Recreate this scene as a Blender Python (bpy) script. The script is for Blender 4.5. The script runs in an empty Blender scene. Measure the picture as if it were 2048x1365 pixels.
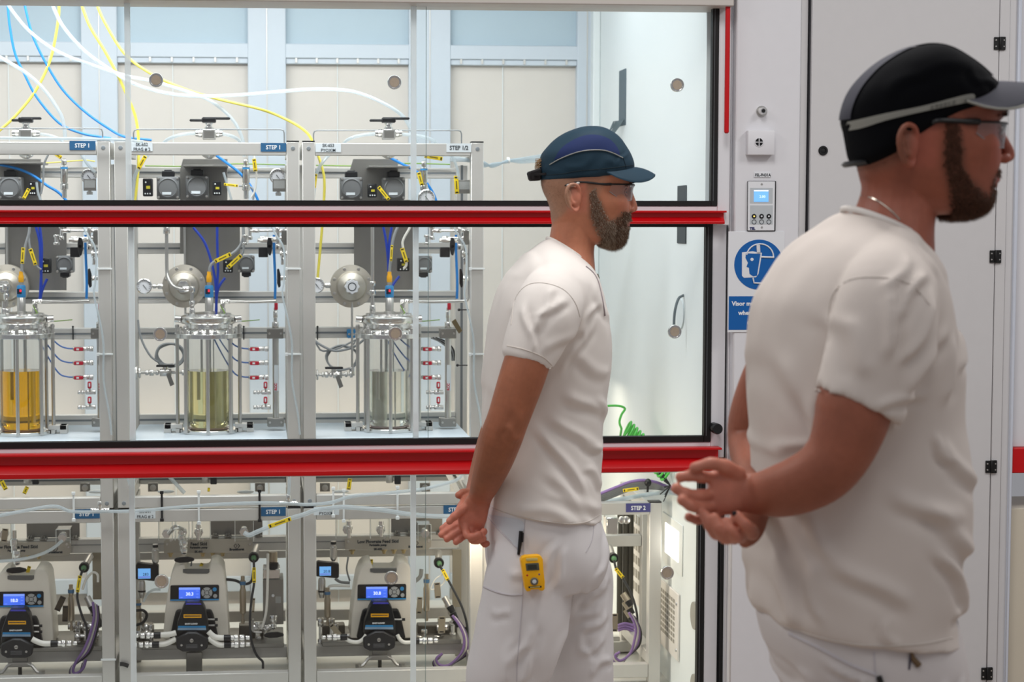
import bpy, bmesh, math, random
import numpy as np
from mathutils import Vector, Matrix
random.seed(7); np.random.seed(7)
PI = math.pi
SC = bpy.context.scene
COL = SC.collection

# ---------------------------------------------------------------- camera (calibrated from the photograph's vanishing points)
HV = np.array([44400., 455.]); VV = np.array([815., 58500.]); NV = np.array([520., 440.])
PP = np.linalg.solve(np.array([VV - NV, HV - NV]), np.array([(VV - NV) @ HV, (HV - NV) @ VV]))
FF = math.sqrt(-(HV - PP) @ (VV - PP))
EYE = np.array([0., 0., 1.6])
def _d(v, s=1):
    q = np.array([v[0] - PP[0], v[1] - PP[1], FF]); return s * q / np.linalg.norm(q)
RW = np.array([_d(HV), _d(NV), _d(VV, -1)])
cam_d = bpy.data.cameras.new('camera'); cam = bpy.data.objects.new('camera', cam_d); COL.objects.link(cam)
cam_d.sensor_width = 36; cam_d.lens = FF * 36 / 2048
cam_d.shift_x = (1024 - PP[0]) / 2048; cam_d.shift_y = (PP[1] - 682.5) / 2048
cx = RW @ np.array([1, 0, 0]); cy = RW @ np.array([0, -1, 0]); cz = RW @ np.array([0, 0, -1])
M4 = Matrix.Identity(4)
for i in range(3):
    M4[i][0], M4[i][1], M4[i][2], M4[i][3] = cx[i], cy[i], cz[i], EYE[i]
cam.matrix_world = M4
cam_d.clip_end = 60
cam_d.dof.use_dof = True; cam_d.dof.focus_distance = 4.9; cam_d.dof.aperture_fstop = 6.3
SC.camera = cam

def P(x, y, Y):
    """world point where the sight line of pixel (x, y) meets the vertical plane y = Y"""
    w = RW @ np.array([x - PP[0], y - PP[1], FF]); return EYE + w * (Y / w[1])
def PX(x, y, X):
    w = RW @ np.array([x - PP[0], y - PP[1], FF]); return EYE + w * (X / w[0])
def PZ(x, y, Z):
    w = RW @ np.array([x - PP[0], y - PP[1], FF]); return EYE + w * ((Z - 1.6) / w[2])
def S(px, Y): return px * Y / 3700.0

# ---------------------------------------------------------------- world, lights, exposure
SC.view_settings.view_transform = 'Standard'; SC.view_settings.look = 'None'
SC.view_settings.gamma = 1.0; SC.view_settings.use_curve_mapping = False
SC.view_settings.exposure = 0.0
SC.cycles.transparent_max_bounces = 32; SC.cycles.max_bounces = 14; SC.cycles.transmission_bounces = 12
def lin(c):
    return tuple(((v / 255) / 12.92 if v / 255 <= .04045 else (((v / 255) + .055) / 1.055) ** 2.4) for v in c[:3]) + (1.0,)
W = bpy.data.worlds.new('world'); SC.world = W; W.use_nodes = True
W.node_tree.nodes['Background'].inputs[0].default_value = lin((216, 216, 222))
W.node_tree.nodes['Background'].inputs[1].default_value = 0.38
def area(name, loc, size, size_y, power, col, rot=(0, 0, 0)):
    d = bpy.data.lights.new(name, 'AREA'); d.shape = 'RECTANGLE'; d.size = size; d.size_y = size_y; d.energy = power; d.color = col
    o = bpy.data.objects.new(name, d); o.location = loc; o.rotation_euler = rot; COL.objects.link(o); return o
# hood luminaires (cool, bright) under the hood's roof, behind the header
area('hood_lamp', (0.0, 6.75, 2.68), 3.4, 0.4, 12, (0.93, 0.965, 1.0))
area('hood_lamp', (-.5, 5.78, 2.68), 2.7, 0.2, 44, (0.95, 0.975, 1.0), (math.radians(30), 0, 0))
# added warm fill lights for the lower bay's tone, no visible fixtures
area('bay_fill', (1.0, 6.95, 0.35), 0.4, 0.4, 1.6, (1.0, 0.84, 0.62), (0, math.radians(-60), 0))
area('bay_fill', (0.0, 7.0, 0.98), 2.6, 0.2, 8, (1.0, 0.88, 0.70))
area('bay_fill', (0.7, 5.95, 0.66), 0.3, 0.2, 3, (1.0, 0.84, 0.62), (math.radians(10), math.radians(-50), 0))
# ceiling panels of the hall
for lx, ly in ((-1.4, 1.2), (0.6, 1.2), (2.6, 1.2), (-1.4, 3.6), (0.9, 3.6), (3.0, 3.6)):
    area('ceiling_lamp', (lx, ly, 3.4), 0.6, 1.2, 9 if ly < 2 else 33, (1.0, 0.975, 0.95))

# ---------------------------------------------------------------- materials
MATS = {}
def mat(name, rgb, rough=.5, metal=0., var=.06, scale=30., bump=0., bscale=200., trans=0., emit=0., coat=0., stretch=None, sss=0., alpha=1., ior=1.45):
    if name in MATS: return MATS[name]
    m = bpy.data.materials.new(name); m.use_nodes = True; nt = m.node_tree; N = nt.nodes; L = nt.links
    b = N['Principled BSDF']; tc = N.new('ShaderNodeTexCoord')
    c = lin(rgb)
    mp = N.new('ShaderNodeMapping'); L.new(tc.outputs['Object'], mp.inputs[0])
    if stretch: mp.inputs['Scale'].default_value = stretch
    nz = N.new('ShaderNodeTexNoise'); nz.inputs['Scale'].default_value = scale; nz.inputs['Detail'].default_value = 4
    L.new(mp.outputs[0], nz.inputs['Vector'])
    mx = N.new('ShaderNodeMix'); mx.data_type = 'RGBA'
    mx.inputs['A'].default_value = tuple(max(0, v * (1 - var)) for v in c[:3]) + (1,)
    mx.inputs['B'].default_value = tuple(min(1, v * (1 + var)) for v in c[:3]) + (1,)
    L.new(nz.outputs['Fac'], mx.inputs['Factor']); L.new(mx.outputs['Result'], b.inputs['Base Color'])
    b.inputs['Roughness'].default_value = rough; b.inputs['Metallic'].default_value = metal
    b.inputs['IOR'].default_value = ior
    if trans: b.inputs['Transmission Weight'].default_value = trans
    if coat: b.inputs['Coat Weight'].default_value = coat
    if alpha < 1: b.inputs['Alpha'].default_value = alpha
    if sss:
        b.inputs['Subsurface Weight'].default_value = sss; b.inputs['Subsurface Radius'].default_value = (.012, .004, .002); b.inputs['Subsurface Scale'].default_value = 1
    if emit:
        b.inputs['Emission Color'].default_value = c; b.inputs['Emission Strength'].default_value = emit
    if bump:
        n2 = N.new('ShaderNodeTexNoise'); n2.inputs['Scale'].default_value = bscale; L.new(mp.outputs[0], n2.inputs['Vector'])
        bp = N.new('ShaderNodeBump'); bp.inputs['Strength'].default_value = bump; bp.inputs['Distance'].default_value = .002
        L.new(n2.outputs['Fac'], bp.inputs['Height']); L.new(bp.outputs[0], b.inputs['Normal'])
    MATS[name] = m; return m
def glassy(name, tint, f0=.04, boost=1.0, rough=.0):
    """thin clear pane: transparent body with a mirror that strengthens at grazing angles"""
    m = bpy.data.materials.new(name); m.use_nodes = True; nt = m.node_tree; N = nt.nodes; L = nt.links
    for n in list(N): N.remove(n)
    out = N.new('ShaderNodeOutputMaterial'); t = N.new('ShaderNodeBsdfTransparent'); g = N.new('ShaderNodeBsdfGlossy')
    t.inputs[0].default_value = tint + (1,); g.inputs['Roughness'].default_value = rough
    lw = N.new('ShaderNodeLayerWeight'); lw.inputs[0].default_value = .5
    pw = N.new('ShaderNodeMath'); pw.operation = 'POWER'; pw.inputs[1].default_value = 4.
    mu = N.new('ShaderNodeMath'); mu.operation = 'MULTIPLY_ADD'; mu.inputs[1].default_value = .7 * boost; mu.inputs[2].default_value = f0; mu.use_clamp = True
    mx = N.new('ShaderNodeMixShader'); L.new(lw.outputs['Facing'], pw.inputs[0]); L.new(pw.outputs[0], mu.inputs[0]); L.new(mu.outputs[0], mx.inputs[0])
    L.new(t.outputs[0], mx.inputs[1]); L.new(g.outputs[0], mx.inputs[2]); L.new(mx.outputs[0], out.inputs[0])
    MATS[name] = m; return m
def milky(name, rgb, clear=.3, gloss=.12):
    """translucent plastic: passes light through, lets a little of the background show"""
    m = bpy.data.materials.new(name); m.use_nodes = True; nt = m.node_tree; N = nt.nodes; L = nt.links
    for n in list(N): N.remove(n)
    out = N.new('ShaderNodeOutputMaterial'); d = N.new('ShaderNodeBsdfDiffuse'); r = N.new('ShaderNodeBsdfTranslucent'); t = N.new('ShaderNodeBsdfTransparent'); g = N.new('ShaderNodeBsdfGlossy')
    nz = N.new('ShaderNodeTexNoise'); nz.inputs['Scale'].default_value = 6; mr = N.new('ShaderNodeMapRange'); mr.inputs[3].default_value = clear * .8; mr.inputs[4].default_value = clear * 1.2; L.new(nz.outputs[0], mr.inputs[0])
    d.inputs[0].default_value = lin(rgb); r.inputs[0].default_value = lin(rgb); t.inputs[0].default_value = (.97, .99, 1, 1); g.inputs[1].default_value = .2
    a = N.new('ShaderNodeMixShader'); a.inputs[0].default_value = .5; L.new(d.outputs[0], a.inputs[1]); L.new(r.outputs[0], a.inputs[2])
    b = N.new('ShaderNodeMixShader'); L.new(mr.outputs[0], b.inputs[0]); L.new(a.outputs[0], b.inputs[1]); L.new(t.outputs[0], b.inputs[2])
    c = N.new('ShaderNodeMixShader'); c.inputs[0].default_value = gloss; L.new(b.outputs[0], c.inputs[1]); L.new(g.outputs[0], c.inputs[2]); L.new(c.outputs[0], out.inputs[0])
    MATS[name] = m; return m

M_white = mat('white_powder_coat', (222, 222, 226), .38, var=.02, bump=.05, bscale=400)
M_white2 = mat('white_panel', (205, 204, 205), .45, var=.02, bump=.05, bscale=300)
M_red = mat('red_handle_coat', (196, 6, 16), .32, var=.04)
M_black = mat('black_rubber', (10, 10, 11), .55, var=.15)
M_blackp = mat('black_plastic', (22, 23, 25), .38, var=.1)
M_alu = mat('anodised_aluminium', (203, 201, 196), .4, .35, var=.03, scale=60, stretch=(1, 1, .05))
M_alu_d = mat('aluminium_slot', (112, 117, 120), .5, .2, var=.08)
M_steel = mat('brushed_steel', (206, 204, 200), .3, .9, var=.06, scale=90)
M_chrome = mat('polished_steel', (226, 225, 222), .2, 1., var=.03)
M_steel_d = mat('dull_steel_plate', (150, 148, 143), .38, .85, var=.08, scale=25)
M_bronze = mat('bronze_disc', (206, 186, 164), .3, .85, var=.06)
M_bronze_d = mat('bronze_centre', (178, 164, 146), .45, .3, var=.1, scale=200)
M_greycast = mat('grey_cast_actuator', (122, 124, 125), .42, .35, var=.06)
M_beige = mat('window_blind', (213, 207, 199), .75, var=.03, scale=8)
M_frame = mat('pale_blue_white_frame', (197, 206, 214), .5, var=.02)
M_transom = mat('pale_blue_panel', (176, 194, 204), .5, var=.03, scale=4)
M_inner = mat('hood_liner', (226, 232, 232), .4, var=.02, scale=3)
M_liner_warm = mat('bay_liner', (214, 206, 188), .4, var=.04, scale=5)
M_shelf = mat('pale_shelf', (206, 218, 226), .4, var=.03)
M_blue = mat('blue_tube', (40, 140, 225), .35, var=.05)
M_dblue = mat('dark_blue_tube', (30, 62, 170), .35, var=.05)
M_yellow = mat('yellow_tube', (236, 222, 92), .35, var=.05)
M_ytag = mat('yellow_tag', (245, 215, 40), .5, var=.04)
M_yplug = mat('yellow_plug', (245, 178, 20), .45, var=.05)
M_red2 = mat('red_lever', (196, 28, 54), .4, var=.05)
M_clearw = milky('white_translucent_tube', (226, 236, 241), .5)
M_strip = milky('translucent_edge_strip', (246, 252, 254), .12, .03)
M_wtube = mat('white_silicone_tube', (232, 230, 222), .35, var=.03)
M_grey = mat('grey_cable', (150, 154, 156), .45, var=.05)
M_purple = mat('purple_cable', (140, 112, 170), .45, var=.05)
M_green = mat('green_hose', (86, 190, 80), .35, var=.05)
M_gy = mat('green_yellow_wire', (120, 160, 50), .4, var=.1)
M_tie = mat('white_cable_tie', (232, 236, 236), .4, var=.02)
M_lblue = mat('sensor_blue', (52, 140, 200), .4, var=.05)
M_label_b = mat('blue_label', (36, 92, 134), .5, var=.03)
M_label_p = mat('indigo_label', (70, 70, 128), .5, var=.03)
M_label_w = mat('pale_label', (214, 222, 226), .5, var=.02)
M_txt_d = mat('dark_print', (48, 56, 62), .6, var=.05)
M_txt_w = mat('white_print', (236, 238, 240), .6, var=.02)
M_pump = mat('cream_pump_shell', (224, 218, 206), .4, var=.03, bump=.05, bscale=500)
M_screen = mat('lit_blue_screen', (66, 104, 224), .4, var=.02, emit=.85)
M_screen2 = mat('lit_pale_blue_screen', (110, 170, 232), .4, var=.02, emit=.8)
M_lit = mat('lit_white_digits', (222, 232, 250), .4, var=.02, emit=.8)
M_glass = glassy('pane_glass', (.985, .995, .995), .02, .8)
M_glass2 = glassy('vessel_glass', (.97, .98, .98), .03, 1.)
M_acry = glassy('clear_acrylic', (.95, .96, .95), .06, 1.2)
M_floor = mat('grey_vinyl_floor', (166, 150, 136), .35, var=.06, scale=60)
M_bluesign = mat('sign_blue', (0, 92, 168), .5, var=.02)
M_signw = mat('sign_white', (226, 228, 232), .5, var=.01)

# ---------------------------------------------------------------- mesh builder
ORI = {}
class MB:
    def __init__(s): s.v = []; s.f = []; s.sm = []
    def add(s, vs, fs, smooth=False):
        n = len(s.v); s.v += [tuple(float(c) for c in v) for v in vs]; s.f += [tuple(i + n for i in f) for f in fs]; s.sm += [smooth] * len(fs); return s
    def box(s, x0, x1, y0, y1, z0, z1):
        vs = [(x, y, z) for x in (x0, x1) for y in (y0, y1) for z in (z0, z1)]
        return s.add(vs, [(0, 1, 3, 2), (4, 6, 7, 5), (0, 4, 5, 1), (2, 3, 7, 6), (0, 2, 6, 4), (1, 5, 7, 3)])
    def pbox(s, x0, y0, x1, y1, Y, d, off=0.):
        """box whose front face spans the photo rectangle on plane Y, depth d going away"""
        a = P(x0, (y0 + y1) / 2, Y); b = P(x1, (y0 + y1) / 2, Y); t = P((x0 + x1) / 2, y0, Y)[2]; u = P((x0 + x1) / 2, y1, Y)[2]
        return s.box(a[0] + off, b[0] + off, Y, Y + d, u, t)
    def cyl(s, p0, p1, r0, r1=None, n=16, caps=True):
        return s.path([p0, p1], [r0, r0 if r1 is None else r1], n, caps)
    def path(s, pts, rad, n=8, caps=True, smooth=True):
        pts = [Vector(p) for p in pts]; k = len(pts)
        if not hasattr(rad, '__len__'): rad = [rad] * k
        t0 = (pts[1] - pts[0]).normalized(); up = Vector((0, 0, 1)) if abs(t0.z) < .9 else Vector((1, 0, 0))
        u = t0.cross(up).normalized(); vs = []
        for i, p in enumerate(pts):
            a = pts[max(0, i - 1)]; b = pts[min(k - 1, i + 1)]; t = (b - a)
            if t.length < 1e-9: t = t0.copy()
            t.normalize(); u = (u - t * u.dot(t)); u.normalize(); w = t.cross(u)
            for j in range(n):
                an = 2 * PI * j / n; vs.append(p + (u * math.cos(an) + w * math.sin(an)) * rad[i])
        fs = [(i * n + j, i * n + (j + 1) % n, (i + 1) * n + (j + 1) % n, (i + 1) * n + j) for i in range(k - 1) for j in range(n)]
        s.add(vs, fs, smooth)
        if caps:
            m = len(s.v) - len(vs); s.f += [tuple(m + j for j in range(n))[::-1], tuple(m + (k - 1) * n + j for j in range(n))]; s.sm += [False, False]
        return s
    def tube(s, pts, r, n=8, res=6):
        return s.path(smooth_pts(pts, res), r, n)
    def lathe(s, prof, o, axis=(0, 0, 1), n=24, smooth=True, ring=False):
        if ring: prof = list(prof) + [prof[0]]
        ax = Vector(axis).normalized(); up = Vector((0, 0, 1)) if abs(ax.z) < .9 else Vector((1, 0, 0))
        u = ax.cross(up).normalized(); w = ax.cross(u); o = Vector(o); vs = []; k = len(prof)
        for r, h in prof:
            for j in range(n):
                an = 2 * PI * j / n; vs.append(o + ax * h + (u * math.cos(an) + w * math.sin(an)) * max(r, 1e-5))
        fs = [(i * n + j, i * n + (j + 1) % n, (i + 1) * n + (j + 1) % n, (i + 1) * n + j) for i in range(k - 1) for j in range(n)]
        m = len(s.v); s.add(vs, fs, smooth)
        if ring: return s
        s.f += [tuple(m + j for j in range(n))[::-1], tuple(m + (k - 1) * n + j for j in range(n))]; s.sm += [False, False]; return s
    def prism(s, poly, y0, y1):
        """polygon of (x, z) extruded along y"""
        n = len(poly); vs = [(x, y0, z) for x, z in poly] + [(x, y1, z) for x, z in poly]
        return s.add(vs, [tuple(range(n)), tuple(range(2 * n - 1, n - 1, -1))] + [(i, i + n, (i + 1) % n + n, (i + 1) % n) for i in range(n)])
    def pprism(s, pix, Y, d, off=0.):
        return s.prism([(P(x, y, Y)[0] + off, P(x, y, Y)[2]) for x, y in pix], Y, Y + d)
    def sph(s, c, r, n=16, m=10):
        if not hasattr(r, '__len__'): r = (r, r, r)
        vs = [(c[0] + r[0] * math.sin(PI * i / m) * math.cos(2 * PI * j / n), c[1] + r[1] * math.sin(PI * i / m) * math.sin(2 * PI * j / n), c[2] + r[2] * math.cos(PI * i / m)) for i in range(m + 1) for j in range(n)]
        return s.add(vs, [(i * n + j, (i + 1) * n + j, (i + 1) * n + (j + 1) % n, i * n + (j + 1) % n) for i in range(m) for j in range(n)], True)
    def hexn(s, p0, p1, r, n=6): return s.path([p0, p1], [r, r], n, True, False)
    def build(s, name, m, parent=None, bevel=0., label=None, cat=None, group=None, kind=None, base=True, bseg=1):
        me = bpy.data.meshes.new(name); vs = np.array(s.v, float)
        if parent is None:
            if kind == 'structure': o0 = np.zeros(3)
            else: o0 = np.array([vs[:, 0].mean(), vs[:, 1].mean(), vs[:, 2].min()])
        else: o0 = ORI[parent.name]
        me.from_pydata([tuple(v) for v in vs - o0], [], s.f)
        me.polygons.foreach_set('use_smooth', s.sm); me.update()
        if bevel or True:
            bm = bmesh.new(); bm.from_mesh(me)
            bmesh.ops.recalc_face_normals(bm, faces=bm.faces)
            if bevel:
                ed = [e for e in bm.edges if len(e.link_faces) == 2 and e.calc_face_angle(0) > .6]
                bmesh.ops.bevel(bm, geom=ed, offset=bevel, segments=bseg, profile=.5, affect='EDGES', clamp_overlap=True)
            bm.to_mesh(me); bm.free()
        me.set_sharp_from_angle(angle=.7)
        me.materials.append(m)
        o = bpy.data.objects.new(name, me); COL.objects.link(o); ORI[o.name] = o0
        if parent is None: o.location = o0
        else: o.parent = parent
        tag(o, label, cat, group, kind); return o
def tag(o, label=None, cat=None, group=None, kind=None):
    if label: o['label'] = label
    if cat: o['category'] = cat
    if group: o['group'] = group
    if kind: o['kind'] = kind
    return o
def thing(name, label, cat, loc, group=None):
    o = bpy.data.objects.new(name, None); COL.objects.link(o); o.empty_display_size = .05
    o.location = tuple(loc); ORI[o.name] = np.array([float(v) for v in loc]); return tag(o, label, cat, group)
def smooth_pts(pts, res=6):
    pts = [np.array(p, float) for p in pts]; q = [2 * pts[0] - pts[1]] + pts + [2 * pts[-1] - pts[-2]]; out = []
    for i in range(1, len(q) - 2):
        a, b, c, d = q[i - 1:i + 3]
        for k in range(res):
            t = k / res; out.append(.5 * (2 * b + (c - a) * t + (2 * a - 5 * b + 4 * c - d) * t * t + (3 * b - a - 3 * c + d) * t ** 3))
    out.append(pts[-1]); return out
def ptube(pix, Y, r, n=8, res=5):
    """pixel polyline (x, y[, Y]) on plane Y"""
    return MB().tube([P(p[0], p[1], p[2] if len(p) > 2 else Y) for p in pix], r, n, res)
def text(s, loc, h, m, parent, align='LEFT', name='lettering', thin=.0006, sx=1.0, bold=0., roty=0.):
    """raised print facing the viewer, h = cap height in metres, loc = baseline start/centre"""
    cu = bpy.data.curves.new(name, 'FONT'); cu.body = s; cu.size = h / .69; cu.align_x = align; cu.extrude = thin; cu.offset = bold; cu.space_line = .95; cu.resolution_u = 2
    t = bpy.data.objects.new(name + '_tmp', cu); COL.objects.link(t); bpy.context.view_layer.update()
    me = bpy.data.meshes.new_from_object(t.evaluated_get(bpy.context.evaluated_depsgraph_get()))
    bpy.data.objects.remove(t); bpy.data.curves.remove(cu)
    o0 = ORI[parent.name]; ca, sa = math.cos(roty), math.sin(roty)
    for v in me.vertices:
        x, y, z = v.co; x *= sx
        x, y = x * ca - y * sa, x * sa + y * ca
        v.co = (x + loc[0] - o0[0], -z + loc[1] - o0[1], y + loc[2] - o0[2])
    me.name = name; me.materials.clear(); me.materials.append(m)
    o = bpy.data.objects.new(name, me); COL.objects.link(o); o.parent = parent; ORI[o.name] = o0; return o

# ================================================================ HALL AND HOOD STRUCTURE
YG = 5.6            # plane of the sashes
XW = P(1415, 700, YG)[0]      # inner face of the hood's right side wall
YB = 7.5            # back wall of the hood
def zz(y, x=700, Y=YG): return P(x, y, Y)[2]
MB().box(-4, 5, -1.5, 9, -.05, 0).build('floor', M_floor, kind='structure')

# back wall with recessed windows, transoms and frame members
MB().box(-2.6, XW + .05, YB + .06, YB + .12, 0, 2.8).build('wall_back', M_inner, kind='structure')
zt0, zt1 = P(700, 8, YB)[2], P(700, 88, YB)[2]; zw = P(700, 117, YB)[2]
cols = [(-700, -430), (-330, -100), (-90, 165), (237, 497), (573, 818), (901, 1153)]
fr = [(-100, -90)] if False else []
edges = [(-420, -330), (-165, -90), (165, 237), (497, 573), (818, 901), (1153, 1192)]
cols = [(-330, -165), (-90, 165), (237, 497), (573, 818), (901, 1153)]
wn = 0
for (a, b) in cols:
    wn += 1
    xa, xb = P(a, 400, YB)[0], P(b, 400, YB)[0]
    w = MB().box(xa - .01, xb + .01, YB + .045, YB + .06, .0, zw + .005).build('window_%d' % wn, M_beige, kind='structure')
    # head ledge with small clips, and the seams of the blind
    m = MB().box(xa, xb, YB + .012, YB + .045, zw - .022, zw)
    m.build('blind_rail', M_frame, w, bevel=.002)
    for q in range(6):
        xx = xa + (xb - xa) * (q + .5) / 6
        MB().box(xx - .004, xx + .004, YB + .006, YB + .014, zw - .018, zw + .004).build('clip', M_alu, w)
    for q in (.42,):
        xx = xa + (xb - xa) * q
        MB().box(xx - .0015, xx + .0015, YB + .040, YB + .046, .02, zw - .02).build('seam', M_inner, w)
    MB().box(xa, xb, YB + .02, YB + .046, .08, .14).build('window_bar', M_frame, w, bevel=.002)
    MB().box(xa - .012, xb + .012, YB + .036, YB + .06, zt1, zt0).build('trim_%d' % wn, M_transom, kind='structure')
for i, (a, b) in enumerate(edges):
    xa, xb = P(a, 400, YB)[0], P(b, 400, YB)[0]
    c = MB().box(xa, xb, YB, YB + .06, 0, 2.8).build('trim_%d' % (10 + i), M_frame, kind='structure', bevel=.003)
    xm = (xa + xb) / 2
    MB().box(xm - .002, xm + .002, YB - .003, YB + .001, 0, 2.8).build('seam', M_alu, c)
MB().box(-2.6, XW, YB + .004, YB + .06, zw, zt1).build('trim_20', M_frame, kind='structure', bevel=.003)
MB().box(-2.6, XW, YB + .004, YB + .06, zt0, 2.8).build('trim_21', M_frame, kind='structure', bevel=.003)
# hood side wall (right), its corner post, liner floor and roof
sw = MB().box(XW, XW + .04, YG + .05, YB + .06, 0, 2.8).build('wall_right', M_inner, kind='structure')
MB().box(XW - .03, XW, YB - .06, YB + .06, 0, 2.8).build('trim_22', M_inner, kind='structure', bevel=.004)
MB().box(-2.64, -2.6, YG + .05, YB + .06, 0, 2.8).build('wall_left', M_inner, kind='structure')
MB().box(-2.6, XW + .04, YG + .02, YB + .06, 2.72, 2.8).build('ceiling', M_inner, kind='structure')
MB().box(-2.6, XW, YG + .03, YB, .0, .035).build('trim_23', mat('bay_deck', (204, 204, 198), .4, var=.04), kind='structure')

# things on the side wall ------------------------------------------------------
def wallplate(name, pts, m, lab, cat, th=.006, parent=None, sub=None):
    """prism standing on the right side wall; pts = pixels of its outline"""
    q = [PX(x, y, XW) for x, y in pts]; n = len(q)
    b = MB(); vs = [(XW - th, p[1], p[2]) for p in q] + [(XW - .0005, p[1], p[2]) for p in q]
    b.add(vs, [tuple(range(n)), tuple(range(2 * n - 1, n - 1, -1))] + [(i, i + n, (i + 1) % n + n, (i + 1) % n) for i in range(n)])
    return b.build(name, m, parent, label=lab, cat=cat)
def yzrect(name, y0, y1, z0, z1, m, th=.006, lab=None, cat=None, parent=None, bevel=0., base=0.):
    return MB().box(XW - base - th, XW - base - .0003, y0, y1, z0, z1).build(name, m, parent, label=lab, cat=cat, bevel=bevel)
a = PX(1240, 150, XW); b = PX(1252, 250, XW)
s1 = yzrect('cable_slot', b[1], a[1], b[2], a[2] + .015, mat('slot_grey', (84, 100, 108), .6), .004, 'dark vertical cable slot high on the side wall', 'slot', bevel=.0015)
for q in range(9):
    y0 = a[1] - (a[1] - b[1]) * (.1 + .1 * q)
    MB().path([(XW - .006, y0, b[2] + .02), (XW - .02 - .002 * q, y0 + .03, b[2] + .02 - .006 * q), (XW - .05, y0 + .07 - .008 * q, b[2] - .03 - .012 * abs(q - 3))], .0022, 5).build('brush_bristle', mat('bristle', (90, 104, 108), .6), s1)
a = PX(1357, 372, XW); b = PX(1373, 488, XW)
yzrect('cable_slot', b[1], a[1], b[2], a[2], mat('slot_dark', (52, 60, 64), .6), .004, 'dark vertical cable slot behind the upper red handle', 'slot', bevel=.0015)
# cable disappearing through the oval hole
hc = PX(1362, 628, XW)
b = MB()
b.lathe([(.001, 0), (.05, 0), (.05, .004), (.001, .004)], (XW - .0045, hc[1], hc[2]), (1, 0, 0), 20)
g = b.build('oval_grommet', mat('grommet_white', (214, 222, 224), .4), label='white round grommet plate on the side wall', cat='grommet')
ptube([(1367, 591, 5.93), (1357, 598, 5.91), (1350, 622, 5.89), (1348, 650, 5.88), (1350, 668, 5.88)], 5.9, .0045).build('hose', mat('dark_grey_hose', (96, 106, 110), .4), label='short dark grey hose looping out of the round grommet', cat='hose')
# vents and a glowing patch standing for light on the lower side wall
t0 = PX(1330, 1168, XW); t1 = PX(1361, 1190, XW); bz = PX(1361, 1326, XW)[2]
vy0, vy1, vz0, vz1 = t1[1], t1[1] + .30, bz, t1[2]
v = yzrect('vent_grille', vy0, vy1, vz0, vz1, mat('vent_plate', (222, 218, 212), .45), .008, 'white screwed vent plate with rows of square holes, lower side wall', 'vent', bevel=.002)
for r in range(8):
    for c in range(7):
        yy = vy0 + .05 + c * .032; z0 = vz0 + .05 + r * ((vz1 - vz0 - .07) / 8)
        MB().box(XW - .0092, XW - .0078, yy, yy + .021, z0, z0 + (vz1 - vz0 - .07) / 8 * .62).build('vent_hole', mat('vent_hole', (150, 146, 136), .7), v)
for zc in (vz0 + .035, vz1 - .035):
    MB().lathe([(.001, 0), (.006, 0), (.005, .004), (.001, .005)], (XW - .008, vy0 + .018, zc), (-1, 0, 0), 12).build('screw', M_steel, v)
v2 = yzrect('vent_grille', vy1 + .16, vy1 + .46, vz0 + .05, vz1 + .12, mat('vent_plate', (222, 218, 212), .45), .008, 'white vent plate with square holes seen behind the step 2 skid', 'vent', bevel=.002)
for r in range(8):
    for c in range(6):
        yy = vy1 + .2 + c * .042; z0 = vz0 + .1 + r * .05
        MB().box(XW - .0092, XW - .0078, yy, yy + .024, z0, z0 + .03).build('vent_hole', mat('vent_hole', (150, 146, 136), .7), v2)
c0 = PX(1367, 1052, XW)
lp = MB().box(XW - .004, XW - .0003, c0[1] - .0, c0[1] + .30, PX(1364, 1153, XW)[2], c0[2]).build('glow_plate', mat('plate_white', (226, 230, 228), .4), label='white plate with a made-up glowing light patch on the lower side wall', cat='light patch', bevel=.002)
MB().box(XW - .0055, XW - .004, c0[1] + .05, c0[1] + .25, PX(1364, 1130, XW)[2], PX(1364, 1068, XW)[2]).build('glow_patch', mat('light_patch_glow', (255, 252, 244), .4, emit=2.2), lp)  # glow stands for light falling on the plate, not a fixture
for py in (1228, 1372):
    q = PX(1386, py, XW)
    MB().lathe([(.001, 0), (.045, 0), (.044, .006), (.001, .007)], (XW - .0003, q[1] - .03, q[2]), (-1, 0, 0), 20).build('cover_cap', mat('grey_cap', (150, 148, 138), .5), label='round grey cover cap on the side wall, ' + ('upper' if py < 1300 else 'lower') + ' one', cat='cap')

# ================================================================ FUME HOOD FRONT
XR = 1433
XL = -2.3
hood = thing('fume_hood', 'long white walk-in fume hood with red sash handles', 'fume hood', (0, YG, 0))
# header and stile cladding
h = MB(); h.box(XL, P(1462, 8, YG - .08)[0], YG - .12, YG + .06, zz(9.5, 1200, YG - .12), 2.8)
h.build('header', mat('header_grey', (196, 190, 184), .45, var=.02), hood, bevel=.003)
# service column right of the sashes
x0 = P(1471, 300, YG - .07)[0]; x1 = P(1600, 300, YG - .07)[0]; x2 = P(1616.5, 300, YG - .07)[0]
h = MB(); h.box(x0, x1, YG - .07, YG + .3, 0, 2.9); h.build('service_column', M_white, hood, bevel=.004)
h = MB(); h.box(P(1456, 300, YG)[0], x0, YG - .03, YG + .3, 0, 2.9); h.build('column_return', M_white, hood, bevel=.002)
h = MB(); h.box(x1 + .0005, x2 - .002, YG - .06, YG + .3, 0, 2.9); h.build('column_edge', M_white2, hood, bevel=.002)
# black sash track
h = MB(); h.box(P(1432, 1300, YG)[0], P(1445, 1300, YG)[0], YG + .02, YG + .05, 0, zz(447, 1440)); h.build('sash_track', M_black, hood)
h = MB(); h.box(P(1438.5, 1300, YG)[0], P(1439.5, 1300, YG)[0], YG + .015, YG + .021, 0, zz(447, 1440)); h.build('track_lip', M_alu_d, hood)
h = MB(); h.box(P(1448, 430, YG)[0], P(1457, 430, YG)[0], YG - .005, YG + .05, 0, zz(447, 1440)); h.build('sash_track', M_black, hood)

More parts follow.
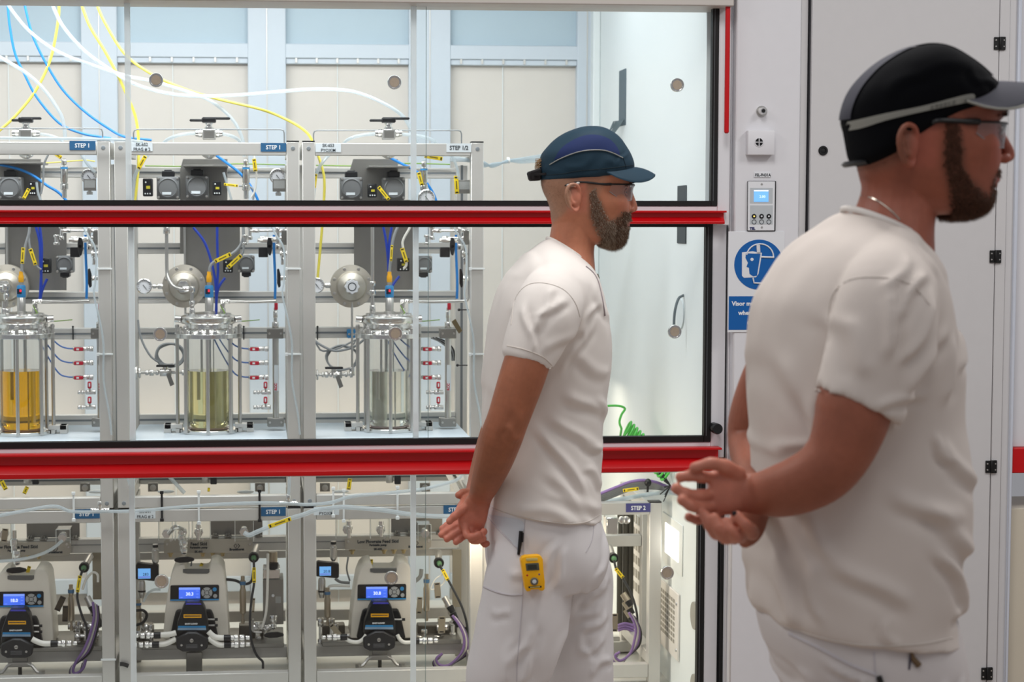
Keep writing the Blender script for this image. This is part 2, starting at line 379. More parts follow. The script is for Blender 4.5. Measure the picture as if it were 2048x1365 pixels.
def sash(name_y, ztop, zbot, gt, gb, Y, xg0, xg1, xr, knobs, strips, handle, label):
    """frame zones in world z: ztop/zbot outer, gt/gb the gasket's inner edge"""
    s = MB()
    if zbot < gb - .03: s.box(XL, xr, Y - .02, Y + .02, zbot, gb - .0)          # bottom rail
    s.box(xg1, xr, Y - .02, Y + .02, zbot, ztop)                                 # right stile
    fr_ = s.build('sash', M_white, hood, bevel=.002)
    if label: fr_['label'] = label
    return fr_
# z levels
zA_gt, zA_bt, zA_rt, zA_rb = zz(401.5), zz(411.7), zz(425), zz(448)
zB_gt, zB_gb, zB_bt, zB_rt, zB_rb = zz(454.6), zz(877.5), zz(889.6), zz(904.6), zz(951.2)
zTop = zz(9.5, 1200)
def gasket(par, xi, xo, zi, zo, Y, top=None, bars='b', ztop=None):
    g = MB(); g.box(xi, xo, Y - .024, Y + .004, zo, ztop)
    if 'b' in bars: g.box(XL, xi, Y - .024, Y + .004, zo, zi)
    if 't' in bars: g.box(XL, xi, Y - .024, Y + .004, top, ztop)
    o = g.build('gasket', M_black, par, bevel=.001)
    g = MB(); w = (xo - xi)
    g.box(xi + w * .28, xi + w * .34, Y - .0255, Y - .022, zi, (top if 't' in bars else ztop)); g.build('gasket_lip', M_alu_d, par)
    return o
def panes(par, Y, z0, z1, xs, xR, strips, knobs, yk):
    """three sliding panes, each with a translucent edge strip and a finger pull"""
    bounds = [(XL, xs[0] + .008), (xs[0], xs[1] + .046), (xs[1], xR)]
    for i, (a, b) in enumerate(bounds):
        yo = Y + (.000 if i != 1 else .012)
        MB().box(a, b, yo, yo + .004, z0, z1).build('glass_pane', M_glass, par)
    for x in xs:
        w_ = S(10.5, Y); q_ = MB()
        q_.add([(x, Y + .018, z0), (x, Y - .008, z0), (x + w_, Y - .008, z0), (x + w_, Y + .018, z0), (x, Y + .018, z1), (x, Y - .008, z1), (x + w_, Y - .008, z1), (x + w_, Y + .018, z1)], [(0, 1, 5, 4), (1, 2, 6, 5), (2, 3, 7, 6)]); q_.build('edge_strip', M_strip, par)
    MB().box(xs[1] + .0462, xs[1] + .0474, Y + .008, Y + .016, z0, z1).build('pane_edge', mat('glass_edge_green', (112, 134, 132), .3), par)
    for kx, ky in knobs:
        c = P(kx, ky, Y - .01)
        r = S(14.2, Y)
        k = MB().lathe([(.001, .0), (r, .0), (r, .004), (r * .93, .007), (r * .82, .007), (r * .78, .0035), (r * .7, .0035), (.001, .0035)], (c[0], Y - .003, c[2]), (0, -1, 0), 32).build('finger_pull', M_chrome, par)
        MB().lathe([(.001, 0), (r * .68, 0), (r * .66, .0012), (.001, .0012)], (c[0], Y - .0066, c[2]), (0, -1, 0), 28).build('finger_pull_centre', M_bronze_d, par)
def rail(par, zt, zb, Y, xr, deep, name='handle_rail'):
    """red pull rail: thin top lip, raked upper face, bulging lower face"""
    h_ = zt - zb
    prof = [(0, zt + .006), (-deep - .006, zt + .006), (-deep - .006, zt), (-deep * .55, zt - .002), (-deep * .55, zt - h_ * .42), (-deep * .72, zt - h_ * .55), (-deep, zt - h_ * .80), (-deep * .98, zb), (0, zb)]
    m = MB(); n = len(prof)
    vs = [(XL, Y + p[0], p[1]) for p in prof] + [(xr, Y + p[0], p[1]) for p in prof]
    m.add(vs, [tuple(range(n)), tuple(range(2 * n - 1, n - 1, -1))] + [(i, i + n, (i + 1) % n + n, (i + 1) % n) for i in range(n)])
    m.box(xr, xr + .004, Y - deep - .006, Y, zt, zt + .006)
    return m.build(name, M_red, par, bevel=.0012, bseg=2)

# --- upper sash
YA = YG - .03
xgi, xgo = P(1419.5, 300, YA)[0], P(1432, 300, YA)[0]
s = MB(); s.box(XL, xgo, YA - .02, YA + .01, zA_rb, zA_bt); s.box(xgo, P(1457.5, 300, YA)[0], YA - .02, YA + .01, zA_rb - .004, zTop)
sA = s.build('sash', M_white, hood, bevel=.002)
gasket(sA, xgi, xgo, zA_gt, zA_bt, YA, ztop=zTop)
xsA = [P(250.5, 200, YA)[0], P(822, 200, YA)[0]]
panes(sA, YA, zA_bt, zTop + .1, xsA, xgo, None, [(312, 160), (789, 164.5), (1355, 170)], None)
rail(sA, zz(425, 700, YA - .03), zz(448, 700, YA - .04), YA - .01, P(1443.5, 430, YA)[0], .03)
# --- middle sash
YM = YG
xgi, xgo = P(1406.5, 650, YM)[0], P(1420, 650, YM)[0]
s = MB(); s.box(XL, xgo, YM - .02, YM + .01, zB_rb, zB_bt); s.box(xgo, P(1448, 650, YM)[0], YM - .02, YM + .01, zz(914, 1440), zz(447, 1440))
sB = s.build('sash', M_white, hood, bevel=.002)
gasket(sB, xgi, xgo, zB_gb, zB_bt, YM, top=zB_gt, bars='bt', ztop=zA_rb + .012)
xsB = [P(258.5, 650, YM)[0], P(826.5, 650, YM)[0]]
panes(sB, YM, zB_bt, zA_rb + .01, xsB, xgo, None, [(320, 669), (791, 668), (1350, 664)], None)
rail(sB, zz(904.6, 700, YM - .03), zz(951.2, 700, YM - .06), YM - .01, P(1430, 920, YM)[0], .055)
c = P(1427, 855, YM - .02)
MB().lathe([(.001, 0), (.0155, 0), (.0145, .02), (.0165, .024), (.0165, .05), (.0145, .053), (.001, .053)], (c[0], YM - .02, c[2]), (0, -1, 0), 24).build('sash_knob', M_blackp, sB)
# --- lower sash
YC = YG + .03
xgi, xgo = P(1391.5, 1200, YC)[0], P(1405, 1200, YC)[0]
s = MB(); s.box(xgo, P(1432, 1200, YC)[0], YC - .02, YC + .01, .02, zB_rt)
sC = s.build('sash', M_white, hood, bevel=.002)
gasket(sC, xgi, xgo, .05, .02, YC, ztop=zB_rt)
xsC = [P(260, 1150, YC)[0], P(821.5, 1150, YC)[0]]
panes(sC, YC, .05, zB_rb + .03, xsC, xgo, None, [(323, 1164), (783, 1157), (1335, 1147)], None)
# red grab rod beside the upper sash
c0 = P(1453.5, 0, YG - .1); c1 = P(1453, 267, YG - .1)
rr = MB().path([(c1[0], YG - .1, c0[2] + .1), (c1[0], YG - .1, c1[2] + .004), (c1[0], YG - .1, c1[2])], [.0075, .0075, .004], 16)
rr.box(c1[0] - .006, c1[0] + .006, YG - .1, YG - .02, c0[2] - .02, c0[2] + .02)
rr.build('grab_rod', M_red, label='thin upright red rod right of the upper sash', cat='rod')

# ================================================================ SERVICE COLUMN FITTINGS
YS = YG - .07
def ppt(x, y, Y=YS): return P(x, y, Y)
c = ppt(1523, 223)
o = MB().lathe([(.001, 0), (.017, 0), (.0165, .004), (.001, .004)], (c[0], YS, c[2]), (0, -1, 0), 24).build('gas_outlet', M_steel, label='small round steel gas outlet above the alarm box', cat='outlet')
MB().lathe([(.009, .004), (.011, .006), (.011, .022), (.008, .03), (.005, .03), (.004, .02)], (c[0] - .002, YS, c[2]), (0, -1, 0), 18).build('nozzle', M_chrome, o)
MB().lathe([(.001, .0305), (.0055, .0305), (.0055, .0312), (.001, .0312)], (c[0] - .002, YS, c[2]), (0, -1, 0), 18).build('bore', M_black, o)
t = thing('alarm_sounder', 'square white alarm sounder box with round grille', 'alarm', ppt(1523, 311))
MB().pbox(1496, 261, 1550, 310, YS - .028, .028).build('housing', M_white, t, bevel=.003, bseg=2)
c = P(1518, 284.5, YS - .028)
MB().lathe([(.001, 0), (.0125, 0), (.0125, .0008), (.001, .0008)], (c[0], YS - .028, c[2]), (0, -1, 0), 24).build('grille_hole', M_blackp, t)
g = MB(); g.box(c[0] - .0012, c[0] + .0012, YS - .0305, YS - .028, c[2] - .0125, c[2] + .0125); g.box(c[0] - .0125, c[0] + .0125, YS - .0305, YS - .028, c[2] - .0012, c[2] + .0012)
g.lathe([(.0118, 0), (.0138, 0), (.0138, .002), (.0118, .002)], (c[0], YS - .028, c[2]), (0, -1, 0), 24, ring=True); g.build('grille_cross', M_white, t)
t = thing('number_plate', 'small white plate reading FSL-FH31A above the airflow monitor', 'label plate', ppt(1524, 355))
MB().pbox(1508.5, 344.5, 1541, 355, YS - .003, .003).build('plate', M_signw, t, bevel=.0006)
c = ppt(1525, 353); text('FSL-FH31A', (c[0], YS - .0032, c[2]), .0085, M_txt_d, t, 'CENTER', sx=.86, bold=.0003)
t = thing('airflow_monitor', 'silver and white airflow monitor with small blue display reading 2.00', 'monitor', ppt(1523, 463))
MB().pbox(1495, 362, 1552, 463, YS - .006, .006).build('backplate', M_blackp, t, bevel=.002)
MB().pbox(1496, 363, 1549.5, 461.5, YS - .0085, .003).build('faceplate', M_signw, t, bevel=.001)
MB().pbox(1500, 376, 1545.5, 407, YS - .0092, .001).build('upper_field', mat('field_grey', (188, 194, 198), .5), t)
MB().pbox(1500, 411, 1545.5, 449, YS - .0092, .001).build('lower_field', mat('field_grey', (188, 194, 198), .5), t)
MB().pbox(1508, 380.5, 1537, 404, YS - .0102, .001).build('display', M_screen2, t)
MB().pbox(1508, 380.5, 1537, 383, YS - .0106, .0005).build('display_bar', M_lit, t)
c = ppt(1523, 396); text('2.00', (c[0], YS - .0106, c[2]), .0075, M_lit, t, 'CENTER')
for i, x in enumerate((1506.5, 1521.5, 1536)):
    c = ppt(x, 433)
    MB().lathe([(.001, 0), (.0075, 0), (.007, .0012), (.001, .0012)], (c[0], YS - .0092, c[2]), (0, -1, 0), 20).build('indicator', M_blackp, t)
    MB().lathe([(.001, 0), (.0028, 0), (.0025, .0008), (.001, .0008)], (c[0], YS - .0104, c[2]), (0, -1, 0), 14).build('led', mat('led_yellow', (240, 220, 110), .4, emit=.6) if i == 0 else M_signw, t)
    c = ppt(x, 444)
    MB().lathe([(.0058, 0), (.0072, 0), (.0072, .001), (.0058, .001)], (c[0], YS - .0092, c[2]), (0, -1, 0), 20, ring=True).build('button_ring', M_txt_d, t)
for y in (369, 455):
    c = ppt(1522, y); MB().lathe([(.001, 0), (.0036, 0), (.003, .0012), (.001, .0012)], (c[0], YS - .0085, c[2]), (0, -1, 0), 14).build('screw', M_steel, t)
c = ppt(1498, 459.5); text('TEL', (c[0], YS - .0088, c[2]), .007, mat('navy_print', (40, 44, 100), .5), t, 'LEFT', bold=.0006, sx=1.05)
# visor sign
t = thing('visor_sign', 'white safety sign with blue visor pictogram and blue text panel', 'sign', ppt(1512, 665))
MB().pbox(1456, 463, 1568, 665, YS - .003, .003).build('board', M_signw, t, bevel=.001)
c = ppt(1517, 529.5); R_ = S(51, YS)
MB().lathe([(.001, 0), (R_, 0), (R_, .0008), (.001, .0008)], (c[0], YS - .003, c[2]), (0, -1, 0), 48).build('blue_disc', M_bluesign, t)
MB().pbox(1457.5, 593, 1566, 660, YS - .0038, .0008).build('blue_text_panel', M_bluesign, t)
MB().pprism([(1484, 505), (1505, 503), (1524, 506), (1523, 514), (1517, 548), (1512, 555), (1488, 556), (1484, 552)], YS - .0046, .0008).build('visor_shape', M_signw, t)
MB().pprism([(1492, 507), (1521, 508), (1514, 552), (1506, 553), (1499, 548), (1498, 536), (1493, 534), (1496, 526), (1491, 516)], YS - .0052, .0006).build('head_shape', M_bluesign, t)
c = ppt(1503, 519); MB().lathe([(.001, 0), (.005, 0), (.005, .0006), (.001, .0006)], (c[0], YS - .0052, c[2]), (0, -1, 0), 16).build('eye_dot', M_signw, t)
arc = [P(1520 + 27 * math.cos(a_), 514 - 26 * math.sin(a_), YS - .0048) for a_ in np.linspace(.02, PI * .95, 14)]
MB().path(arc, .0022, 6).build('band_arc', M_signw, t)
MB().path([P(1516, 490, YS - .0048), P(1517, 505, YS - .0048)], .006, 6).build('band_top', M_signw, t)
MB().path([P(1522, 514, YS - .0048), P(1548, 515, YS - .0048)], .003, 6).build('band_side', M_signw, t)
MB().path([P(1506, 556, YS - .0048), P(1508, 566, YS - .0048), P(1524, 567, YS - .0048)], .0026, 6).build('chin_strap', M_signw, t)
for s_, x, y in (('Visor must', 1463, 611.5), ('when', 1476, 630), ('a', 1494, 649)):
    c = ppt(x, y); text(s_, (c[0], YS - .0041, c[2]), S(8.6, YS), M_txt_w, t, 'LEFT', bold=.0006)

# ================================================================ WHITE CABINET RIGHT OF THE HOOD
cab = thing('tall_cabinet', 'tall white cabinet with one flush door and black hinges', 'cabinet', (P(1800, 1300, YG - .07)[0], YG, 0))
xd0, xd1, xd2, xd3 = P(1618.5, 300, YS)[0], P(1991.5, 300, YS)[0], P(2032, 300, YS)[0], P(2110, 300, YS)[0]
MB().box(xd0 - .002, xd2, YS + .004, YS + .5, 0, 2.9).build('carcass', mat('cabinet_gap', (60, 60, 64), .6), cab)
MB().box(xd0 + .001, xd1 - .0012, YS - .012, YS + .004, .03, 2.9).build('door', M_white2, cab, bevel=.0015)
MB().box(xd1 + .0012, P(2012, 300, YS)[0], YS - .012, YS + .004, 0, 2.9).build('jamb', M_white2, cab, bevel=.0015)
MB().box(P(2012, 300, YS)[0] + .0005, xd2, YS - .008, YS + .004, 0, 2.9).build('jamb_edge', M_white2, cab, bevel=.002)
for hx, hy in ((1997, 87), (1988, 513.5), (1979, 934), (1970.5, 1348)):
    z = P(hx, hy, YS - .012)[2]
    b_ = MB()
    b_.box(xd1 - .018, xd1 - .002, YS - .017, YS - .012, z - .019, z + .019); b_.box(xd1 - .003, xd1 + .0175, YS - .018, YS - .012, z - .02, z + .02)
    b_.cyl((xd1, YS - .019, z - .0195), (xd1, YS - .019, z + .0195), .0035, n=10)
    hg = b_.build('hinge', M_black, cab, bevel=.0015)
    for sx_ in (-.0125, .0125):
        for sz_ in (-.0095, .0095):
            MB().lathe([(.0005, 0), (.0028, 0), (.002, .0014), (.0005, .0016)], (xd1 + sx_, YS - .0172, z + sz_), (0, -1, 0), 10).build('screw', M_steel, hg)
c = P(1646, 301.5, YS - .012)
lk = MB().lathe([(.001, 0), (.0145, 0), (.0145, .003), (.0125, .0055), (.0085, .0055), (.008, .003), (.006, .0035), (.001, .0035)], (c[0], YS - .012, c[2]), (0, -1, 0), 28).build('lock', M_black, cab)
# glazed edge strip and neighbouring hood seen at the far right
MB().box(xd2 + .002, P(2062, 300, YG - .2)[0], YS - .02, YS + .3, 0, 2.9).build('trim_30', mat('blue_white_post', (206, 212, 224), .25, var=.02), kind='structure', bevel=.002)
nh = thing('neighbour_hood', 'edge of a second fume hood with red handle at far right', 'fume hood', (P(2075, 1300, YG - .1)[0], YG, 0))
xa = P(2062, 300, YG - .2)[0] + .004
MB().box(xa, xa + .5, YG - .05, YG + .2, 0, .7).build('lower_panel', M_liner_warm, nh, bevel=.002)
MB().box(xa, xa + .5, YG - .08, YG - .05, zz(940, 2040), zz(890, 2040)).build('handle_rail', M_red, nh, bevel=.003)
MB().box(xa, xa + .5, YG - .06, YG + .2, zz(890, 2040), 2.7).build('upper_panel', M_white, nh, bevel=.002)

# ================================================================ SKIDS
def c4(x, y): return (260 + x / 2.967, 440 + y / 2.967)
def c7(x, y): return (240 + x / 3.2105, 940 + y / 3.2105)
def c1(x, y): return (x / 2.967, y / 2.967)
def c5(x, y): return (600 + x / 2.968, 440 + y / 2.968)
def c8(x, y): return (600 + x / 3.2105, 940 + y / 3.2105)
def c3(x, y): return (x / 2.968, 440 + y / 2.968)
def c6(x, y): return (x / 3.2125, 940 + y / 3.2125)
YF, YR = 6.05, 6.52
PW = .0415
SK = ['left', 'middle', 'right']
DX = [-.632, 0., .618]
ZSPL = P(600, 1015, YF)[2]      # where the upper skid stands on the lower one
ZSH = P(400, 880, YF)[2]        # shelf level
def bar(par, x0, x1, z0, z1, y0=None, y1=None, slot=True, name='crossbar'):
    y0 = YR if y0 is None else y0; y1 = y0 + .04 if y1 is None else y1
    o = MB().box(x0, x1, y0, y1, z0, z1).build(name, M_alu, par, bevel=.0015)
    if slot:
        zm = (z0 + z1) / 2; MB().box(x0 + .001, x1 - .001, y0 - .0006, y0 + .002, zm - .0035, zm + .0035).build('slot', M_alu_d, o)
        MB().box(x0 + .001, x1 - .001, y0 - .0012, y0 + .002, zm - .0055, zm - .0035).build('slot_lip', M_alu, o)
    return o
def frame_upper(k, xl, xr, rear_left=True):
    """xl, xr world limits of the skid"""
    zt = P(600, 284, YF)[2]
    f = thing('equipment_skid', 'aluminium profile frame of the %s upper skid, standing on the lower skid' % SK[k], 'frame', ((xl + xr) / 2, YF, ZSPL), 'aluminium skid frames behind the sashes')
    for x in (xl, xr - PW):
        p_ = MB().box(x, x + PW, YF, YF + PW, ZSPL + .004, zt).build('post', M_alu, f, bevel=.002)
        MB().box(x + .0005, x + PW - .0005, YF + .0005, YF + PW, zt, zt + .004).build('end_cap', M_blackp, p_)
        for yy in (297, 1003):
            z = P(600, yy, YF)[2]
            MB().lathe([(.0005, 0), (.007, 0), (.006, .0015), (.0005, .002)], (x + PW / 2, YF, z), (0, -1, 0), 16).build('bolt_cap', mat('bolt_grey', (128, 134, 138), .5), p_)
        p_ = MB().box(x, x + PW, YR, YR + PW, ZSPL + .004, zt - .06).build('post', M_alu, f, bevel=.002)
        MB().box(x + PW * .4, x + PW * .6, YR - .0006, YR + .002, ZSPL + .004, zt - .06).build('slot', M_alu_d, p_)
        for z0, z1 in ((zt - .045, zt), (ZSPL + .004, ZSPL + .045)):
            MB().box(x + .001, x + PW - .001, YF + PW, YR, z0, z1).build('side_bar', M_alu, f, bevel=.0015)
    xa, xb = xl + PW + .0005, xr - PW - .0005
    MB().box(xa, xb, YF, YF + .04, P(600, 311, YF)[2], P(600, 286, YF)[2]).build('top_bar', M_alu, f, bevel=.002)
    MB().box(xa, xb, YF, YF + .04, P(600, 1012.5, YF)[2], P(600, 991, YF)[2]).build('bottom_bar', M_alu, f, bevel=.002)
    for a, b_ in ((335, 356), (486, 508), (584, 607), (656, 678), (829, 850)):
        bar(f, xa, xb, P(400, b_, YR)[2], P(400, a, YR)[2])
    bar(f, xa, xb, P(400, 968, YR)[2], P(400, 948, YR)[2])
    MB().box(xa, xb, YF - .0, YR - .001, ZSH - .012, ZSH).build('shelf', M_shelf, f, bevel=.001)
    # wire handle on top
    return f
def frame_lower(k, xl, xr, YF=YF, lab=None, top=None, bot=.02):
    zt = ZSPL if top is None else top
    f = thing('equipment_skid', lab or 'aluminium profile frame of the %s lower feed skid' % SK[k], 'frame', ((xl + xr) / 2, YF, bot), 'aluminium skid frames behind the sashes')
    for x in (xl, xr - PW):
        p_ = MB().box(x, x + PW, YF, YF + PW, bot, zt - .004).build('post', M_alu, f, bevel=.002)
        MB().box(x + .0005, x + PW - .0005, YF + .0005, YF + PW, zt - .004, zt - .0002).build('end_cap', M_blackp, p_)
        MB().box(x, x + PW, YF + .47, YF + .51, bot, zt - .004).build('post', M_alu, f, bevel=.002)
        MB().box(x + .001, x + PW - .001, YF + PW, YF + .47, zt - .045, zt - .006).build('side_bar', M_alu, f, bevel=.0015)
        MB().box(x + .001, x + PW - .001, YF + PW, YF + .47, .1, .14).build('side_bar', M_alu, f, bevel=.0015)
    xa, xb = xl + PW + .0005, xr - PW - .0005
    dz = zt - ZSPL
    MB().box(xa, xb, YF, YF + .04, P(600, 1041, 6.05)[2] + dz, P(600, 1016.5, 6.05)[2] + dz).build('top_bar', M_alu, f, bevel=.002)
    MB().box(xa, xb, YF, YF + .04, P(600, 1372, 6.05)[2], P(600, 1345, 6.05)[2]).build('bottom_bar', M_alu, f, bevel=.002)
    return f
XS = [(P(-158, 300, YF)[0], P(219.5, 300, YF)[0]), (P(228, 300, YF)[0], P(598.5, 300, YF)[0]), (P(604.5, 300, YF)[0], P(967.5, 300, YF)[0])]
for k in range(3):
    frame_upper(k, *XS[k]); frame_lower(k, *XS[k])

def plate_label(x0, y0, x1, y1, m, lines, mt, lab, k=None, Y=None, h=9, al='CENTER', off=0., grp=None, sx=.9):
    Y = YF if Y is None else Y
    t = thing('name_label', lab, 'label', (P((x0 + x1) / 2, y1, Y)[0] + off, Y - .003, P((x0 + x1) / 2, y1, Y)[2]), grp)
    MB().pbox(x0, y0, x1, y1, Y - .0015, .0014, off).build('plate', m, t)
    n = len(lines); H = (y1 - y0)
    for i, s_ in enumerate(lines):
        yy = y0 + H * (i + .5) / n + h / 2 - (0 if n == 1 else (i - .5) * -1.0)
        c = P((x0 + x1) / 2, yy, Y); text(s_, (c[0] + off, Y - .0016, c[2]), S(h, Y), mt, t, al, bold=.0004 if n == 1 else .0001, sx=sx)
    return t
plate_label(139, 282, 191, 300.5, M_label_b, ['STEP 1'], M_txt_w, 'blue STEP 1 label on the left upper skid', h=8)
plate_label(521.5, 286, 572.5, 303.5, M_label_b, ['STEP 1'], M_txt_w, 'blue STEP 1 label on the middle upper skid', h=8)
plate_label(893, 287, 942.5, 304.5, M_label_w, ['STEP 1/2'], M_txt_d, 'pale STEP 1/2 label on the right upper skid', h=8)
plate_label(262.5, 285, 305, 302.5, M_label_w, ['SK-652', 'FRAG # 2'], M_txt_d, 'pale SK-652 FRAG # 2 label on the middle upper skid', h=6.2)
plate_label(631, 287, 682, 304.5, M_label_w, ['SK-653', 'PYOXIM'], M_txt_d, 'pale SK-653 PYOXIM label on the right upper skid', h=6.2)
plate_label(148, 1019, 199.5, 1038, M_label_b, ['STEP 1'], M_txt_w, 'blue STEP 1 label on the left lower skid', h=8)
plate_label(522, 1015, 571.5, 1033, M_label_b, ['STEP 1'], M_txt_w, 'blue STEP 1 label on the middle lower skid', h=8)
plate_label(887, 1011, 936, 1028, M_label_b, ['STEP 2'], M_txt_w, 'blue STEP label on the right lower skid, half hidden by a hand', h=8)
plate_label(270, 1019, 311, 1038, M_label_w, ['SK-641', 'FRAG # 2'], M_txt_d, 'pale SK-641 FRAG # 2 label on the middle lower skid', h=6.2)
plate_label(627.5, 1014, 678, 1031, M_label_w, ['SK-622', 'PYOXIM'], M_txt_d, 'pale PYOXIM label behind a tube, right lower skid', h=6.2)

# wire handles over the upper skids
def wire(x0, x1, yt, yb, k, rad=.0022):
    a = P(x0, yt, YF + .1); b = P(x1, yt, YF + .1); z = P(x0, yb, YF)[2] - .02
    pts = [(a[0], YF + .1, z), (a[0], YF + .1, a[2] - .012), (a[0] + .003, YF + .1, a[2] - .003), (a[0] + .012, YF + .1, a[2]), (b[0] - .012, YF + .1, b[2]), (b[0] - .003, YF + .1, b[2] - .003), (b[0], YF + .1, b[2] - .012), (b[0], YF + .1, z)]
    MB().path(pts, rad, 8).build('wire_guard', mat('wire_grey', (150, 154, 156), .35, .7), label='thin grey wire guard over the %s skid top' % SK[k], cat='guard', group=None)
wire(-140, 205, 257, 284, 0); wire(267, 568.5, 259, 284, 1); wire(627, 923, 261, 284, 2)

def top_valve(k, cx, y0, w=1., rot=.0):
    """ball valve with a wide black handle on the skid's top"""
    Y = YF + .06; c = P(cx, 268, Y); X = c[0]; z = c[2]
    t = thing('top_ball_valve', 'steel ball valve with wide black handle on top of the %s skid' % SK[k], 'valve', (X, Y, z - .05))
    u = lambda p: S(p, Y)
    b = MB(); b.box(X - u(13), X + u(13), Y - .02, Y + .02, z - u(11), z + u(9)); b.build('body', M_steel, t, bevel=.002)
    MB().box(X - u(9), X + u(10), Y - .0212, Y - .0202, z - u(8), z + u(5)).build('rating_mark', M_steel_d, t)
    for s_ in (-1, 1):
        m = MB(); m.hexn((X + s_ * u(13), Y, z + .002), (X + s_ * u(21), Y, z + .002), u(9)); m.cyl((X + s_ * u(21), Y, z + .002), (X + s_ * u(27), Y, z + .002), u(7), u(6)); m.build('union_nut', M_chrome, t, bevel=.001)
    MB().lathe([(u(9), 0), (u(9), u(4)), (u(6), u(5)), (u(6), u(10)), (u(8), u(11)), (u(8), u(15)), (u(3), u(16))], (X, Y, z + u(9)), (0, 0, 1), 16).build('stem', M_chrome, t)
    m = MB(); zh = z + u(24)
    m.box(X - u(13) * w, X + u(42) * w, Y - .012, Y + .012, zh + u(4), zh + u(9)); m.box(X - u(38) * w, X + u(8), Y - .012, Y + .012, zh, zh + u(5)); m.box(X - u(14), X + u(14), Y - .016, Y + .016, zh - u(2), zh + u(8))
    m.build('lever', M_blackp, t, bevel=.003)
    MB().lathe([(u(12), 0), (u(14), -u(3)), (u(9), -u(7)), (u(5), -u(9))], (X, Y, P(cx, 311, Y)[2] + .004), (0, 0, 1), 16).build('lower_nut', M_chrome, t)
top_valve(0, 52, 0, .72); top_valve(1, 418, 0); top_valve(2, 777, 0)
# short translucent hoses at the top valves
def hose(pix, Y, r, m, lab, cat='tube', grp=None, n=8, name='tube', res=5):
    return ptube(pix, Y, r, n, res).build(name, m, label=lab, cat=cat, group=grp)
yt_ = YF + .06
hose([(391, 267), (372, 268), (350, 273), (330, 283, yt_ + .05), (322, 300, yt_ + .1)], yt_, .0055, M_clearw, 'clear hose curving left from the middle skid top valve')
hose([(445, 268), (462, 272), (478, 281, yt_ + .04), (486, 300, yt_ + .1)], yt_, .0055, M_clearw, 'clear hose curving right from the middle skid top valve')
hose([(750, 268), (728, 270), (706, 275), (690, 284, yt_ + .05), (682, 300, yt_ + .1)], yt_, .0055, M_clearw, 'clear hose curving left from the right skid top valve')
hose([(804, 269), (830, 271), (858, 277), (870, 284, yt_ + .05), (878, 300, yt_ + .1)], yt_, .0055, M_clearw, 'clear hose curving right from the right skid top valve')
hose([(81, 268), (100, 271), (120, 279), (130, 290, yt_ + .05)], yt_, .0045, M_clearw, 'clear hose curving right from the left skid top valve')

# overhead tubes
O = 6.35
def over(pts, r, m, lab, Y=O): hose([c1(*p[:2]) + tuple(p[2:]) for p in pts], Y, r, m, lab)
over([(40, -60), (48, 60), (60, 170), (90, 320), (150, 450), (220, 580), (350, 730), (480, 790), (590, 812), (660, 822)], .0042, M_blue, 'bright blue tube hanging furthest left above the left skid')
over([(125, -60), (140, 0), (190, 200), (270, 370), (370, 530), (500, 660), (640, 760), (740, 812), (900, 832)], .0042, M_blue, 'bright blue tube swooping down to the middle skid corner')
over([(355, -60), (350, 20), (345, 120), (300, 350), (210, 540), (90, 690), (-20, 790)], .0048, M_yellow, 'yellow tube curving down to the left edge above the skids')
over([(455, -60), (475, 0), (530, 150), (620, 300), (700, 450), (750, 560), (800, 680), (820, 800), (822, 950), (812, 1100), (795, 1230)], .0048, M_yellow, 'yellow tube dropping behind the left post of the middle skid', 6.3)
over([(545, -60), (565, 0), (620, 130), (740, 320), (900, 440), (1100, 530), (1300, 590), (1550, 650), (1700, 710), (1800, 770), (1850, 830), (1900, 960), (1925, 1080), (1915, 1300), (1900, 1480), (1885, 1650)], .0046, M_yellow, 'long yellow tube sweeping right to the third skid', 6.3)
over([(10, -60), (35, 0), (70, 60), (180, 190), (350, 310), (560, 390), (750, 450), (900, 480), (1100, 540), (1250, 600), (1380, 710), (1440, 830), (1450, 930)], .0058, M_clearw, 'white translucent tube arching down to the right of the middle skid valve', 6.28)
over([(280, -60), (300, 0), (370, 150), (500, 300), (650, 410), (780, 490), (950, 545), (1150, 570), (1400, 565), (1700, 540), (1850, 530), (2000, 532), (2120, 550), (2260, 605), (2380, 680), (2440, 770), (2480, 870)], .0062, M_clearw, 'long white translucent tube swooping across to the right skid', 6.25)
over([(-40, 320), (0, 340), (150, 430), (260, 530), (350, 660), (378, 740), (388, 830)], .0062, M_clearw, 'white translucent tube bending down on the left skid', 6.25)
over([(-40, 818), (200, 822), (450, 824), (700, 830), (850, 842)], .0048, M_clearw, 'pale tube lying along the left skid top', 6.03)
# pale bundle leaving right of the right skid
for i in range(4):
    hose([(900, 312 + 3 * i, 6.2), (940, 320 + i, 6.2), (967, 324 + 3 * i, 6.3), (985, 334 - 2 * i, 6.4), (1012, 322 + i, 6.5), (1022, 320 + i, 6.55), (1050, 316 + 3 * i, 6.7), (1110, 305 + 4 * i, 6.9), (1190, 285 + 2 * i, 7.05)], 6.3, .0042, M_clearw, 'white translucent tube running right from the right skid, %s of the bundle' % ['topmost', 'second', 'third', 'lowest'][i], 'tube', 'pale tube bundle right of the right skid')
b = MB()
for i in range(2):
    c = P(1016 + i * 2, 321, 6.52); b.lathe([(.010, -.003), (.0115, 0), (.010, .003)], (c[0], 6.52, c[2]), (1, 0, .2), 12)
b.build('cable_tie', M_tie, label='white tie holding the pale tube bundle', cat='cable tie')

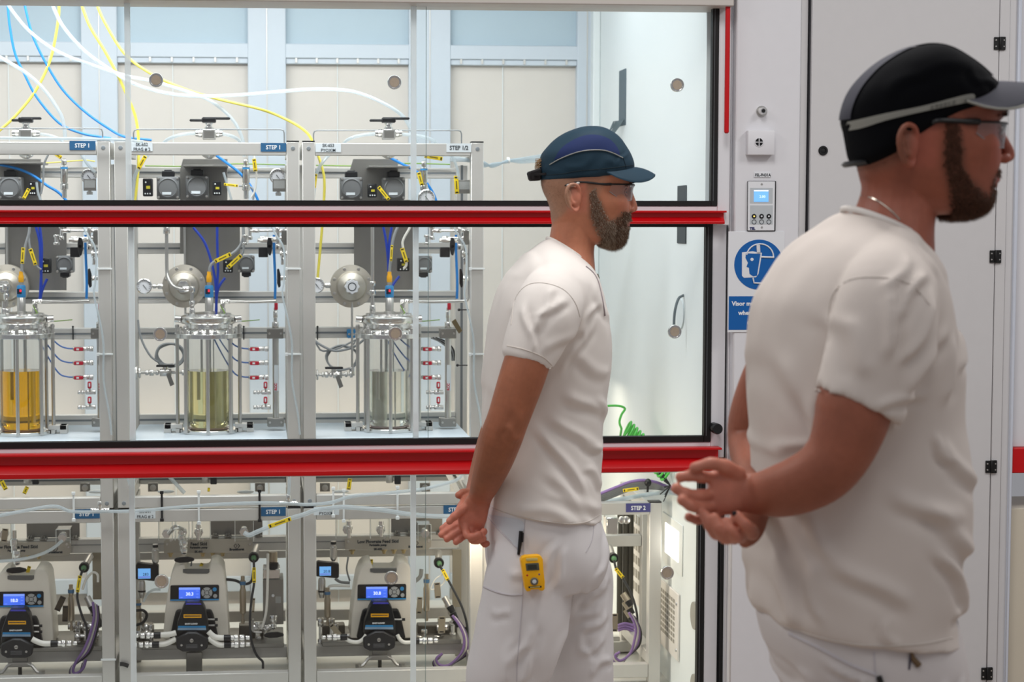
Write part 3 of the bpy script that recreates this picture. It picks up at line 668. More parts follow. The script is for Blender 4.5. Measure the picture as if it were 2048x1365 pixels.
# ---------------------------------------------------------------- reusable fittings
def bolts(par, c, r, n, Y, rad=.003, a0=PI / 4, m=None, name='bolt'):
    for i in range(n):
        a_ = a0 + 2 * PI * i / n
        MB().lathe([(.0004, 0), (rad, 0), (rad * .8, .003), (.0004, .0035)], (c[0] + r * math.cos(a_), Y, c[2] + r * math.sin(a_)), (0, -1, 0), 10).build(name, m or M_steel, par)
def actuator(cx, cy, r, Y, lab, cap=1, w=1.0, off=0.):
    """grey cast actuator: square body, round lid, four bolts, black cap above or below"""
    c = P(cx, cy, Y); c[0] += off; R_ = S(r, Y)
    t = thing('valve_actuator', lab, 'actuator', (c[0], Y, c[2] - R_))
    MB().box(c[0] - R_ * 1.02, c[0] + R_ * 1.02, Y, Y + .07, c[2] - R_ * 1.05, c[2] + R_ * 1.02).build('body', M_greycast, t, bevel=.006, bseg=2)
    MB().lathe([(R_ * .92, 0), (R_ * .92, .012), (R_ * .82, .016), (R_ * .78, .013), (.001, .014)], (c[0], Y, c[2]), (0, -1, 0), 28).build('round_lid', M_greycast, t)
    bolts(t, c, R_ * 1.2, 4, Y - .0, .0048)
    if w != 0: MB().box(c[0] - R_ * .5, c[0] + R_ * .3, Y - .0152, Y - .0142, c[2] - R_ * .62, c[2] - R_ * .38).build('maker_plate', M_label_w, t)
    z0 = c[2] + cap * R_ * 1.02
    m = MB(); m.box(c[0] - R_ * .56, c[0] + R_ * .56, Y + .005, Y + .055, min(z0, z0 + cap * R_ * .5), max(z0, z0 + cap * R_ * .5)); m.box(c[0] - R_ * .35, c[0] + R_ * .35, Y + .01, Y + .05, min(z0, z0 + cap * R_ * .62), max(z0, z0 + cap * R_ * .62)); m.build('position_cap', M_blackp, t, bevel=.002)
    return t
def solenoid(x0, y0, x1, y1, Y, lab, off=0., k=True):
    t = thing('solenoid_box', lab, 'solenoid', (P((x0 + x1) / 2, y1, Y)[0] + off, Y, P(x0, y1, Y)[2]))
    MB().pbox(x0, y0, x1, y1, Y, .04, off).build('housing', M_blackp, t, bevel=.003)
    w = x1 - x0; h = y1 - y0
    MB().pbox(x0 + w * .35, y0 + h * .42, x0 + w * .75, y0 + h * .58, Y - .0008, .001, off).build('yellow_print', mat('dim_yellow', (190, 180, 50), .5), t)
    for i in range(3):
        c = P(x0 + w * (.25 + .25 * i), y0 + h * .85, Y); MB().lathe([(.0004, 0), (.0025, 0), (.002, .002)], (c[0] + off, Y, c[2]), (0, -1, 0), 8).build('pin', M_tie, t)
    c = P(x0 + w * .3, y0 + h * .22, Y); MB().lathe([(.0004, 0), (.0028, 0), (.002, .002)], (c[0] + off, Y, c[2]), (0, -1, 0), 8).build('pin', M_tie, t)
    return t
def gauge(cx, cy, r, Y, lab, off=0., plate=False, stem=None):
    c = P(cx, cy, Y); c[0] += off; R_ = S(r, Y)
    t = thing('pressure_gauge', lab, 'gauge', (c[0], Y, c[2] - R_))
    MB().lathe([(.001, .02), (R_ * .96, .02), (R_, .0), (R_, -.004), (R_ * .9, -.006), (R_ * .88, 0), (.001, .0)], (c[0], Y, c[2]), (0, 1, 0), 32).build('case', M_chrome, t)
    MB().lathe([(.001, 0), (R_ * .87, 0), (.001, .0008)], (c[0], Y - .0008, c[2]), (0, -1, 0), 32).build('dial', M_signw, t)
    m = MB()
    for i in range(13):
        a_ = math.radians(-135 + 270 * i / 12 + 90); d = (math.cos(a_), math.sin(a_))
        m.path([(c[0] + d[0] * R_ * .66, Y - .0022, c[2] + d[1] * R_ * .66), (c[0] + d[0] * R_ * .8, Y - .0022, c[2] + d[1] * R_ * .8)], .0006, 4)
    m.build('dial_marks', M_txt_d, t)
    MB().path([(c[0] - R_ * .15, Y - .003, c[2] + R_ * .2), (c[0] + R_ * .4, Y - .003, c[2] - R_ * .5)], [.0012, .0004], 5).build('needle', M_txt_d, t)
    if stem:
        e = P(stem, cy, Y); m = MB(); m.cyl((c[0] + R_, Y + .008, c[2]), (e[0] + off, Y + .008, c[2]), .005); m.hexn((c[0] + R_ * 1.05, Y + .008, c[2]), (c[0] + R_ * 1.45, Y + .008, c[2]), .009); m.hexn((e[0] + off - .018, Y + .008, c[2]), (e[0] + off, Y + .008, c[2]), .011); m.build('stem', M_steel, t, bevel=.0006)
    if plate:
        MB().box(c[0] - R_ * .62, c[0] + R_ * 1.02, Y - .012, Y - .010, c[2] - R_ * 1.9, c[2] - R_ * .35).build('tag_plate', M_steel_d, t, bevel=.0006)
        MB().box(c[0] - R_ * .5, c[0] + R_ * .9, Y - .0125, Y - .0119, c[2] - R_ * 1.5, c[2] - R_ * .5).build('print_field', mat('faint_print', (172, 174, 172), .5, .3, var=.25, scale=400), t)
        m = MB(); m.cyl((c[0] + R_ * .1, Y + .008, c[2] - R_ * .95), (c[0] + R_ * .1, Y + .008, c[2] - R_ * 2.4), .006); m.hexn((c[0] + R_ * .1, Y + .008, c[2] - R_ * 2.), (c[0] + R_ * .1, Y + .008, c[2] - R_ * 2.4), .011); m.build('stem', M_steel, t)
    return t
def fitting_run(pts, r, nuts, lab, m=None, name='steel_pipe', cat='pipe'):
    """rigid pipe through world points with hexagonal nuts at fractions"""
    t = thing(name, lab, cat, (np.mean([p[0] for p in pts]), pts[0][1], min(p[2] for p in pts)))
    MB().path(pts, r, 12).build('pipe', m or M_steel, t)
    for a_, b_, rr in nuts:
        MB().hexn(a_, b_, rr).build('nut', M_chrome, t, bevel=.0006)
    return t
def tagstrip(pa, pb, Y, w, lab, m=None, grp=None, txt=True, Yb=None, off=0.):
    """flat strip label (yellow) from pixel pa to pixel pb with black end clips"""
    a = P(pa[0], pa[1], Y); b = P(pb[0], pb[1], Y if Yb is None else Yb); a[0] += off; b[0] += off
    d = (b - a); L = np.linalg.norm(d); d /= L; n = np.cross(d, [0, 1, 0]); n /= np.linalg.norm(n); h = S(w, Y) / 2
    t = thing('wire_tag', lab, 'tag', tuple((a + b) / 2), grp)
    def slab(s0, s1, hh, th, off_):
        q = [a + d * s0 - n * hh, a + d * s1 - n * hh, a + d * s1 + n * hh, a + d * s0 + n * hh]; m_ = MB()
        vs = [v + np.array([0, -off_ - th, 0]) for v in q] + [v + np.array([0, -off_, 0]) for v in q]
        return m_.add(vs, [(0, 1, 2, 3), (7, 6, 5, 4)] + [(i, i + 4, (i + 1) % 4 + 4, (i + 1) % 4) for i in range(4)])
    slab(0, L, h, .002, 0).build('strip', m or M_ytag, t, bevel=.0006)
    slab(L * .05, L * .12, h * .62, .0012, .002).build('clip', M_blackp, t); slab(L * .88, L * .95, h * .62, .0012, .002).build('clip', M_blackp, t)
    if txt: slab(L * .28, L * .74, h * .28, .0003, .002).build('print_line', mat('tag_print', (120, 104, 24), .6, var=.5, scale=500), t)
    return t
def lever_valve(x, y, Y, lab, off=0., kind='h'):
    """steel valve body with black paddle; h = horizontal paddle under y, v = vertical"""
    c = P(x, y, Y); c[0] += off
    t = thing('needle_valve', lab, 'valve', tuple(c))
    if kind == 'v':
        MB().pbox(x - 22, y + 2, x - 3, y + 22, Y, .03, off).build('block', M_blackp, t, bevel=.002)
        poly = [(-3, 22), (3, 20), (6, 8), (5, -8), (2, -22), (-2, -20), (-5, -6), (-5, 8)]
        MB().prism([(c[0] + S(p[0], Y), c[2] + S(p[1] * .85, Y)) for p in poly], Y - .03, Y - .02).build('paddle', M_blackp, t, bevel=.002)
        m = MB(); m.hexn((c[0] - S(24, Y), Y + .01, c[2] + S(12, Y)), (c[0] + S(14, Y), Y + .01, c[2] + S(12, Y)), .009); m.cyl((c[0], Y - .03, c[2]), (c[0], Y + .01, c[2]), .006); m.build('body', M_chrome, t, bevel=.0006)
    else:
        poly = [(-20, 0), (-17, 5), (-8, 7), (8, 8), (20, 4), (21, -2), (8, -6), (-8, -7), (-18, -4)]
        MB().prism([(c[0] + S(p[0], Y), c[2] + S(p[1] * .8, Y)) for p in poly], Y - .03, Y - .016).build('paddle', M_blackp, t, bevel=.003)
        m = MB(); m.cyl((c[0], Y, c[2] + S(8, Y)), (c[0], Y, c[2] + S(28, Y)), .008); m.hexn((c[0], Y, c[2] + S(10, Y)), (c[0], Y, c[2] + S(20, Y)), .012); m.hexn((c[0], Y, c[2] + S(24, Y)), (c[0], Y, c[2] + S(38, Y)), .014); m.build('body', M_chrome, t, bevel=.0006)
    return t

# ---------------------------------------------------------------- reactors
YV = 6.27
M_liq = []
for nm, rgb in (('amber_liquid', (255, 192, 34)), ('pale_gold_liquid', (248, 238, 178)), ('clear_liquid', (252, 250, 240))):
    m = bpy.data.materials.new(nm); m.use_nodes = True; b_ = m.node_tree.nodes['Principled BSDF']
    b_.inputs['Base Color'].default_value = lin(rgb); b_.inputs['Roughness'].default_value = .02; b_.inputs['Transmission Weight'].default_value = 1; b_.inputs['IOR'].default_value = 1.33
    nz = m.node_tree.nodes.new('ShaderNodeTexNoise'); nz.inputs['Scale'].default_value = 3
    mr = m.node_tree.nodes.new('ShaderNodeMapRange'); mr.inputs[3].default_value = .01; mr.inputs[4].default_value = .05
    m.node_tree.links.new(nz.outputs[0], mr.inputs[0]); m.node_tree.links.new(mr.outputs[0], b_.inputs['Roughness'])
    M_liq.append(m)
def reactor(k, cx):
    Y = YV; X = P(cx, 700, Y)[0]; z = lambda y: P(cx, y, Y)[2]; u = lambda p: S(p, Y); zb = ZSH
    t = thing('glass_reactor', 'glass reactor vessel on the %s skid holding %s liquid' % (SK[k], ['amber orange', 'pale gold', 'nearly clear'][k]), 'reactor', (X, Y, zb))
    MB().lathe([(u(40), 0), (u(58), 0), (u(58), u(7)), (u(50), u(8)), (u(48), u(4)), (u(40), u(3))], (X, Y, zb), n=48, ring=True).build('base_ring', M_chrome, t, bevel=.0008)
    MB().lathe([(.001, .002), (u(30), .002), (u(44), u(9)), (u(30), u(11)), (.001, u(11))], (X, Y, zb), n=40).build('vessel_bottom', mat('tinted_base', (150, 120, 116), .3, .6), t)
    for s_ in (-1, 1):
        x0 = X + s_ * u(52); x1 = X + s_ * u(88)
        m = MB(); m.box(min(x0, x1), max(x0, x1), Y - .02, Y + .035, zb + u(8), zb + u(17)); xx = X + s_ * u(82); m.box(xx - u(7), xx + u(7), Y - .02, Y + .035, zb + .0005, zb + u(17)); xx = X + s_ * u(62); m.box(xx - u(4), xx + u(4), Y - .02, Y + .035, zb + .0005, zb + u(10))
        m.build('foot_bracket', M_alu, t, bevel=.001)
    zg0, zg1 = zb + u(10), z(670)
    R_ = u(44)
    MB().lathe([(R_, zg0 - zb), (R_, zg1 - zb), (R_ - .0035, zg1 - zb), (R_ - .0035, zg0 - zb)], (X, Y, zb), n=48, ring=True).build('glass_cylinder', M_glass2, t)
    MB().lathe([(.001, zg0 - zb + .002), (R_ * .8, zg0 - zb + .002), (R_ - .0042, zg0 - zb + .014), (R_ - .0042, z(741) - zb), (.001, z(741) - zb - .001)], (X, Y, zb), n=48).build('liquid', M_liq[k], t)
    m = MB(); m.cyl((X + u(10), Y, z(860)), (X + u(10), Y, z(665)), .0022); m.cyl((X - u(14), Y + .02, z(800)), (X - u(14), Y + .02, z(665)), .004); m.build('dip_tube', M_steel, t)
    for i in range(8):
        a_ = 2 * PI * i / 8 + PI / 2
        if i == 4 and False: continue
        xx, yy = X + u(62) * math.cos(a_), Y - u(62) * math.sin(a_) * 1.0
        r_ = MB().cyl((xx, yy, zb + u(3)), (xx, yy, z(652)), u(3.7), n=14); r_.lathe([(u(3.7), 0), (u(4.6), .002), (u(4.2), .008), (u(2), .011), (.0004, .0115)], (xx, yy, z(655)), n=12); r_.build('tie_rod', M_steel, t)
    MB().lathe([(R_ * .98, 0), (u(67), 0), (u(67), u(9)), (R_ * 1.0, u(9))], (X, Y, z(675)), n=56, ring=True).build('lower_flange', M_chrome, t, bevel=.001)
    MB().lathe([(R_, 0), (u(52), 0), (u(50), u(5)), (u(44), u(10)), (u(43), u(18)), (R_ * .9, u(18))], (X, Y, z(666)), n=48).build('neck_cone', M_chrome, t)
    for i in range(12):
        a_ = 2 * PI * i / 12 + .26; xx, yy = X + u(57) * math.cos(a_), Y + u(57) * math.sin(a_)
        MB().lathe([(u(4), 0), (u(4), u(6)), (u(2.6), u(7)), (u(2.6), u(11)), (.0004, u(12))], (xx, yy, z(666)), n=8).build('flange_nut', M_chrome, t)
    MB().lathe([(u(44), 0), (u(53), u(1)), (u(56), u(5)), (u(56), u(13)), (u(52), u(17)), (u(46), u(18))], (X, Y, z(648)), n=56).build('clamp_ring', M_chrome, t)
    for s_ in (-1, 1):
        MB().path([(X + s_ * u(54), Y - .02, z(638)), (X + s_ * u(66), Y - .02, z(637))], [u(7), u(6.5)], 14).build('clamp_screw', M_chrome, t)
    MB().lathe([(.001, 0), (u(47), 0), (u(46), u(4)), (u(30), u(6)), (.001, u(6))], (X, Y, z(631)), n=48).build('lid', M_chrome, t)
    MB().lathe([(u(12), 0), (u(12), u(4)), (u(8.4), u(5)), (u(8.4), u(32)), (u(7.6), u(33)), (.001, u(33))], (X + u(2), Y, z(628)), n=24).build('level_sensor', M_steel, t)
    s_ = MB().lathe([(u(8.6), 0), (u(8.8), u(2)), (u(8.8), u(21)), (u(7), u(24)), (.001, u(24))], (X + u(2), Y, z(595)), n=24).build('sensor_head', M_lblue, t)
    MB().box(X - u(5), X + u(4), Y - u(9.6), Y - u(8), z(588), z(578)).build('sensor_display', mat('dark_display', (30, 34, 52), .3), s_)
    MB().box(X + u(0), X + u(3.5), Y - u(10.1), Y - u(9.4), z(584), z(579)).build('red_digits', mat('red_led', (235, 40, 60), .4, emit=1.0), s_)
    MB().lathe([(u(4.5), 0), (u(4.5), u(6)), (.001, u(6.5))], (X + u(2), Y, z(571)), n=16).build('connector', M_grey, t)
    MB().lathe([(u(4.6), 0), (u(5.4), u(2)), (u(5.4), u(12)), (u(4), u(15)), (u(4), u(21)), (.001, u(22))], (X + u(2), Y, z(565)), n=12).build('cable_plug', M_yplug, t)
    # ports on the lid: left riser with elbow, right elbow with horizontal pipe
    for sx_, y1 in ((-32, 603), (29, 604)):
        m = MB(); xx = X + u(sx_); m.cyl((xx, Y, z(630)), (xx, Y, z(y1)), u(4)); m.build('port', M_steel, t)
        MB().hexn((xx, Y, z(628)), (xx, Y, z(617)), u(6.5)).build('port_nut', M_chrome, t, bevel=.0008)
    return X
RX = [42, 417, 777]
cab_t = 'signal cable of the level sensor on the %s reactor'
for k in range(3):
    X = reactor(k, RX[k]); u = lambda p: S(p, YV); z = lambda y: P(RX[k], y, YV)[2]
    xx = X + u(29)
    ln = [108, 106, 122][k]
    pts = smooth_pts([(xx, YV, z(606)), (xx + u(1), YV, z(603.5)), (xx + u(6), YV, z(603)), (xx + u(60), YV - .02, z(604)), (xx + u(ln), YV - .04, z(602))], 4)
    if k == 2: pts += [np.array((xx + u(ln + 6), YV - .045, z(600))), np.array((xx + u(ln + 9), YV - .045, z(594))), np.array((xx + u(ln + 9), YV - .045, z(480)))]
    fitting_run(pts, u(3.1), [((xx + u(4), YV, z(603)), (xx + u(14), YV, z(603)), u(5.2)), ((xx - u(5), YV, z(604)), (xx + u(5), YV, z(604)), u(5.5))], 'horizontal steel pipe leaving the %s reactor lid to the right' % SK[k])
# riser pipes left
k = 1; X = P(417, 700, YV)[0]; z = lambda y: P(417, y, YV)[2]; xx = X - u(32)
pp = smooth_pts([(xx, YV, z(608)), (xx, YV, z(590)), (xx, YV, z(582)), (xx - u(2), YV, z(578.5)), (xx - u(8), YV, z(578)), (xx - u(22), YV, z(578)), (xx - u(36), YV + .01, z(573)), (xx - u(46), YV + .02, z(560)), (xx - u(50), YV + .03, z(540)), (xx - u(50), YV + .03, z(470)), (xx - u(50), YV + .03, z(440))], 4)
fitting_run(pp, u(3.4), [((xx, YV, z(612)), (xx, YV, z(602)), u(6)), ((xx - u(18), YV, z(578)), (xx - u(6), YV, z(578)), u(6.4)), ((xx, YV, z(585)), (xx, YV, z(573)), u(6.2)), ((xx - u(50), YV + .03, z(468)), (xx - u(50), YV + .03, z(452)), u(7.5))], 'bent steel riser pipe looping up left of the middle reactor')
X = P(777, 700, YV)[0]; xx = X - u(32)
fitting_run([(xx, YV, z(608)), (xx, YV, z(440))], u(3.4), [((xx, YV, z(624)), (xx, YV, z(612)), u(6.5)), ((xx, YV, z(592)), (xx, YV, z(581)), u(7)), ((xx, YV, z(573)), (xx, YV, z(564)), u(6.5))], 'straight steel riser pipe left of the right reactor')
X = P(42, 700, YV)[0]; xx = X - u(27)
fitting_run(smooth_pts([(xx, YV, z(612)), (xx, YV, z(585)), (xx, YV, z(577)), (xx - u(4), YV, z(574)), (xx - u(30), YV, z(572))], 4), u(3.4), [((xx, YV, z(628)), (xx, YV, z(616)), u(7)), ((xx, YV, z(598)), (xx, YV, z(586)), u(6)), ((xx - u(2), YV, z(580)), (xx - u(2), YV, z(568)), u(6.4))], 'steel elbow pipe on the left reactor lid')

# ---------------------------------------------------------------- round steel chambers behind the reactors
YD = 6.42
def chamber(k, cx, knob):
    c = P(cx, 573, YD); R_ = S(43, YD)
    t = thing('round_chamber', 'round bolted steel chamber plate behind the %s reactor' % SK[k], 'chamber', (c[0], YD, c[2] - R_))
    MB().lathe([(.001, .03), (R_, .03), (R_, .0), (R_ * .72, -.004), (R_ * .64, -.018), (R_ * .42, -.026), (R_ * .36, -.03), (.001, -.03)], (c[0], YD, c[2]), (0, 1, 0), 48).build('dished_plate', mat('satin_steel', (196, 190, 178), .42, .8, var=.04), t)
    bolts(t, c, R_ * .86, 8, YD - .001, .0062, PI / 8, M_steel)
    if knob:
        poly = []
        for i in range(32):
            a_ = 2 * PI * i / 32; rr = R_ * (.33 + .035 * math.cos(8 * a_)); poly.append((c[0] + rr * math.cos(a_), c[2] + rr * math.sin(a_)))
        MB().prism(poly, YD - .045, YD - .028).build('star_knob', M_signw, t, bevel=.002)
        MB().lathe([(R_ * .16, 0), (R_ * .2, 0), (R_ * .2, .001), (R_ * .16, .001)], (c[0], YD - .045, c[2]), (0, -1, 0), 24, ring=True).build('knob_print', M_txt_d, t)
    else:
        MB().hexn((c[0], YD - .028, c[2]), (c[0], YD - .06, c[2]), R_ * .3).build('hub', M_chrome, t, bevel=.001)
chamber(0, 13, False); chamber(1, 368, False); chamber(2, 703, True)
gauge(288.5, 573, 15.5, YD, 'round pressure gauge left of the middle steel chamber', stem=326)
gauge(633.5, 571, 15.5, YD, 'round pressure gauge left of the right steel chamber', stem=662)

# ---------------------------------------------------------------- valve panels and actuators
YP = 6.49
def panel(pix, lab, off=0.):
    return MB().pprism(pix, YP, .006, off).build('mounting_plate', M_steel_d, label=lab, cat='plate', bevel=.001)
panel([(366, 318), (455, 318), (455, 400), (480, 400), (480, 582), (371, 582), (371, 508), (360, 508), (360, 340)], 'grey steel mounting plate on the middle skid')
panel([(706, 318), (796, 318), (796, 400), (826, 400), (826, 580), (708, 580), (708, 340), (700, 340)], 'grey steel mounting plate on the right skid')
panel([(-20, 318), (82, 318), (82, 440), (133, 440), (133, 581), (10, 581), (10, 455), (-20, 455)], 'grey steel mounting plate on the left skid')
def tray(x0, x1, y, lab):
    a = P(x0, y, 6.33)[0]; b = P(x1, y, 6.33)[0]; z = P(x0, y, 6.33)[2]
    MB().box(a, b, 6.33, YP, z - .006, z).build('drip_tray', M_steel_d, label=lab, cat='tray', bevel=.001)
tray(366, 455, 330, 'thin steel tray above the middle actuators'); tray(738, 820, 332, 'thin steel tray above the right actuators'); tray(-20, 86, 324, 'thin steel tray above the left actuator')
YA2 = 6.36
actuator(336, 376, 22, YA2, 'grey round actuator left of the pair on the middle skid')
actuator(394, 374, 22, YA2 + .02, 'grey round actuator right of the pair on the middle skid')
actuator(703, 377, 22, YA2, 'grey round actuator left of the pair on the right skid')
actuator(788, 377, 22, YA2 + .02, 'grey round actuator right of the pair on the right skid')
actuator(20, 376, 22, YA2, 'grey round actuator above the red handle on the left skid')
actuator(492.5, 528, 16.5, YA2, 'grey square actuator right of the middle reactor sensor', -1)
actuator(848, 529, 16.5, YA2, 'grey square actuator right of the right reactor sensor', -1)
actuator(129, 529, 16.5, YA2, 'grey square actuator right of the left reactor sensor', -1)
solenoid(285.5, 357, 305, 393, YA2 - .02, 'black solenoid box at the far left of the middle skid')
solenoid(425, 362, 443, 391, YA2 - .02, 'black solenoid box right of the middle actuators')
solenoid(736, 368, 754, 395, YA2 - .02, 'black solenoid box between the right skid actuators')
solenoid(57, 362, 73, 391, YA2 - .02, 'black solenoid box beside the left skid actuator')
solenoid(446, 519, 466, 546, YA2 - .02, 'black solenoid box above the middle reactor')
solenoid(795, 516, 819, 543, YA2 - .02, 'black solenoid box above the right reactor')
solenoid(80, 517, 101, 547, YA2 - .02, 'black solenoid box above the left reactor')
gauge(555, 353, 16, YF + .14, 'pressure gauge with small steel tag plate at the right of the middle upper skid', plate=True)
gauge(177, 353, 15, YF + .14, 'pressure gauge with small steel tag plate at the right of the left upper skid', plate=True)
gauge(853, 396, 17, YF + .2, 'pressure gauge half hidden by the red handle on the right upper skid')
c_ = P(929, 373, YF + .1)
t = thing('rating_plate', 'small engraved steel plate near the right post of the right upper skid', 'plate', c_)
MB().pbox(915.5, 360.5, 943, 387.5, YF + .1, .002).build('plate', M_steel_d, t, bevel=.0006)
MB().pbox(918, 363, 941, 379, YF + .0995, .0006).build('print_field', mat('faint_print', (172, 174, 172), .5, .3, var=.25, scale=400), t)
# small regulators standing under the top bar
def regulator(x, y0, y1, Y, lab, cap=False):
    c = P(x, y0, Y); zt_, zb_ = c[2], P(x, y1, Y)[2]; h_ = zt_ - zb_
    t = thing('tube_fitting', lab, 'fitting', (c[0], Y, zb_))
    MB().lathe([(.001, 0), (.008, 0), (.008, h_ * .2), (.013, h_ * .22), (.013, h_ * .36), (.009, h_ * .38), (.012, h_ * .42), (.012, h_ * .8), (.007, h_ * .84), (.007, h_), (.001, h_)], (c[0], Y, zb_), n=16).build('barrel', M_chrome, t)
    MB().hexn((c[0], Y, zb_ + h_ * .22), (c[0], Y, zb_ + h_ * .34), .0145).build('nut', M_chrome, t, bevel=.0008)
    MB().hexn((c[0], Y, zb_ + h_ * .86), (c[0], Y, zb_ + h_ * .98), .010).build('nut', M_chrome, t, bevel=.0008)
    MB().lathe([(.0122, 0), (.0124, 0), (.0124, .006), (.0122, .006)], (c[0], Y, zb_ + h_ * .74), n=16).build('blue_band', M_lblue, t)
regulator(492, 318, 398, YF + .2, 'tall slim steel fitting on the middle upper skid')
regulator(128, 318, 396, YF + .2, 'tall slim steel fitting on the left upper skid')
regulator(848, 322, 396, YF + .25, 'tall slim steel fitting on the right upper skid')
# tags and cables of the upper zone
tagstrip((448, 369), (476, 372), YA2 - .05, 5, 'yellow tag lying level beside the middle solenoid')
tagstrip((757, 374), (778, 400), YA2 - .05, 7, 'yellow tag slanting down beside the right solenoid')
tagstrip((58, 378), (47, 398), YA2 - .05, 7, 'yellow tag slanting down on the left skid actuator')
tagstrip((291, 312), (277, 338), YF + .12, 8, 'yellow tag wrapped on a pale hose, left of the middle skid')
tagstrip((849, 312), (885, 318), YF + .1, 8, 'yellow tag under the top bar of the right skid')
tagstrip((912, 352), (914, 388), YF + .1, 9, 'yellow tag hanging beside the engraved steel plate')
tagstrip((837, 345), (844, 371), YF + .2, 8, 'yellow tag hanging beside the right slim fitting')
tagstrip((631, 348), (628, 376), YF + .12, 8, 'yellow tag at the left post of the right skid')
tagstrip((508, 318), (511, 343), YF + .15, 8, 'yellow tag on a cable at the right of the middle skid')
tagstrip((108, 306), (123, 316), YF + .12, 7, 'yellow tag under the STEP 1 label of the left skid')
hose([(300, 304, 6.2), (284, 326), (270, 352), (266, 380), (264, 410)], YF + .14, .0062, M_clearw, 'pale hose at the left post of the middle skid')
hose([(660, 308, 6.2), (645, 325), (634, 345), (629, 375), (626, 410)], YF + .14, .0058, M_clearw, 'pale hose at the left post of the right skid')
hose([(428, 308), (452, 325), (478, 345), (498, 368), (514, 396), (522, 420)], YA2 + .0, .0046, M_blue, 'blue tube slanting right on the middle upper skid')
hose([(765, 308), (800, 326), (835, 345), (856, 370), (870, 395), (876, 420)], YA2 + .0, .0046, M_blue, 'blue tube slanting right on the right upper skid')
hose([(-10, 328), (30, 336), (64, 350), (92, 370), (118, 386), (140, 410)], YA2 + .0, .0046, M_blue, 'blue tube slanting right on the left upper skid')
hose([(160, 305), (176, 330), (190, 345)], YF + .12, .005, M_clearw, 'short pale hose in the corner of the left upper skid')
hose([(98, 306), (88, 330), (86, 365), (82, 388)], YF + .13, .0035, M_grey, 'thin grey cable loop on the left upper skid')
hose([(478, 372), (500, 374), (508, 384), (506, 400)], YA2 - .04, .0032, M_grey, 'grey cable from the level yellow tag')
hose([(508, 312), (513, 350), (510, 380), (502, 396)], YF + .16, .0030, M_wtube, 'thin white cable beside the middle slim fitting')
hose([(73, 365), (76, 385), (82, 402)], YF + .2, .004, M_clearw, 'pale hose beside the left solenoid box')
hose([(447, 345), (455, 372), (463, 400)], YA2 - .02, .004, M_clearw, 'pale hose below the middle tray')
hose([(905, 312), (915, 340), (916, 358)], YF + .1, .0045, M_clearw, 'pale hose above the engraved steel plate')
for k, (xa_, ya_, xb_) in enumerate(((60, 325, 190), (290, 332, 570), (632, 331, 900))):
    hose([(xa_, ya_), ((xa_ + xb_) / 2 - 30, ya_ + 1), ((xa_ + xb_) / 2 + 40, ya_ - 4), (xb_, ya_ - 2)], YR - .02, .0022, M_gy if k else M_yellow, 'thin green yellow wire along the rear bar of the %s skid' % SK[k])

# ---------------------------------------------------------------- middle zone details (pixels of the middle skid, repeated with their own offsets)
def redvalve_h(x, y, Y, k, n):
    c = P(x, y, Y); u_ = lambda p: S(p, Y)
    t = thing('red_ball_valve', 'red levered ball valve, %s of three with blue tubes, %s skid' % (n, SK[k]), 'valve', (c[0], Y, c[2] - u_(6)))
    MB().path([(c[0] - u_(20), Y, c[2]), (c[0] - u_(18), Y, c[2]), (c[0] + u_(0), Y, c[2])], [u_(3), u_(4.2), u_(4.2)], 12).build('inlet', M_chrome, t)
    MB().box(c[0] - u_(17), c[0] + u_(1), Y - .018, Y - .008, c[2] - u_(4), c[2] + u_(3.2)).build('lever', M_red2, t, bevel=.002)
    MB().box(c[0] - u_(12), c[0] - u_(7), Y - .0186, Y - .0179, c[2] - u_(2), c[2] + u_(1.5)).build('lever_print', M_txt_w, t)
    m = MB(); m.hexn((c[0], Y, c[2]), (c[0] + u_(12), Y, c[2]), u_(5.2)); m.hexn((c[0] + u_(13), Y, c[2]), (c[0] + u_(20), Y, c[2]), u_(6)); m.build('body', M_steel, t, bevel=.0008)
def redvalve_v(x, y, Y, k, n):
    c = P(x, y, Y); u_ = lambda p: S(p, Y)
    t = thing('red_ball_valve', 'ball valve with upright red lever, %s of the pair, %s skid' % (n, SK[k]), 'valve', (c[0], Y, c[2] - u_(6)))
    m = MB(); m.hexn((c[0] - u_(8), Y, c[2]), (c[0] + u_(11), Y, c[2]), u_(5)); m.cyl((c[0] - u_(16), Y, c[2]), (c[0] - u_(8), Y, c[2]), u_(2.6)); m.hexn((c[0] - u_(24), Y, c[2]), (c[0] - u_(18), Y, c[2]), u_(4.2)); m.hexn((c[0] - u_(17), Y, c[2]), (c[0] - u_(12), Y, c[2]), u_(4.6)); m.build('body', M_steel, t, bevel=.0008)
    MB().cyl((c[0], Y - .01, c[2] + u_(2)), (c[0], Y - .01, c[2] + u_(9)), u_(2)).build('stem', M_steel, t)
    MB().box(c[0] - u_(3.8), c[0] + u_(3.8), Y - .018, Y - .008, c[2] + u_(8), c[2] + u_(22)).build('lever', M_red2, t, bevel=.003)
    MB().box(c[0] - u_(1.4), c[0] + u_(1.4), Y - .0187, Y - .0179, c[2] + u_(12), c[2] + u_(19)).build('lever_print', M_txt_w, t)
YM2 = 6.30
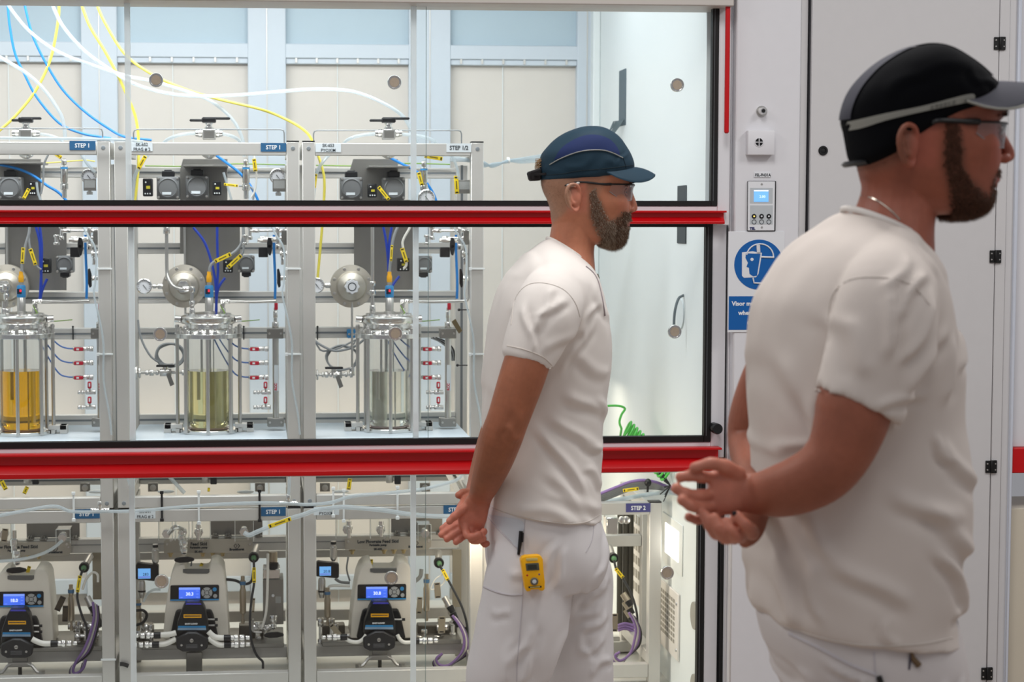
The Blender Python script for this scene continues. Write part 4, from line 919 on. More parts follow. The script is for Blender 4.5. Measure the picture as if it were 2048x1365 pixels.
def manifold(k, x, xl):
    """x = pixel centre of the upright header pipe"""
    u_ = lambda p: S(p, YM2); c = lambda y: P(x, y, YM2)
    t = thing('manifold_pipe', 'upright steel manifold pipe with clamp blocks at the right of the %s skid' % SK[k], 'manifold', c(853))
    X = c(700)[0]
    MB().cyl((X, YM2, c(850)[2]), (X, YM2, c(657)[2]), u_(6.4), n=20).build('header_pipe', M_steel, t)
    for y0, y1 in ((657, 677), (836, 853)):
        b_ = MB().box(X - u_(17), X + u_(16), YM2 - .02, YM2 + .03, c(y1)[2], c(y0)[2]).build('clamp_block', M_steel_d, t, bevel=.002)
        for s_ in (-12, 11): MB().lathe([(.0004, 0), (.004, 0), (.003, .002), (.0004, .002)], (X + u_(s_), YM2 - .02, (c(y0)[2] + c(y1)[2]) / 2), (0, -1, 0), 10).build('bolt', M_steel, b_)
    m = MB(); m.hexn((X, YM2, c(657)[2]), (X, YM2, c(644)[2]), u_(7.5)); m.cyl((X, YM2, c(644)[2]), (X, YM2, c(616)[2]), u_(3.6)); m.hexn((X, YM2, c(636)[2]), (X, YM2, c(622)[2]), u_(5)); m.build('top_fitting', M_chrome, t, bevel=.0006)
    MB().box(X - u_(2), X + u_(5), YM2 - .016, YM2 - .006, c(620)[2], c(606)[2]).build('red_cap_lever', M_red2, t, bevel=.002)
    MB().box(X - u_(3), X + u_(5.6), YM2 - u_(6.8), YM2 - u_(6.2), c(782)[2], c(730)[2]).build('paper_label', M_label_w, t)
    text('RCC', (X + u_(2.5), YM2 - u_(6.8) - .0002, c(781)[2]), u_(5), M_red2, t, 'LEFT', roty=PI / 2, bold=.0004)
    for i, y in enumerate((698, 726, 755)):
        redvalve_h(x - 34, y, YM2 - .01, k, ['topmost', 'middle', 'lowest'][i])
        a_ = x - 54
        hose([(a_, y), (a_ - 12, y - 1), (a_ - 26, y - 6), (a_ - 40, y - 18 - 3 * i), (a_ - 56, y - 36 - 8 * i, YV + .12), (a_ - 70, y - 60 - 10 * i, YV + .12), (a_ - 76, 662 - 4 * i, YV + .14)], YM2 - .01, .0026, mat('steel_blue_tube', (88, 128, 200), .35), 'steel blue tube to the %s red valve, %s skid' % (['topmost', 'middle', 'lowest'][i], SK[k]), 'tube')
    for i, y in enumerate((785, 815)): redvalve_v(x - 20, y, YM2 - .01, k, ['upper', 'lower'][i])
manifold(0, 200, 0); manifold(1, 551, 0); manifold(2, 896, 0)
# levered valves at the top right of each skid, loops of translucent tube down the right post
for k, (dx, dn) in enumerate(((-377, 0), (0, 0), (364, 0))):
    s_ = SK[k]
    lever_valve(539 + dx, 493, YF + .14, 'black paddle valve high at the right of the %s skid' % s_, kind='v')
    m = MB(); Yq = YF + .13; c = P(558 + dx, 557, Yq)
    t = thing('isolation_valve', 'valve with upright black handle beside the right post, %s skid' % s_, 'valve', tuple(c))
    MB().prism([(c[0] + S(p[0], Yq), c[2] + S(p[1], Yq)) for p in ((-4, 19), (0, 20), (3, 8), (3, -16), (-1, -19), (-4, -10))], Yq - .02, Yq - .008).build('handle', M_blackp, t, bevel=.002)
    m.hexn((c[0], Yq, c[2]), (c[0] + S(14, Yq), Yq, c[2]), .010); m.cyl((c[0] - .004, Yq - .01, c[2]), (c[0] + S(4, Yq), Yq - .01, c[2]), .008); m.build('body', M_chrome, t, bevel=.0006)
    hose([(548 + dx, 470), (548 + dx, 500), (550.5 + dx, 560), (550 + dx, 598)], YM2 - .03, .0045, M_blue, 'light blue tube down to the manifold of the %s skid' % s_)
    hose([(535 + dx, 440), (552 + dx, 470), (568 + dx, 500), (568 + dx, 560), (565 + dx, 590), (576 + dx, 640), (584 + dx, 690), (584 + dx, 760), (596 + dx, 830), (600 + dx, 870)], YF - .012, .0032, M_clearw, 'thin translucent tube tied along the right post of the %s skid' % s_)
    for yy in (538, 709):
        z_ = P(585 + dx, yy, YF)[2]; xa_, xb_ = XS[k][1] - PW - .004, XS[k][1] + .004
        MB().box(xa_, xb_, YF - .004, YF - .0008, z_ - .0028, z_ + .0028).box(xa_ - .003, xa_ + .006, YF - .008, YF - .001, z_ - .005, z_ + .005).build('cable_tie', M_tie, label='white cable tie round the right post of the %s skid, %s one' % (s_, 'upper' if yy < 600 else 'lower'), cat='cable tie', bevel=.0006)
    # cluster of steel fittings behind the paddle
    t = thing('fitting_cluster', 'cluster of steel tube fittings at the top right of the %s skid' % s_, 'fittings', P(563 + dx, 515, YF + .2))
    for (x0, y0, x1, y1, r) in ((500, 462, 575, 462, 5), (520, 476, 572, 476, 4), (556, 455, 556, 500, 6), (566, 470, 566, 530, 5), (500, 450, 500, 480, 6), (560, 508, 576, 508, 8), (490, 470, 490, 490, 7)):
        a = P(x0 + dx, y0, YF + .2); b = P(x1 + dx, y1, YF + .2); m = MB(); m.cyl(a, b, S(r * .55, YF)); d_ = (b - a) * .25
        m.hexn(a, a + d_, S(r, YF)); m.hexn(b - d_, b, S(r, YF)); m.build('fitting', M_chrome, t, bevel=.0008)
    t_ = MB().pbox(563 + dx, 462, 574 + dx, 490, YF + .12, .002).build('steel_tag', M_steel_d, label='small steel tag at the right post, %s skid' % s_, cat='tag', bevel=.0006)
# sensor cables, tags, dark blue tubes
for k, (dx, a_, b_) in enumerate(((-370, (138, 165), (132, 255)), (0, (597, 205), (505, 252)), (345, (605, 170), (630, 250)))):
    s_ = SK[k]
    X_ = RX[k] + 2
    if k == 1:
        tagstrip(c4(598, 203), c4(503, 248), YV - .02, 8.5, 'yellow tag slanting on the sensor cable of the middle reactor')
        tagstrip(c4(660, 210), c4(582, 283), YA2 - .05, 8, 'second yellow tag slanting beside the middle solenoid box')
        hose([(X_, 545), (X_ + 1, 535), c4(500, 250), c4(600, 205), c4(650, 160), c4(672, 100), c4(670, 20)], YV, .0052, M_grey, cab_t % s_, 'cable')
        hose([c4(568, 290), c4(585, 282), c4(665, 205), c4(675, 120), c4(672, 30)], YA2 - .04, .0036, M_grey, 'grey cable from the middle solenoid up past the tags', 'cable')
        bl = [(c4(375, 45), c4(440, 130), c4(480, 240), c4(505, 360), c4(512, 460), c4(512, 570)), (c4(517, 30), c4(518, 150), c4(522, 300), c4(515, 420), c4(510, 560)), (c4(565, 345), c4(535, 385), c4(518, 430), c4(512, 500))]
    elif k == 2:
        tagstrip(c5(605, 168), c5(632, 252), YA2 - .05, 8.5, 'yellow tag hanging over the right solenoid box')
        hose([c5(615, 290), c5(632, 260), c5(612, 170), c5(612, 120), c5(650, 50), c5(662, 20)], YA2 - .04, .0042, M_wtube, 'pale cable rising from the right solenoid box', 'cable')
        hose([(X_, 545), (X_ + 1, 530), c5(540, 230), c5(545, 160), c5(560, 90), c5(590, 20)], YV, .0048, M_grey, cab_t % s_, 'cable')
        tagstrip(c5(546, 150), c5(540, 245), YV - .015, 5, 'narrow yellow tag on the sensor cable of the right reactor')
        bl = [(c5(490, 20), c5(510, 120), c5(522, 230), c5(526, 310)), (c5(548, 20), c5(530, 140), c5(532, 260), c5(528, 330)), (c5(590, 335), c5(560, 375), c5(540, 420), c5(530, 520))]
    else:
        tagstrip(c3(138, 165), c3(132, 260), YV - .02, 7, 'yellow tag upright on the sensor cable of the left reactor')
        tagstrip(c3(180, 172), c3(212, 268), YA2 - .05, 7.5, 'yellow tag slanting beside the left solenoid box')
        hose([(X_, 545), (X_, 530), c3(140, 250), c3(150, 160), c3(172, 80), c3(175, 20)], YV, .0048, M_grey, cab_t % s_, 'cable')
        hose([c3(245, 295), c3(215, 270), c3(180, 170), c3(172, 100)], YA2 - .04, .0036, M_grey, 'grey cable from the left solenoid up past the tags', 'cable')
        bl = [(c3(210, 30), c3(235, 130), c3(240, 250), c3(245, 380), c3(235, 480)), (c3(235, 30), c3(248, 150), c3(245, 300), c3(238, 470)), (c3(280, 350), c3(258, 400), c3(245, 440), c3(238, 490))]
    for i, p_ in enumerate(bl):
        hose(list(p_), YV + .06, .0046, M_dblue, 'dark blue tube behind the %s reactor sensor, %s' % (s_, ['left one', 'right one', 'short curving one'][i]))
    hose([(X_ + 22, 611, YV), (X_ + 30, 625, YV - .02), (X_ + 42, 640, YV - .03), (X_ + 62, 643, YV), (X_ + 100, 640, YV + .1)], YV, .0018, M_gy, 'green earth wire at the lid of the %s reactor' % s_, 'wire')
    # dark blue tubes seen through the glass
# left lower: coils, fitting chain with black handled valve
def coil(cx, cy, rx, ry, Y, turns, r, m, lab, lead):
    pts = [P(p[0], p[1], Y) for p in lead]; n0 = 16
    a0 = math.atan2(-(lead[-1][1] - cy) / ry, (lead[-1][0] - cx) / rx)
    for i in range(int(turns * n0)):
        a_ = a0 + 2 * PI * i / n0; w_ = 1 - .05 * (i // n0) + .03 * math.sin(i * 1.7)
        c = P(cx + rx * w_ * math.cos(a_), cy - ry * w_ * math.sin(a_), Y); c[1] += .006 * (i // n0); pts.append(c)
    return MB().path(smooth_pts(pts, 2), r, 6).build('cable_coil', m, label=lab, cat='cable')
coil(340, 711, 29, 24, 6.44, 3.3, .0042, M_grey, 'grey cable coiled left of the middle reactor', [(276, 640), (280, 670), (290, 695), (303, 715), (318, 725)])
coil(684, 716, 32, 25, 6.44, 2.4, .0036, M_grey, 'grey cable coiled left of the right reactor', [(628, 678), (640, 700), (655, 702), (680, 696), (712, 680)])
hose([(730, 678), (712, 692), (690, 700), (668, 702), (648, 694), (630, 682), (618, 664)], 6.43, .0042, M_grey, 'grey cable drooping between the posts of the right skid', 'cable')
def chain(k, pts, hx, hy, lab):
    Y = 6.40; z = P(pts[0], hy, Y)[2]
    t = thing('valve_chain', lab, 'valve', P(hx, hy + 14, Y))
    m = MB(); a = P(pts[0], hy, Y)[0]; b = P(pts[1], hy, Y)[0]; m.cyl((a, Y, z), (b, Y, z), .005); L = b - a
    for f0, f1, r in ((.0, .07, .026), (.09, .13, .020), (.22, .28, .010), (.30, .38, .012), (.42, .47, .010), (.5, .72, .014), (.8, .86, .010), (.92, .99, .012)):
        m.hexn((a + L * f0, Y, z), (a + L * f1, Y, z), r)
    m.build('body', M_steel, t, bevel=.0008)
    c = P(hx, hy, Y)
    MB().cyl((c[0], Y, c[2]), (c[0], Y, c[2] + S(13, Y)), .010).build('stem', M_chrome, t)
    MB().box(c[0] - S(18, Y), c[0] + S(18, Y), Y - .012, Y + .012, c[2] + S(12, Y), c[2] + S(16, Y)).build('handle', M_blackp, t, bevel=.0015)
    MB().prism([(c[0] + S(p[0], Y), c[2] - S(p[1], Y)) for p in ((2, 2), (10, 0), (18, 22), (10, 26))], Y - .03, Y - .028).build('steel_tag', M_steel_d, t)
chain(1, (268, 372), 331, 746, 'fitting chain with flat black handle left of the middle reactor')
chain(2, (626, 706), 668, 750, 'fitting chain with flat black handle left of the right reactor')
c = P(704, 600, 6.42)
fitting_run([(c[0], 6.42, c[2]), (c[0], 6.42, P(704, 745, 6.42)[2])], .004, [((c[0], 6.42, P(704, 752, 6.42)[2]), (c[0], 6.42, P(704, 735, 6.42)[2]), .011)], 'thin upright steel pipe below the right steel chamber')
c = P(369, 400, 6.46)
fitting_run([(c[0], 6.46, c[2]), (c[0], 6.46, P(369, 640, 6.46)[2])], .004, [], 'thin upright steel pipe beside the middle mounting plate')
c = P(13, 400, 6.46)
fitting_run([(c[0], 6.46, c[2]), (c[0], 6.46, P(13, 530, 6.46)[2])], .004, [], 'thin upright steel pipe beside the left mounting plate')
t = thing('blue_clip', 'small blue clamp on the rear bar left of the right reactor', 'clamp', P(702, 677, YR - .02))
MB().pbox(694, 659, 711, 677, YR - .02, .018).build('body', M_lblue, t, bevel=.003)
for x in (698.5, 707): c = P(x, 669, YR - .02); MB().lathe([(.0004, 0), (.0045, 0), (.003, .002), (.0004, .002)], (c[0], YR - .02, c[2]), (0, -1, 0), 12).build('screw', M_steel, t)
for k, x in enumerate((146, 487.5, 635)):
    z0, z1 = P(x, 680, YR - .004)[2], P(x, 654, YR - .004)[2]; xx = P(x, 660, YR - .004)[0]
    MB().path([(xx, YR - .004, z0), (xx, YR - .006, z1)], .0025, 6).sph((xx, YR - .006, z1), .004, 8, 6).build('cable_tie', M_blackp, label='black cable tie on the rear bar of the %s skid' % SK[k], cat='cable tie')
for x, y in ((928, 620), (925, 731)):
    a = P(x - 10, y, YF + .06); b = P(x + 10, y, YF + .06); MB().path([a, b], .0022, 6).sph(a, .005, 8, 6).build('cable_tie', M_blackp, label='black tie %s at the rear post of the right skid' % ('above' if y < 700 else 'below'), cat='cable tie')
t = MB().pprism([(903, 644), (911, 638), (925, 662), (918, 668)], YM2 - .03, .004).build('brown_tag', mat('brown_tag', (112, 98, 70), .4, .3), label='dark brown metal tag hanging on the right manifold', cat='tag', bevel=.001)
for i in range(4):
    hose([(862 + 3 * i, 676), (880 + 4 * i, 684), (898 + 3 * i, 700), (905 + i, 722)], YM2 + .05, .003, M_blackp if i % 2 else M_grey, '%s cable in the bundle beside the right manifold' % ['leftmost grey', 'inner dark', 'inner grey', 'rightmost dark'][i], 'cable', 'dark cables beside the right manifold')
# foot brackets etc of left skid at the shelf already in the reactors

# ================================================================ LOWER FEED SKIDS
YQ = 6.20     # pump faces
def pump(k, dx, dy, val, lab):
    """dx, dy pixel offset from the middle pump"""
    Y = YQ; q = lambda x, y: (c7(x, y)[0] + dx, c7(x, y)[1] + dy)
    zb = P(400 + dx, 1279 + dy, Y)[2]
    t = thing('peristaltic_pump', lab, 'pump', P(392 + dx, 1279 + dy, Y))
    sil = [(275, 1090), (290, 900), (308, 780), (325, 690), (345, 640), (372, 612), (412, 602), (420, 640), (434, 655), (560, 655), (572, 640), (582, 600), (630, 598), (655, 620), (668, 650), (683, 780), (693, 930), (702, 1090)]
    MB().pprism([q(*p) for p in sil], Y, .16).build('shell', M_pump, t, bevel=.007, bseg=3)
    MB().pprism([q(404, 640), q(574, 640), q(574, 660), q(560, 668), q(430, 668), q(404, 662)], Y - .003, .012).build('handle_recess', mat('recess_grey', (96, 96, 94), .5), t, bevel=.001)
    MB().pprism([q(328, 744), q(630, 740), q(636, 748), q(635, 838), q(322, 842), q(324, 750)], Y - .004, .004).build('control_panel', M_blackp, t, bevel=.001)
    MB().pprism([q(323, 834), q(635, 830), q(635, 839), q(322, 843)], Y - .0046, .0006).build('blue_stripe', M_lblue, t)
    MB().pprism([q(378, 758), q(514, 757), q(515, 828), q(378, 830)], Y - .0052, .001).build('screen', M_screen, t)
    MB().pprism([q(378, 758), q(514, 757), q(514, 771), q(378, 772)], Y - .0058, .0005).build('screen_header', mat('screen_pale', (120, 150, 236), .4, emit=.8), t)
    c = P(*q(448, 806), Y); text(val, (c[0], Y - .0062, c[2]), S(6.2, Y), M_lit, t, 'CENTER', bold=.0004)
    for x, y in ((395, 822), (497, 780), (497, 800), (497, 820)):
        a = q(x - 8, y - 2); b = q(x + 8, y + 1); MB().pbox(*a, *b, Y - .0058, .0004).build('screen_mark', mat('screen_pale', (120, 150, 236), .4, emit=.8), t)
    c = P(*q(558, 789), Y)
    for i in range(4):
        a0 = i * PI / 2 + PI / 4 + .1; r0, r1 = S(5, Y), S(11, Y); m = MB(); n = 6
        pts = [(c[0] + r1 * math.cos(a0 + j * (PI / 2 - .2) / n), c[2] + r1 * math.sin(a0 + j * (PI / 2 - .2) / n)) for j in range(n + 1)] + [(c[0] + r0 * math.cos(a0 + j * (PI / 2 - .2) / n), c[2] + r0 * math.sin(a0 + j * (PI / 2 - .2) / n)) for j in range(n, -1, -1)]
        m.prism(pts, Y - .0065, Y - .004).build('arrow_key', mat('key_grey', (170, 172, 172), .5), t)
    MB().box(c[0] - S(3.4, Y), c[0] + S(3.4, Y), Y - .0065, Y - .004, c[2] - S(3.4, Y), c[2] + S(3.4, Y)).build('centre_key', mat('key_grey', (170, 172, 172), .5), t, bevel=.0006)
    for x, y, m_ in ((608, 768, M_lblue), (611, 810, mat('key_grey', (170, 172, 172), .5))):
        c = P(*q(x, y), Y); MB().lathe([(.0004, 0), (S(4.2, Y), 0), (S(3.8, Y), .002), (.0004, .0022)], (c[0], Y - .004, c[2]), (0, -1, 0), 18).build('round_key', m_, t)
    # head
    MB().pprism([q(378, 905), q(585, 905), q(600, 940), q(632, 1090), q(318, 1090), q(345, 960), q(358, 912)], Y - .03, .03).build('head_mount', mat('head_black', (26, 26, 28), .42), t, bevel=.004)
    MB().pprism([q(422, 856), q(522, 856), q(545, 895), q(565, 985), q(568, 1075), q(362, 1075), q(368, 985), q(400, 895)], Y - .09, .06).build('pump_head', M_blackp, t, bevel=.005, bseg=2)
    MB().pprism([q(426, 858), q(518, 858), q(524, 868), q(420, 868)], Y - .0925, .002).build('violet_edge', mat('violet_print', (74, 74, 190), .4), t)
    MB().pprism([q(408, 930), q(523, 930), q(523, 952), q(408, 953)], Y - .0915, .0015).build('caution_label', mat('orange_yellow_label', (245, 178, 30), .5), t)
    MB().pprism([q(414, 938), q(517, 938), q(517, 943), q(414, 944)], Y - .0921, .0006).build('caution_print', M_txt_d, t)
    c = P(*q(458, 994), Y - .09); text('EASY-LOAD', (c[0], Y - .0915, c[2]), S(2.6, Y), M_txt_w, t, 'CENTER', bold=.0004, sx=1.25)
    MB().pprism([q(374, 1004), q(550, 1004), q(552, 1016), q(372, 1016)], Y - .0915, .0015).build('blue_band', M_lblue, t)
    MB().pprism([q(372, 1017), q(552, 1017), q(553, 1031), q(370, 1031)], Y - .0915, .0015).build('pale_band', mat('pale_band', (150, 176, 200), .5), t)
    MB().pprism([q(362, 1150), q(358, 1085), q(436, 1046), q(490, 1046), q(570, 1085), q(562, 1150), q(520, 1170), q(402, 1170)], Y - .112, .022).build('hex_cover', mat('cover_black', (34, 34, 36), .45), t, bevel=.004)
    for x, y, r in ((460, 1099, 4), (395, 1128, 2.4), (525, 1128, 2.4)):
        c = P(*q(x, y), Y - .112); s_ = MB().lathe([(.0004, 0), (S(r, Y), 0), (S(r * .85, Y), .002), (.0004, .0022)], (c[0], Y - .112, c[2]), (0, -1, 0), 16).build('screw', M_steel, t)
        if r == 4: MB().box(c[0] - S(3, Y), c[0] + S(3, Y), Y - .1148, Y - .1142, c[2] - .0008, c[2] + .0008).build('screw_slot', M_black, s_)
    for i in range(3):
        a = q(424, 1124 + i * 9); b = q(497, 1128 + i * 9); MB().pbox(*a, *b, Y - .1126, .0006).build('cover_print', mat('print_grey', (96, 96, 98), .5), t)
    for y in ((962, 1000) if k != 2 else (967,)):
        a = P(*q(560, y), Y - .05); b = P(*q(608, y), Y - .05); m = MB(); m.cyl(a, b, .0032); m.build('lever_pin', M_steel, t)
        b2 = P(*q(628, y), Y - .05); MB().cyl(b, b2, S(2.8, Y)).build('lever_knob', M_blackp, t)
    # tilt shelf, stand and feet
    return t
pump(1, 0, 0, '30.3', 'cream peristaltic pump with blue screen reading 30.3, middle skid')
pump(2, 374.5, -1.5, '30.8', 'cream peristaltic pump with blue screen reading 30.8, right skid')
pump(0, -351, 13, '18.0', 'cream peristaltic pump with blue screen reading 18.0, left skid')
YT = YQ - .1
tubs = {1: [(c7, [(568, 1040), (590, 1062), (620, 1078), (690, 1082)]), (c7, [(566, 1078), (600, 1105), (640, 1125), (692, 1124)]), (c7, [(360, 1048), (330, 1056), (290, 1060), (238, 1064)]), (c7, [(360, 1086), (330, 1102), (290, 1118), (228, 1124)])],
        2: [(c8, [(625, 1062), (640, 1088), (665, 1108), (705, 1110), (745, 1100)]), (c8, [(425, 1062), (405, 1088), (370, 1108), (320, 1102), (280, 1076)])],
        0: [(c6, [(205, 1088), (235, 1104), (280, 1118), (350, 1118)])]}
wn_ = ['upper right', 'lower right', 'upper left', 'lower left']
for k, l in tubs.items():
    for i, (cf, pts) in enumerate(l):
        nm_ = (wn_[i] if k == 1 else (['right', 'left'][i]))
        hose([cf(*p) for p in pts], YT, (.0095 if k != 2 else .0065), M_wtube, 'white silicone pump hose, %s of the %s pump' % (nm_, SK[k]), 'hose', n=12, name='hose')
        e = P(*cf(*pts[-1]), YT); d_ = 1 if i in (0, 1) and k == 1 or i == 0 else -1
        t = thing('hose_fitting', 'steel hose fitting at the end of the %s hose, %s pump' % (nm_, SK[k]), 'fitting', e)
        m = MB(); m.cyl(e + np.array([-d_ * .012, 0, 0]), e + np.array([d_ * .01, 0, 0]), .0112, n=14); m.build('black_clamp', M_blackp, t)
        m = MB(); x0 = e[0] + d_ * .01
        for a_, b_, r in ((.0, .012, .010), (.012, .026, .013), (.03, .046, .011), (.05, .064, .008)): m.hexn((x0 + d_ * a_, YT, e[2]), (x0 + d_ * b_, YT, e[2]), r)
        m.build('nuts', M_chrome, t, bevel=.0008)
def name_plate(x0, x1, y0, y1, l1, l2, l3, cx, bx, by, k, lab):
    Y = 6.36
    t = thing('skid_name_plate', lab, 'plate', P(cx, y1, Y))
    MB().pprism([(x0 + 6, y0), (x1, y0), (x1, y1 - 6), (x1 - 6, y1), (x0, y1), (x0, y0 + 4)], Y, .003).build('plate', mat('name_plate_metal', (186, 180, 168), .4, .4), t)
    for s_, y, h in ((l1, y0 + 12.5, 6.2), (l2, y0 + 18.6, 3.9), (l3, y0 + 27, 4.1)):
        c = P(cx, y, Y); text(s_, (c[0], Y - .0008, c[2]), S(h, Y), M_txt_d, t, 'CENTER', bold=.0005, sx=.95)
    c = P(bx, by, Y); text('Bronkhorst', (c[0], Y - .0008, c[2]), S(4.3, Y), M_txt_d, t, 'CENTER', bold=.0007)
    c = P(bx, by - 9, Y); m = MB(); u_ = lambda p: S(p, Y)
    for ox in (-2.4, 2.4):
        pts = [(c[0] + u_(ox - 3.4), c[2]), (c[0] + u_(ox), c[2] + u_(4)), (c[0] + u_(ox + 3.4), c[2]), (c[0] + u_(ox), c[2] - u_(4))]
        if ox < 0: m.path([(p[0], Y - .001, p[1]) for p in pts + pts[:1]], .0011, 4)
        else: m.path([(p[0], Y - .001, p[1]) for p in (pts[1], pts[2], pts[3])], .0011, 4)
    m.build('emblem', M_txt_d, t)
    for x in (x0 + 6, x1 - 5):
        c = P(x, y0 + 10, Y); MB().lathe([(.0004, 0), (.005, 0), (.004, .0025), (.0004, .0028)], (c[0], Y, c[2]), (0, -1, 0), 6).build('bolt', M_steel, t)
name_plate(328, 505, 1079, 1106.5, 'Feed Skid', 'Peristaltic pump', 'SK-641', 397.5, 473.5, 1101.5, 1, 'metal plate reading Feed Skid Peristaltic pump SK-641, middle skid')
name_plate(690, 862, 1074, 1100, 'Low Flowrate Feed Skid', 'Peristaltic pump', 'SK-622', 756, 831, 1096, 2, 'metal plate reading Low Flowrate Feed Skid SK-622, right skid')
name_plate(-40, 142, 1085, 1112, 'Low Flowrate Feed Skid', 'Peristaltic pump', 'SK-621', 33, 110, 1107, 0, 'metal plate reading Low Flowrate Feed Skid, left skid')
def rear_bars(k, off, dy):
    x0, x1 = XS[k][0] + PW + .002, XS[k][1] - PW - .002
    Y = 6.38
    zt_, zb_ = P(400, 1077, Y)[2], P(400, 1104, Y)[2]
    t = thing('cross_beam', 'slotted aluminium cross beam behind the name plate, %s lower skid' % SK[k], 'beam', ((x0 + x1) / 2, Y, zb_))
    MB().box(x0, x1, Y + .004, Y + .05, zb_, zt_).build('beam', M_alu, t, bevel=.002)
    MB().box(x0, x1, Y + .002, Y + .0045, (zt_ + zb_) / 2 + .004, (zt_ + zb_) / 2 + .0055).build('groove', M_alu_d, t)
    MB().box(x0, x1, Y + .06, Y + .09, zb_ - .038, zb_ - .012).build('second_beam', M_alu, t, bevel=.002)
    for px in (430, 456, 518):
        c = P(px, 1077, Y)[0] + off; m = MB(); m.box(c - S(7, Y), c + S(7, Y), Y - .004, Y + .03, zt_ + .0005, zt_ + .006); m.box(c - S(3, Y), c - S(1, Y), Y - .004, Y + .02, zt_, zt_ + .014); m.box(c + S(1, Y), c + S(3, Y), Y - .004, Y + .02, zt_, zt_ + .014); m.build('slide_lug', M_steel_d, t, bevel=.001)
    for i, px in enumerate((405, 425, 445, 340)):
        c = P(px, 1113, Y)[0] + off; z = zb_ - .0005; m = MB(); m.hexn((c, Y + .03, z), (c, Y + .03, z - .01), .012); m.cyl((c, Y + .03, z - .01), (c, Y + .03, z - .022), .008, .005); m.build('cable_gland', mat('brass_steel', (190, 170, 130), .3, .9), t)
    # rear plate behind the clear boxes
    z2 = P(400, 1046, Y)[2]
    MB().box(P(420, 1060, Y)[0] + off, P(525, 1060, Y)[0] + off, Y + .05, Y + .054, zt_ + .001, z2).build('back_plate', M_steel_d, t)
for k in range(3): rear_bars(k, [-.632, 0, .632][k], 0)
def clear_box(x0, y0, x1, y1, lab, fx=None, fy=None, tag_=False):
    Y = 6.28
    t = thing('clear_guard_box', lab, 'box', P((x0 + x1) / 2, y1, Y))
    a = P(x0, (y0 + y1) / 2, Y)[0]; b = P(x1, 1060, Y)[0]; zt_ = P(x0, y0, Y)[2]; zb_ = P(x0, y1, Y)[2]
    m = MB(); m.box(a, b, Y, Y + .002, zb_, zt_); m.box(a, a + .002, Y, Y + .08, zb_, zt_); m.box(b - .002, b, Y, Y + .08, zb_, zt_); m.box(a, b, Y, Y + .08, zt_ - .002, zt_); m.build('acrylic', M_acry, t)
    m = MB(); m.path([(a, Y, zb_), (a, Y, zt_), (b, Y, zt_), (b, Y, zb_)], .0012, 4); m.build('edge', mat('acrylic_edge', (226, 228, 224), .3), t)
    for x, y in (fx or []):
        c = P(x, y, Y - .0); f_ = MB(); f_.lathe([(.001, 0), (.014, 0), (.014, .018), (.009, .02), (.009, .034), (.012, .035), (.012, .05), (.001, .05)], (c[0], Y + .03, c[2]), (0, -1, 0), 18); f_.hexn((c[0], Y - .006, c[2]), (c[0], Y + .004, c[2]), .016); f_.build('port_fitting', M_chrome, t)
        MB().lathe([(.001, 0), (.004, 0), (.004, .004), (.001, .004)], (c[0] + .014, Y - .001, c[2] - .024), (0, -1, 0), 10).build('screw', M_steel, t)
clear_box(317, 1041, 345, 1082, 'clear guard box at the left of the middle feed skid', [(333, 1068)])
clear_box(350, 1041, 378, 1082, 'clear guard box over the steel elbow of the middle feed skid', [(365, 1066)])
clear_box(384, 1041, 421, 1080, 'clear guard box in the centre of the middle feed skid', [(397, 1066)])
clear_box(470, 1041, 507, 1084, 'clear guard box right of centre on the middle feed skid', [(488, 1064)])
clear_box(672, 1038, 700, 1078, 'clear guard box left on the right feed skid', [(694, 1060)])
clear_box(741, 1038, 780, 1078, 'clear guard box in the centre of the right feed skid', [(761, 1061)])
clear_box(836, 1050, 862, 1082, 'clear guard box at the right of the right feed skid', [(850, 1067)])
clear_box(112, 1060, 140, 1088, 'clear guard box on the left feed skid', [(125, 1075)])
clear_box(-8, 1048, 22, 1088, 'clear guard box at the left edge of the picture', [(8, 1070)])
def plug_port(x, y, h, lab, up=True):
    Y = 6.27
    c = P(x, y, Y); u_ = lambda p: S(p, Y)
    t = thing('steel_coupling', lab, 'coupling', (c[0], Y, c[2] - u_(h)))
    MB().lathe([(.001, 0), (u_(4), 0), (u_(4), u_(h * .25)), (u_(6), u_(h * .28)), (u_(6), u_(h * .5)), (u_(7.5), u_(h * .52)), (u_(7.5), u_(h * .7)), (u_(5), u_(h * .74)), (u_(5), u_(h)), (.001, u_(h))], (c[0], Y - .03, c[2] - u_(h)), n=18).build('barrel', M_chrome, t)
    MB().hexn((c[0], Y - .03, c[2] - u_(h * .5)), (c[0], Y - .03, c[2] - u_(h * .3)), u_(8)).build('nut', M_chrome, t, bevel=.001)
    return t
plug_port(364, 1056, 44, 'stacked steel coupling above the black paddle of the middle feed skid')
plug_port(397, 1046, 32, 'short steel coupling in the central clear box, middle feed skid')
plug_port(697, 1040, 34, 'steel coupling in the left clear box, right feed skid')
plug_port(761, 1040, 32, 'steel coupling in the central clear box, right feed skid')
plug_port(30, 1058, 62, 'tall steel coupling above the black paddle of the left feed skid')
lever_valve(368.5, 1118, 6.22, 'black paddle valve above the middle pump')
lever_valve(34, 1139, 6.22, 'black paddle valve above the left pump')
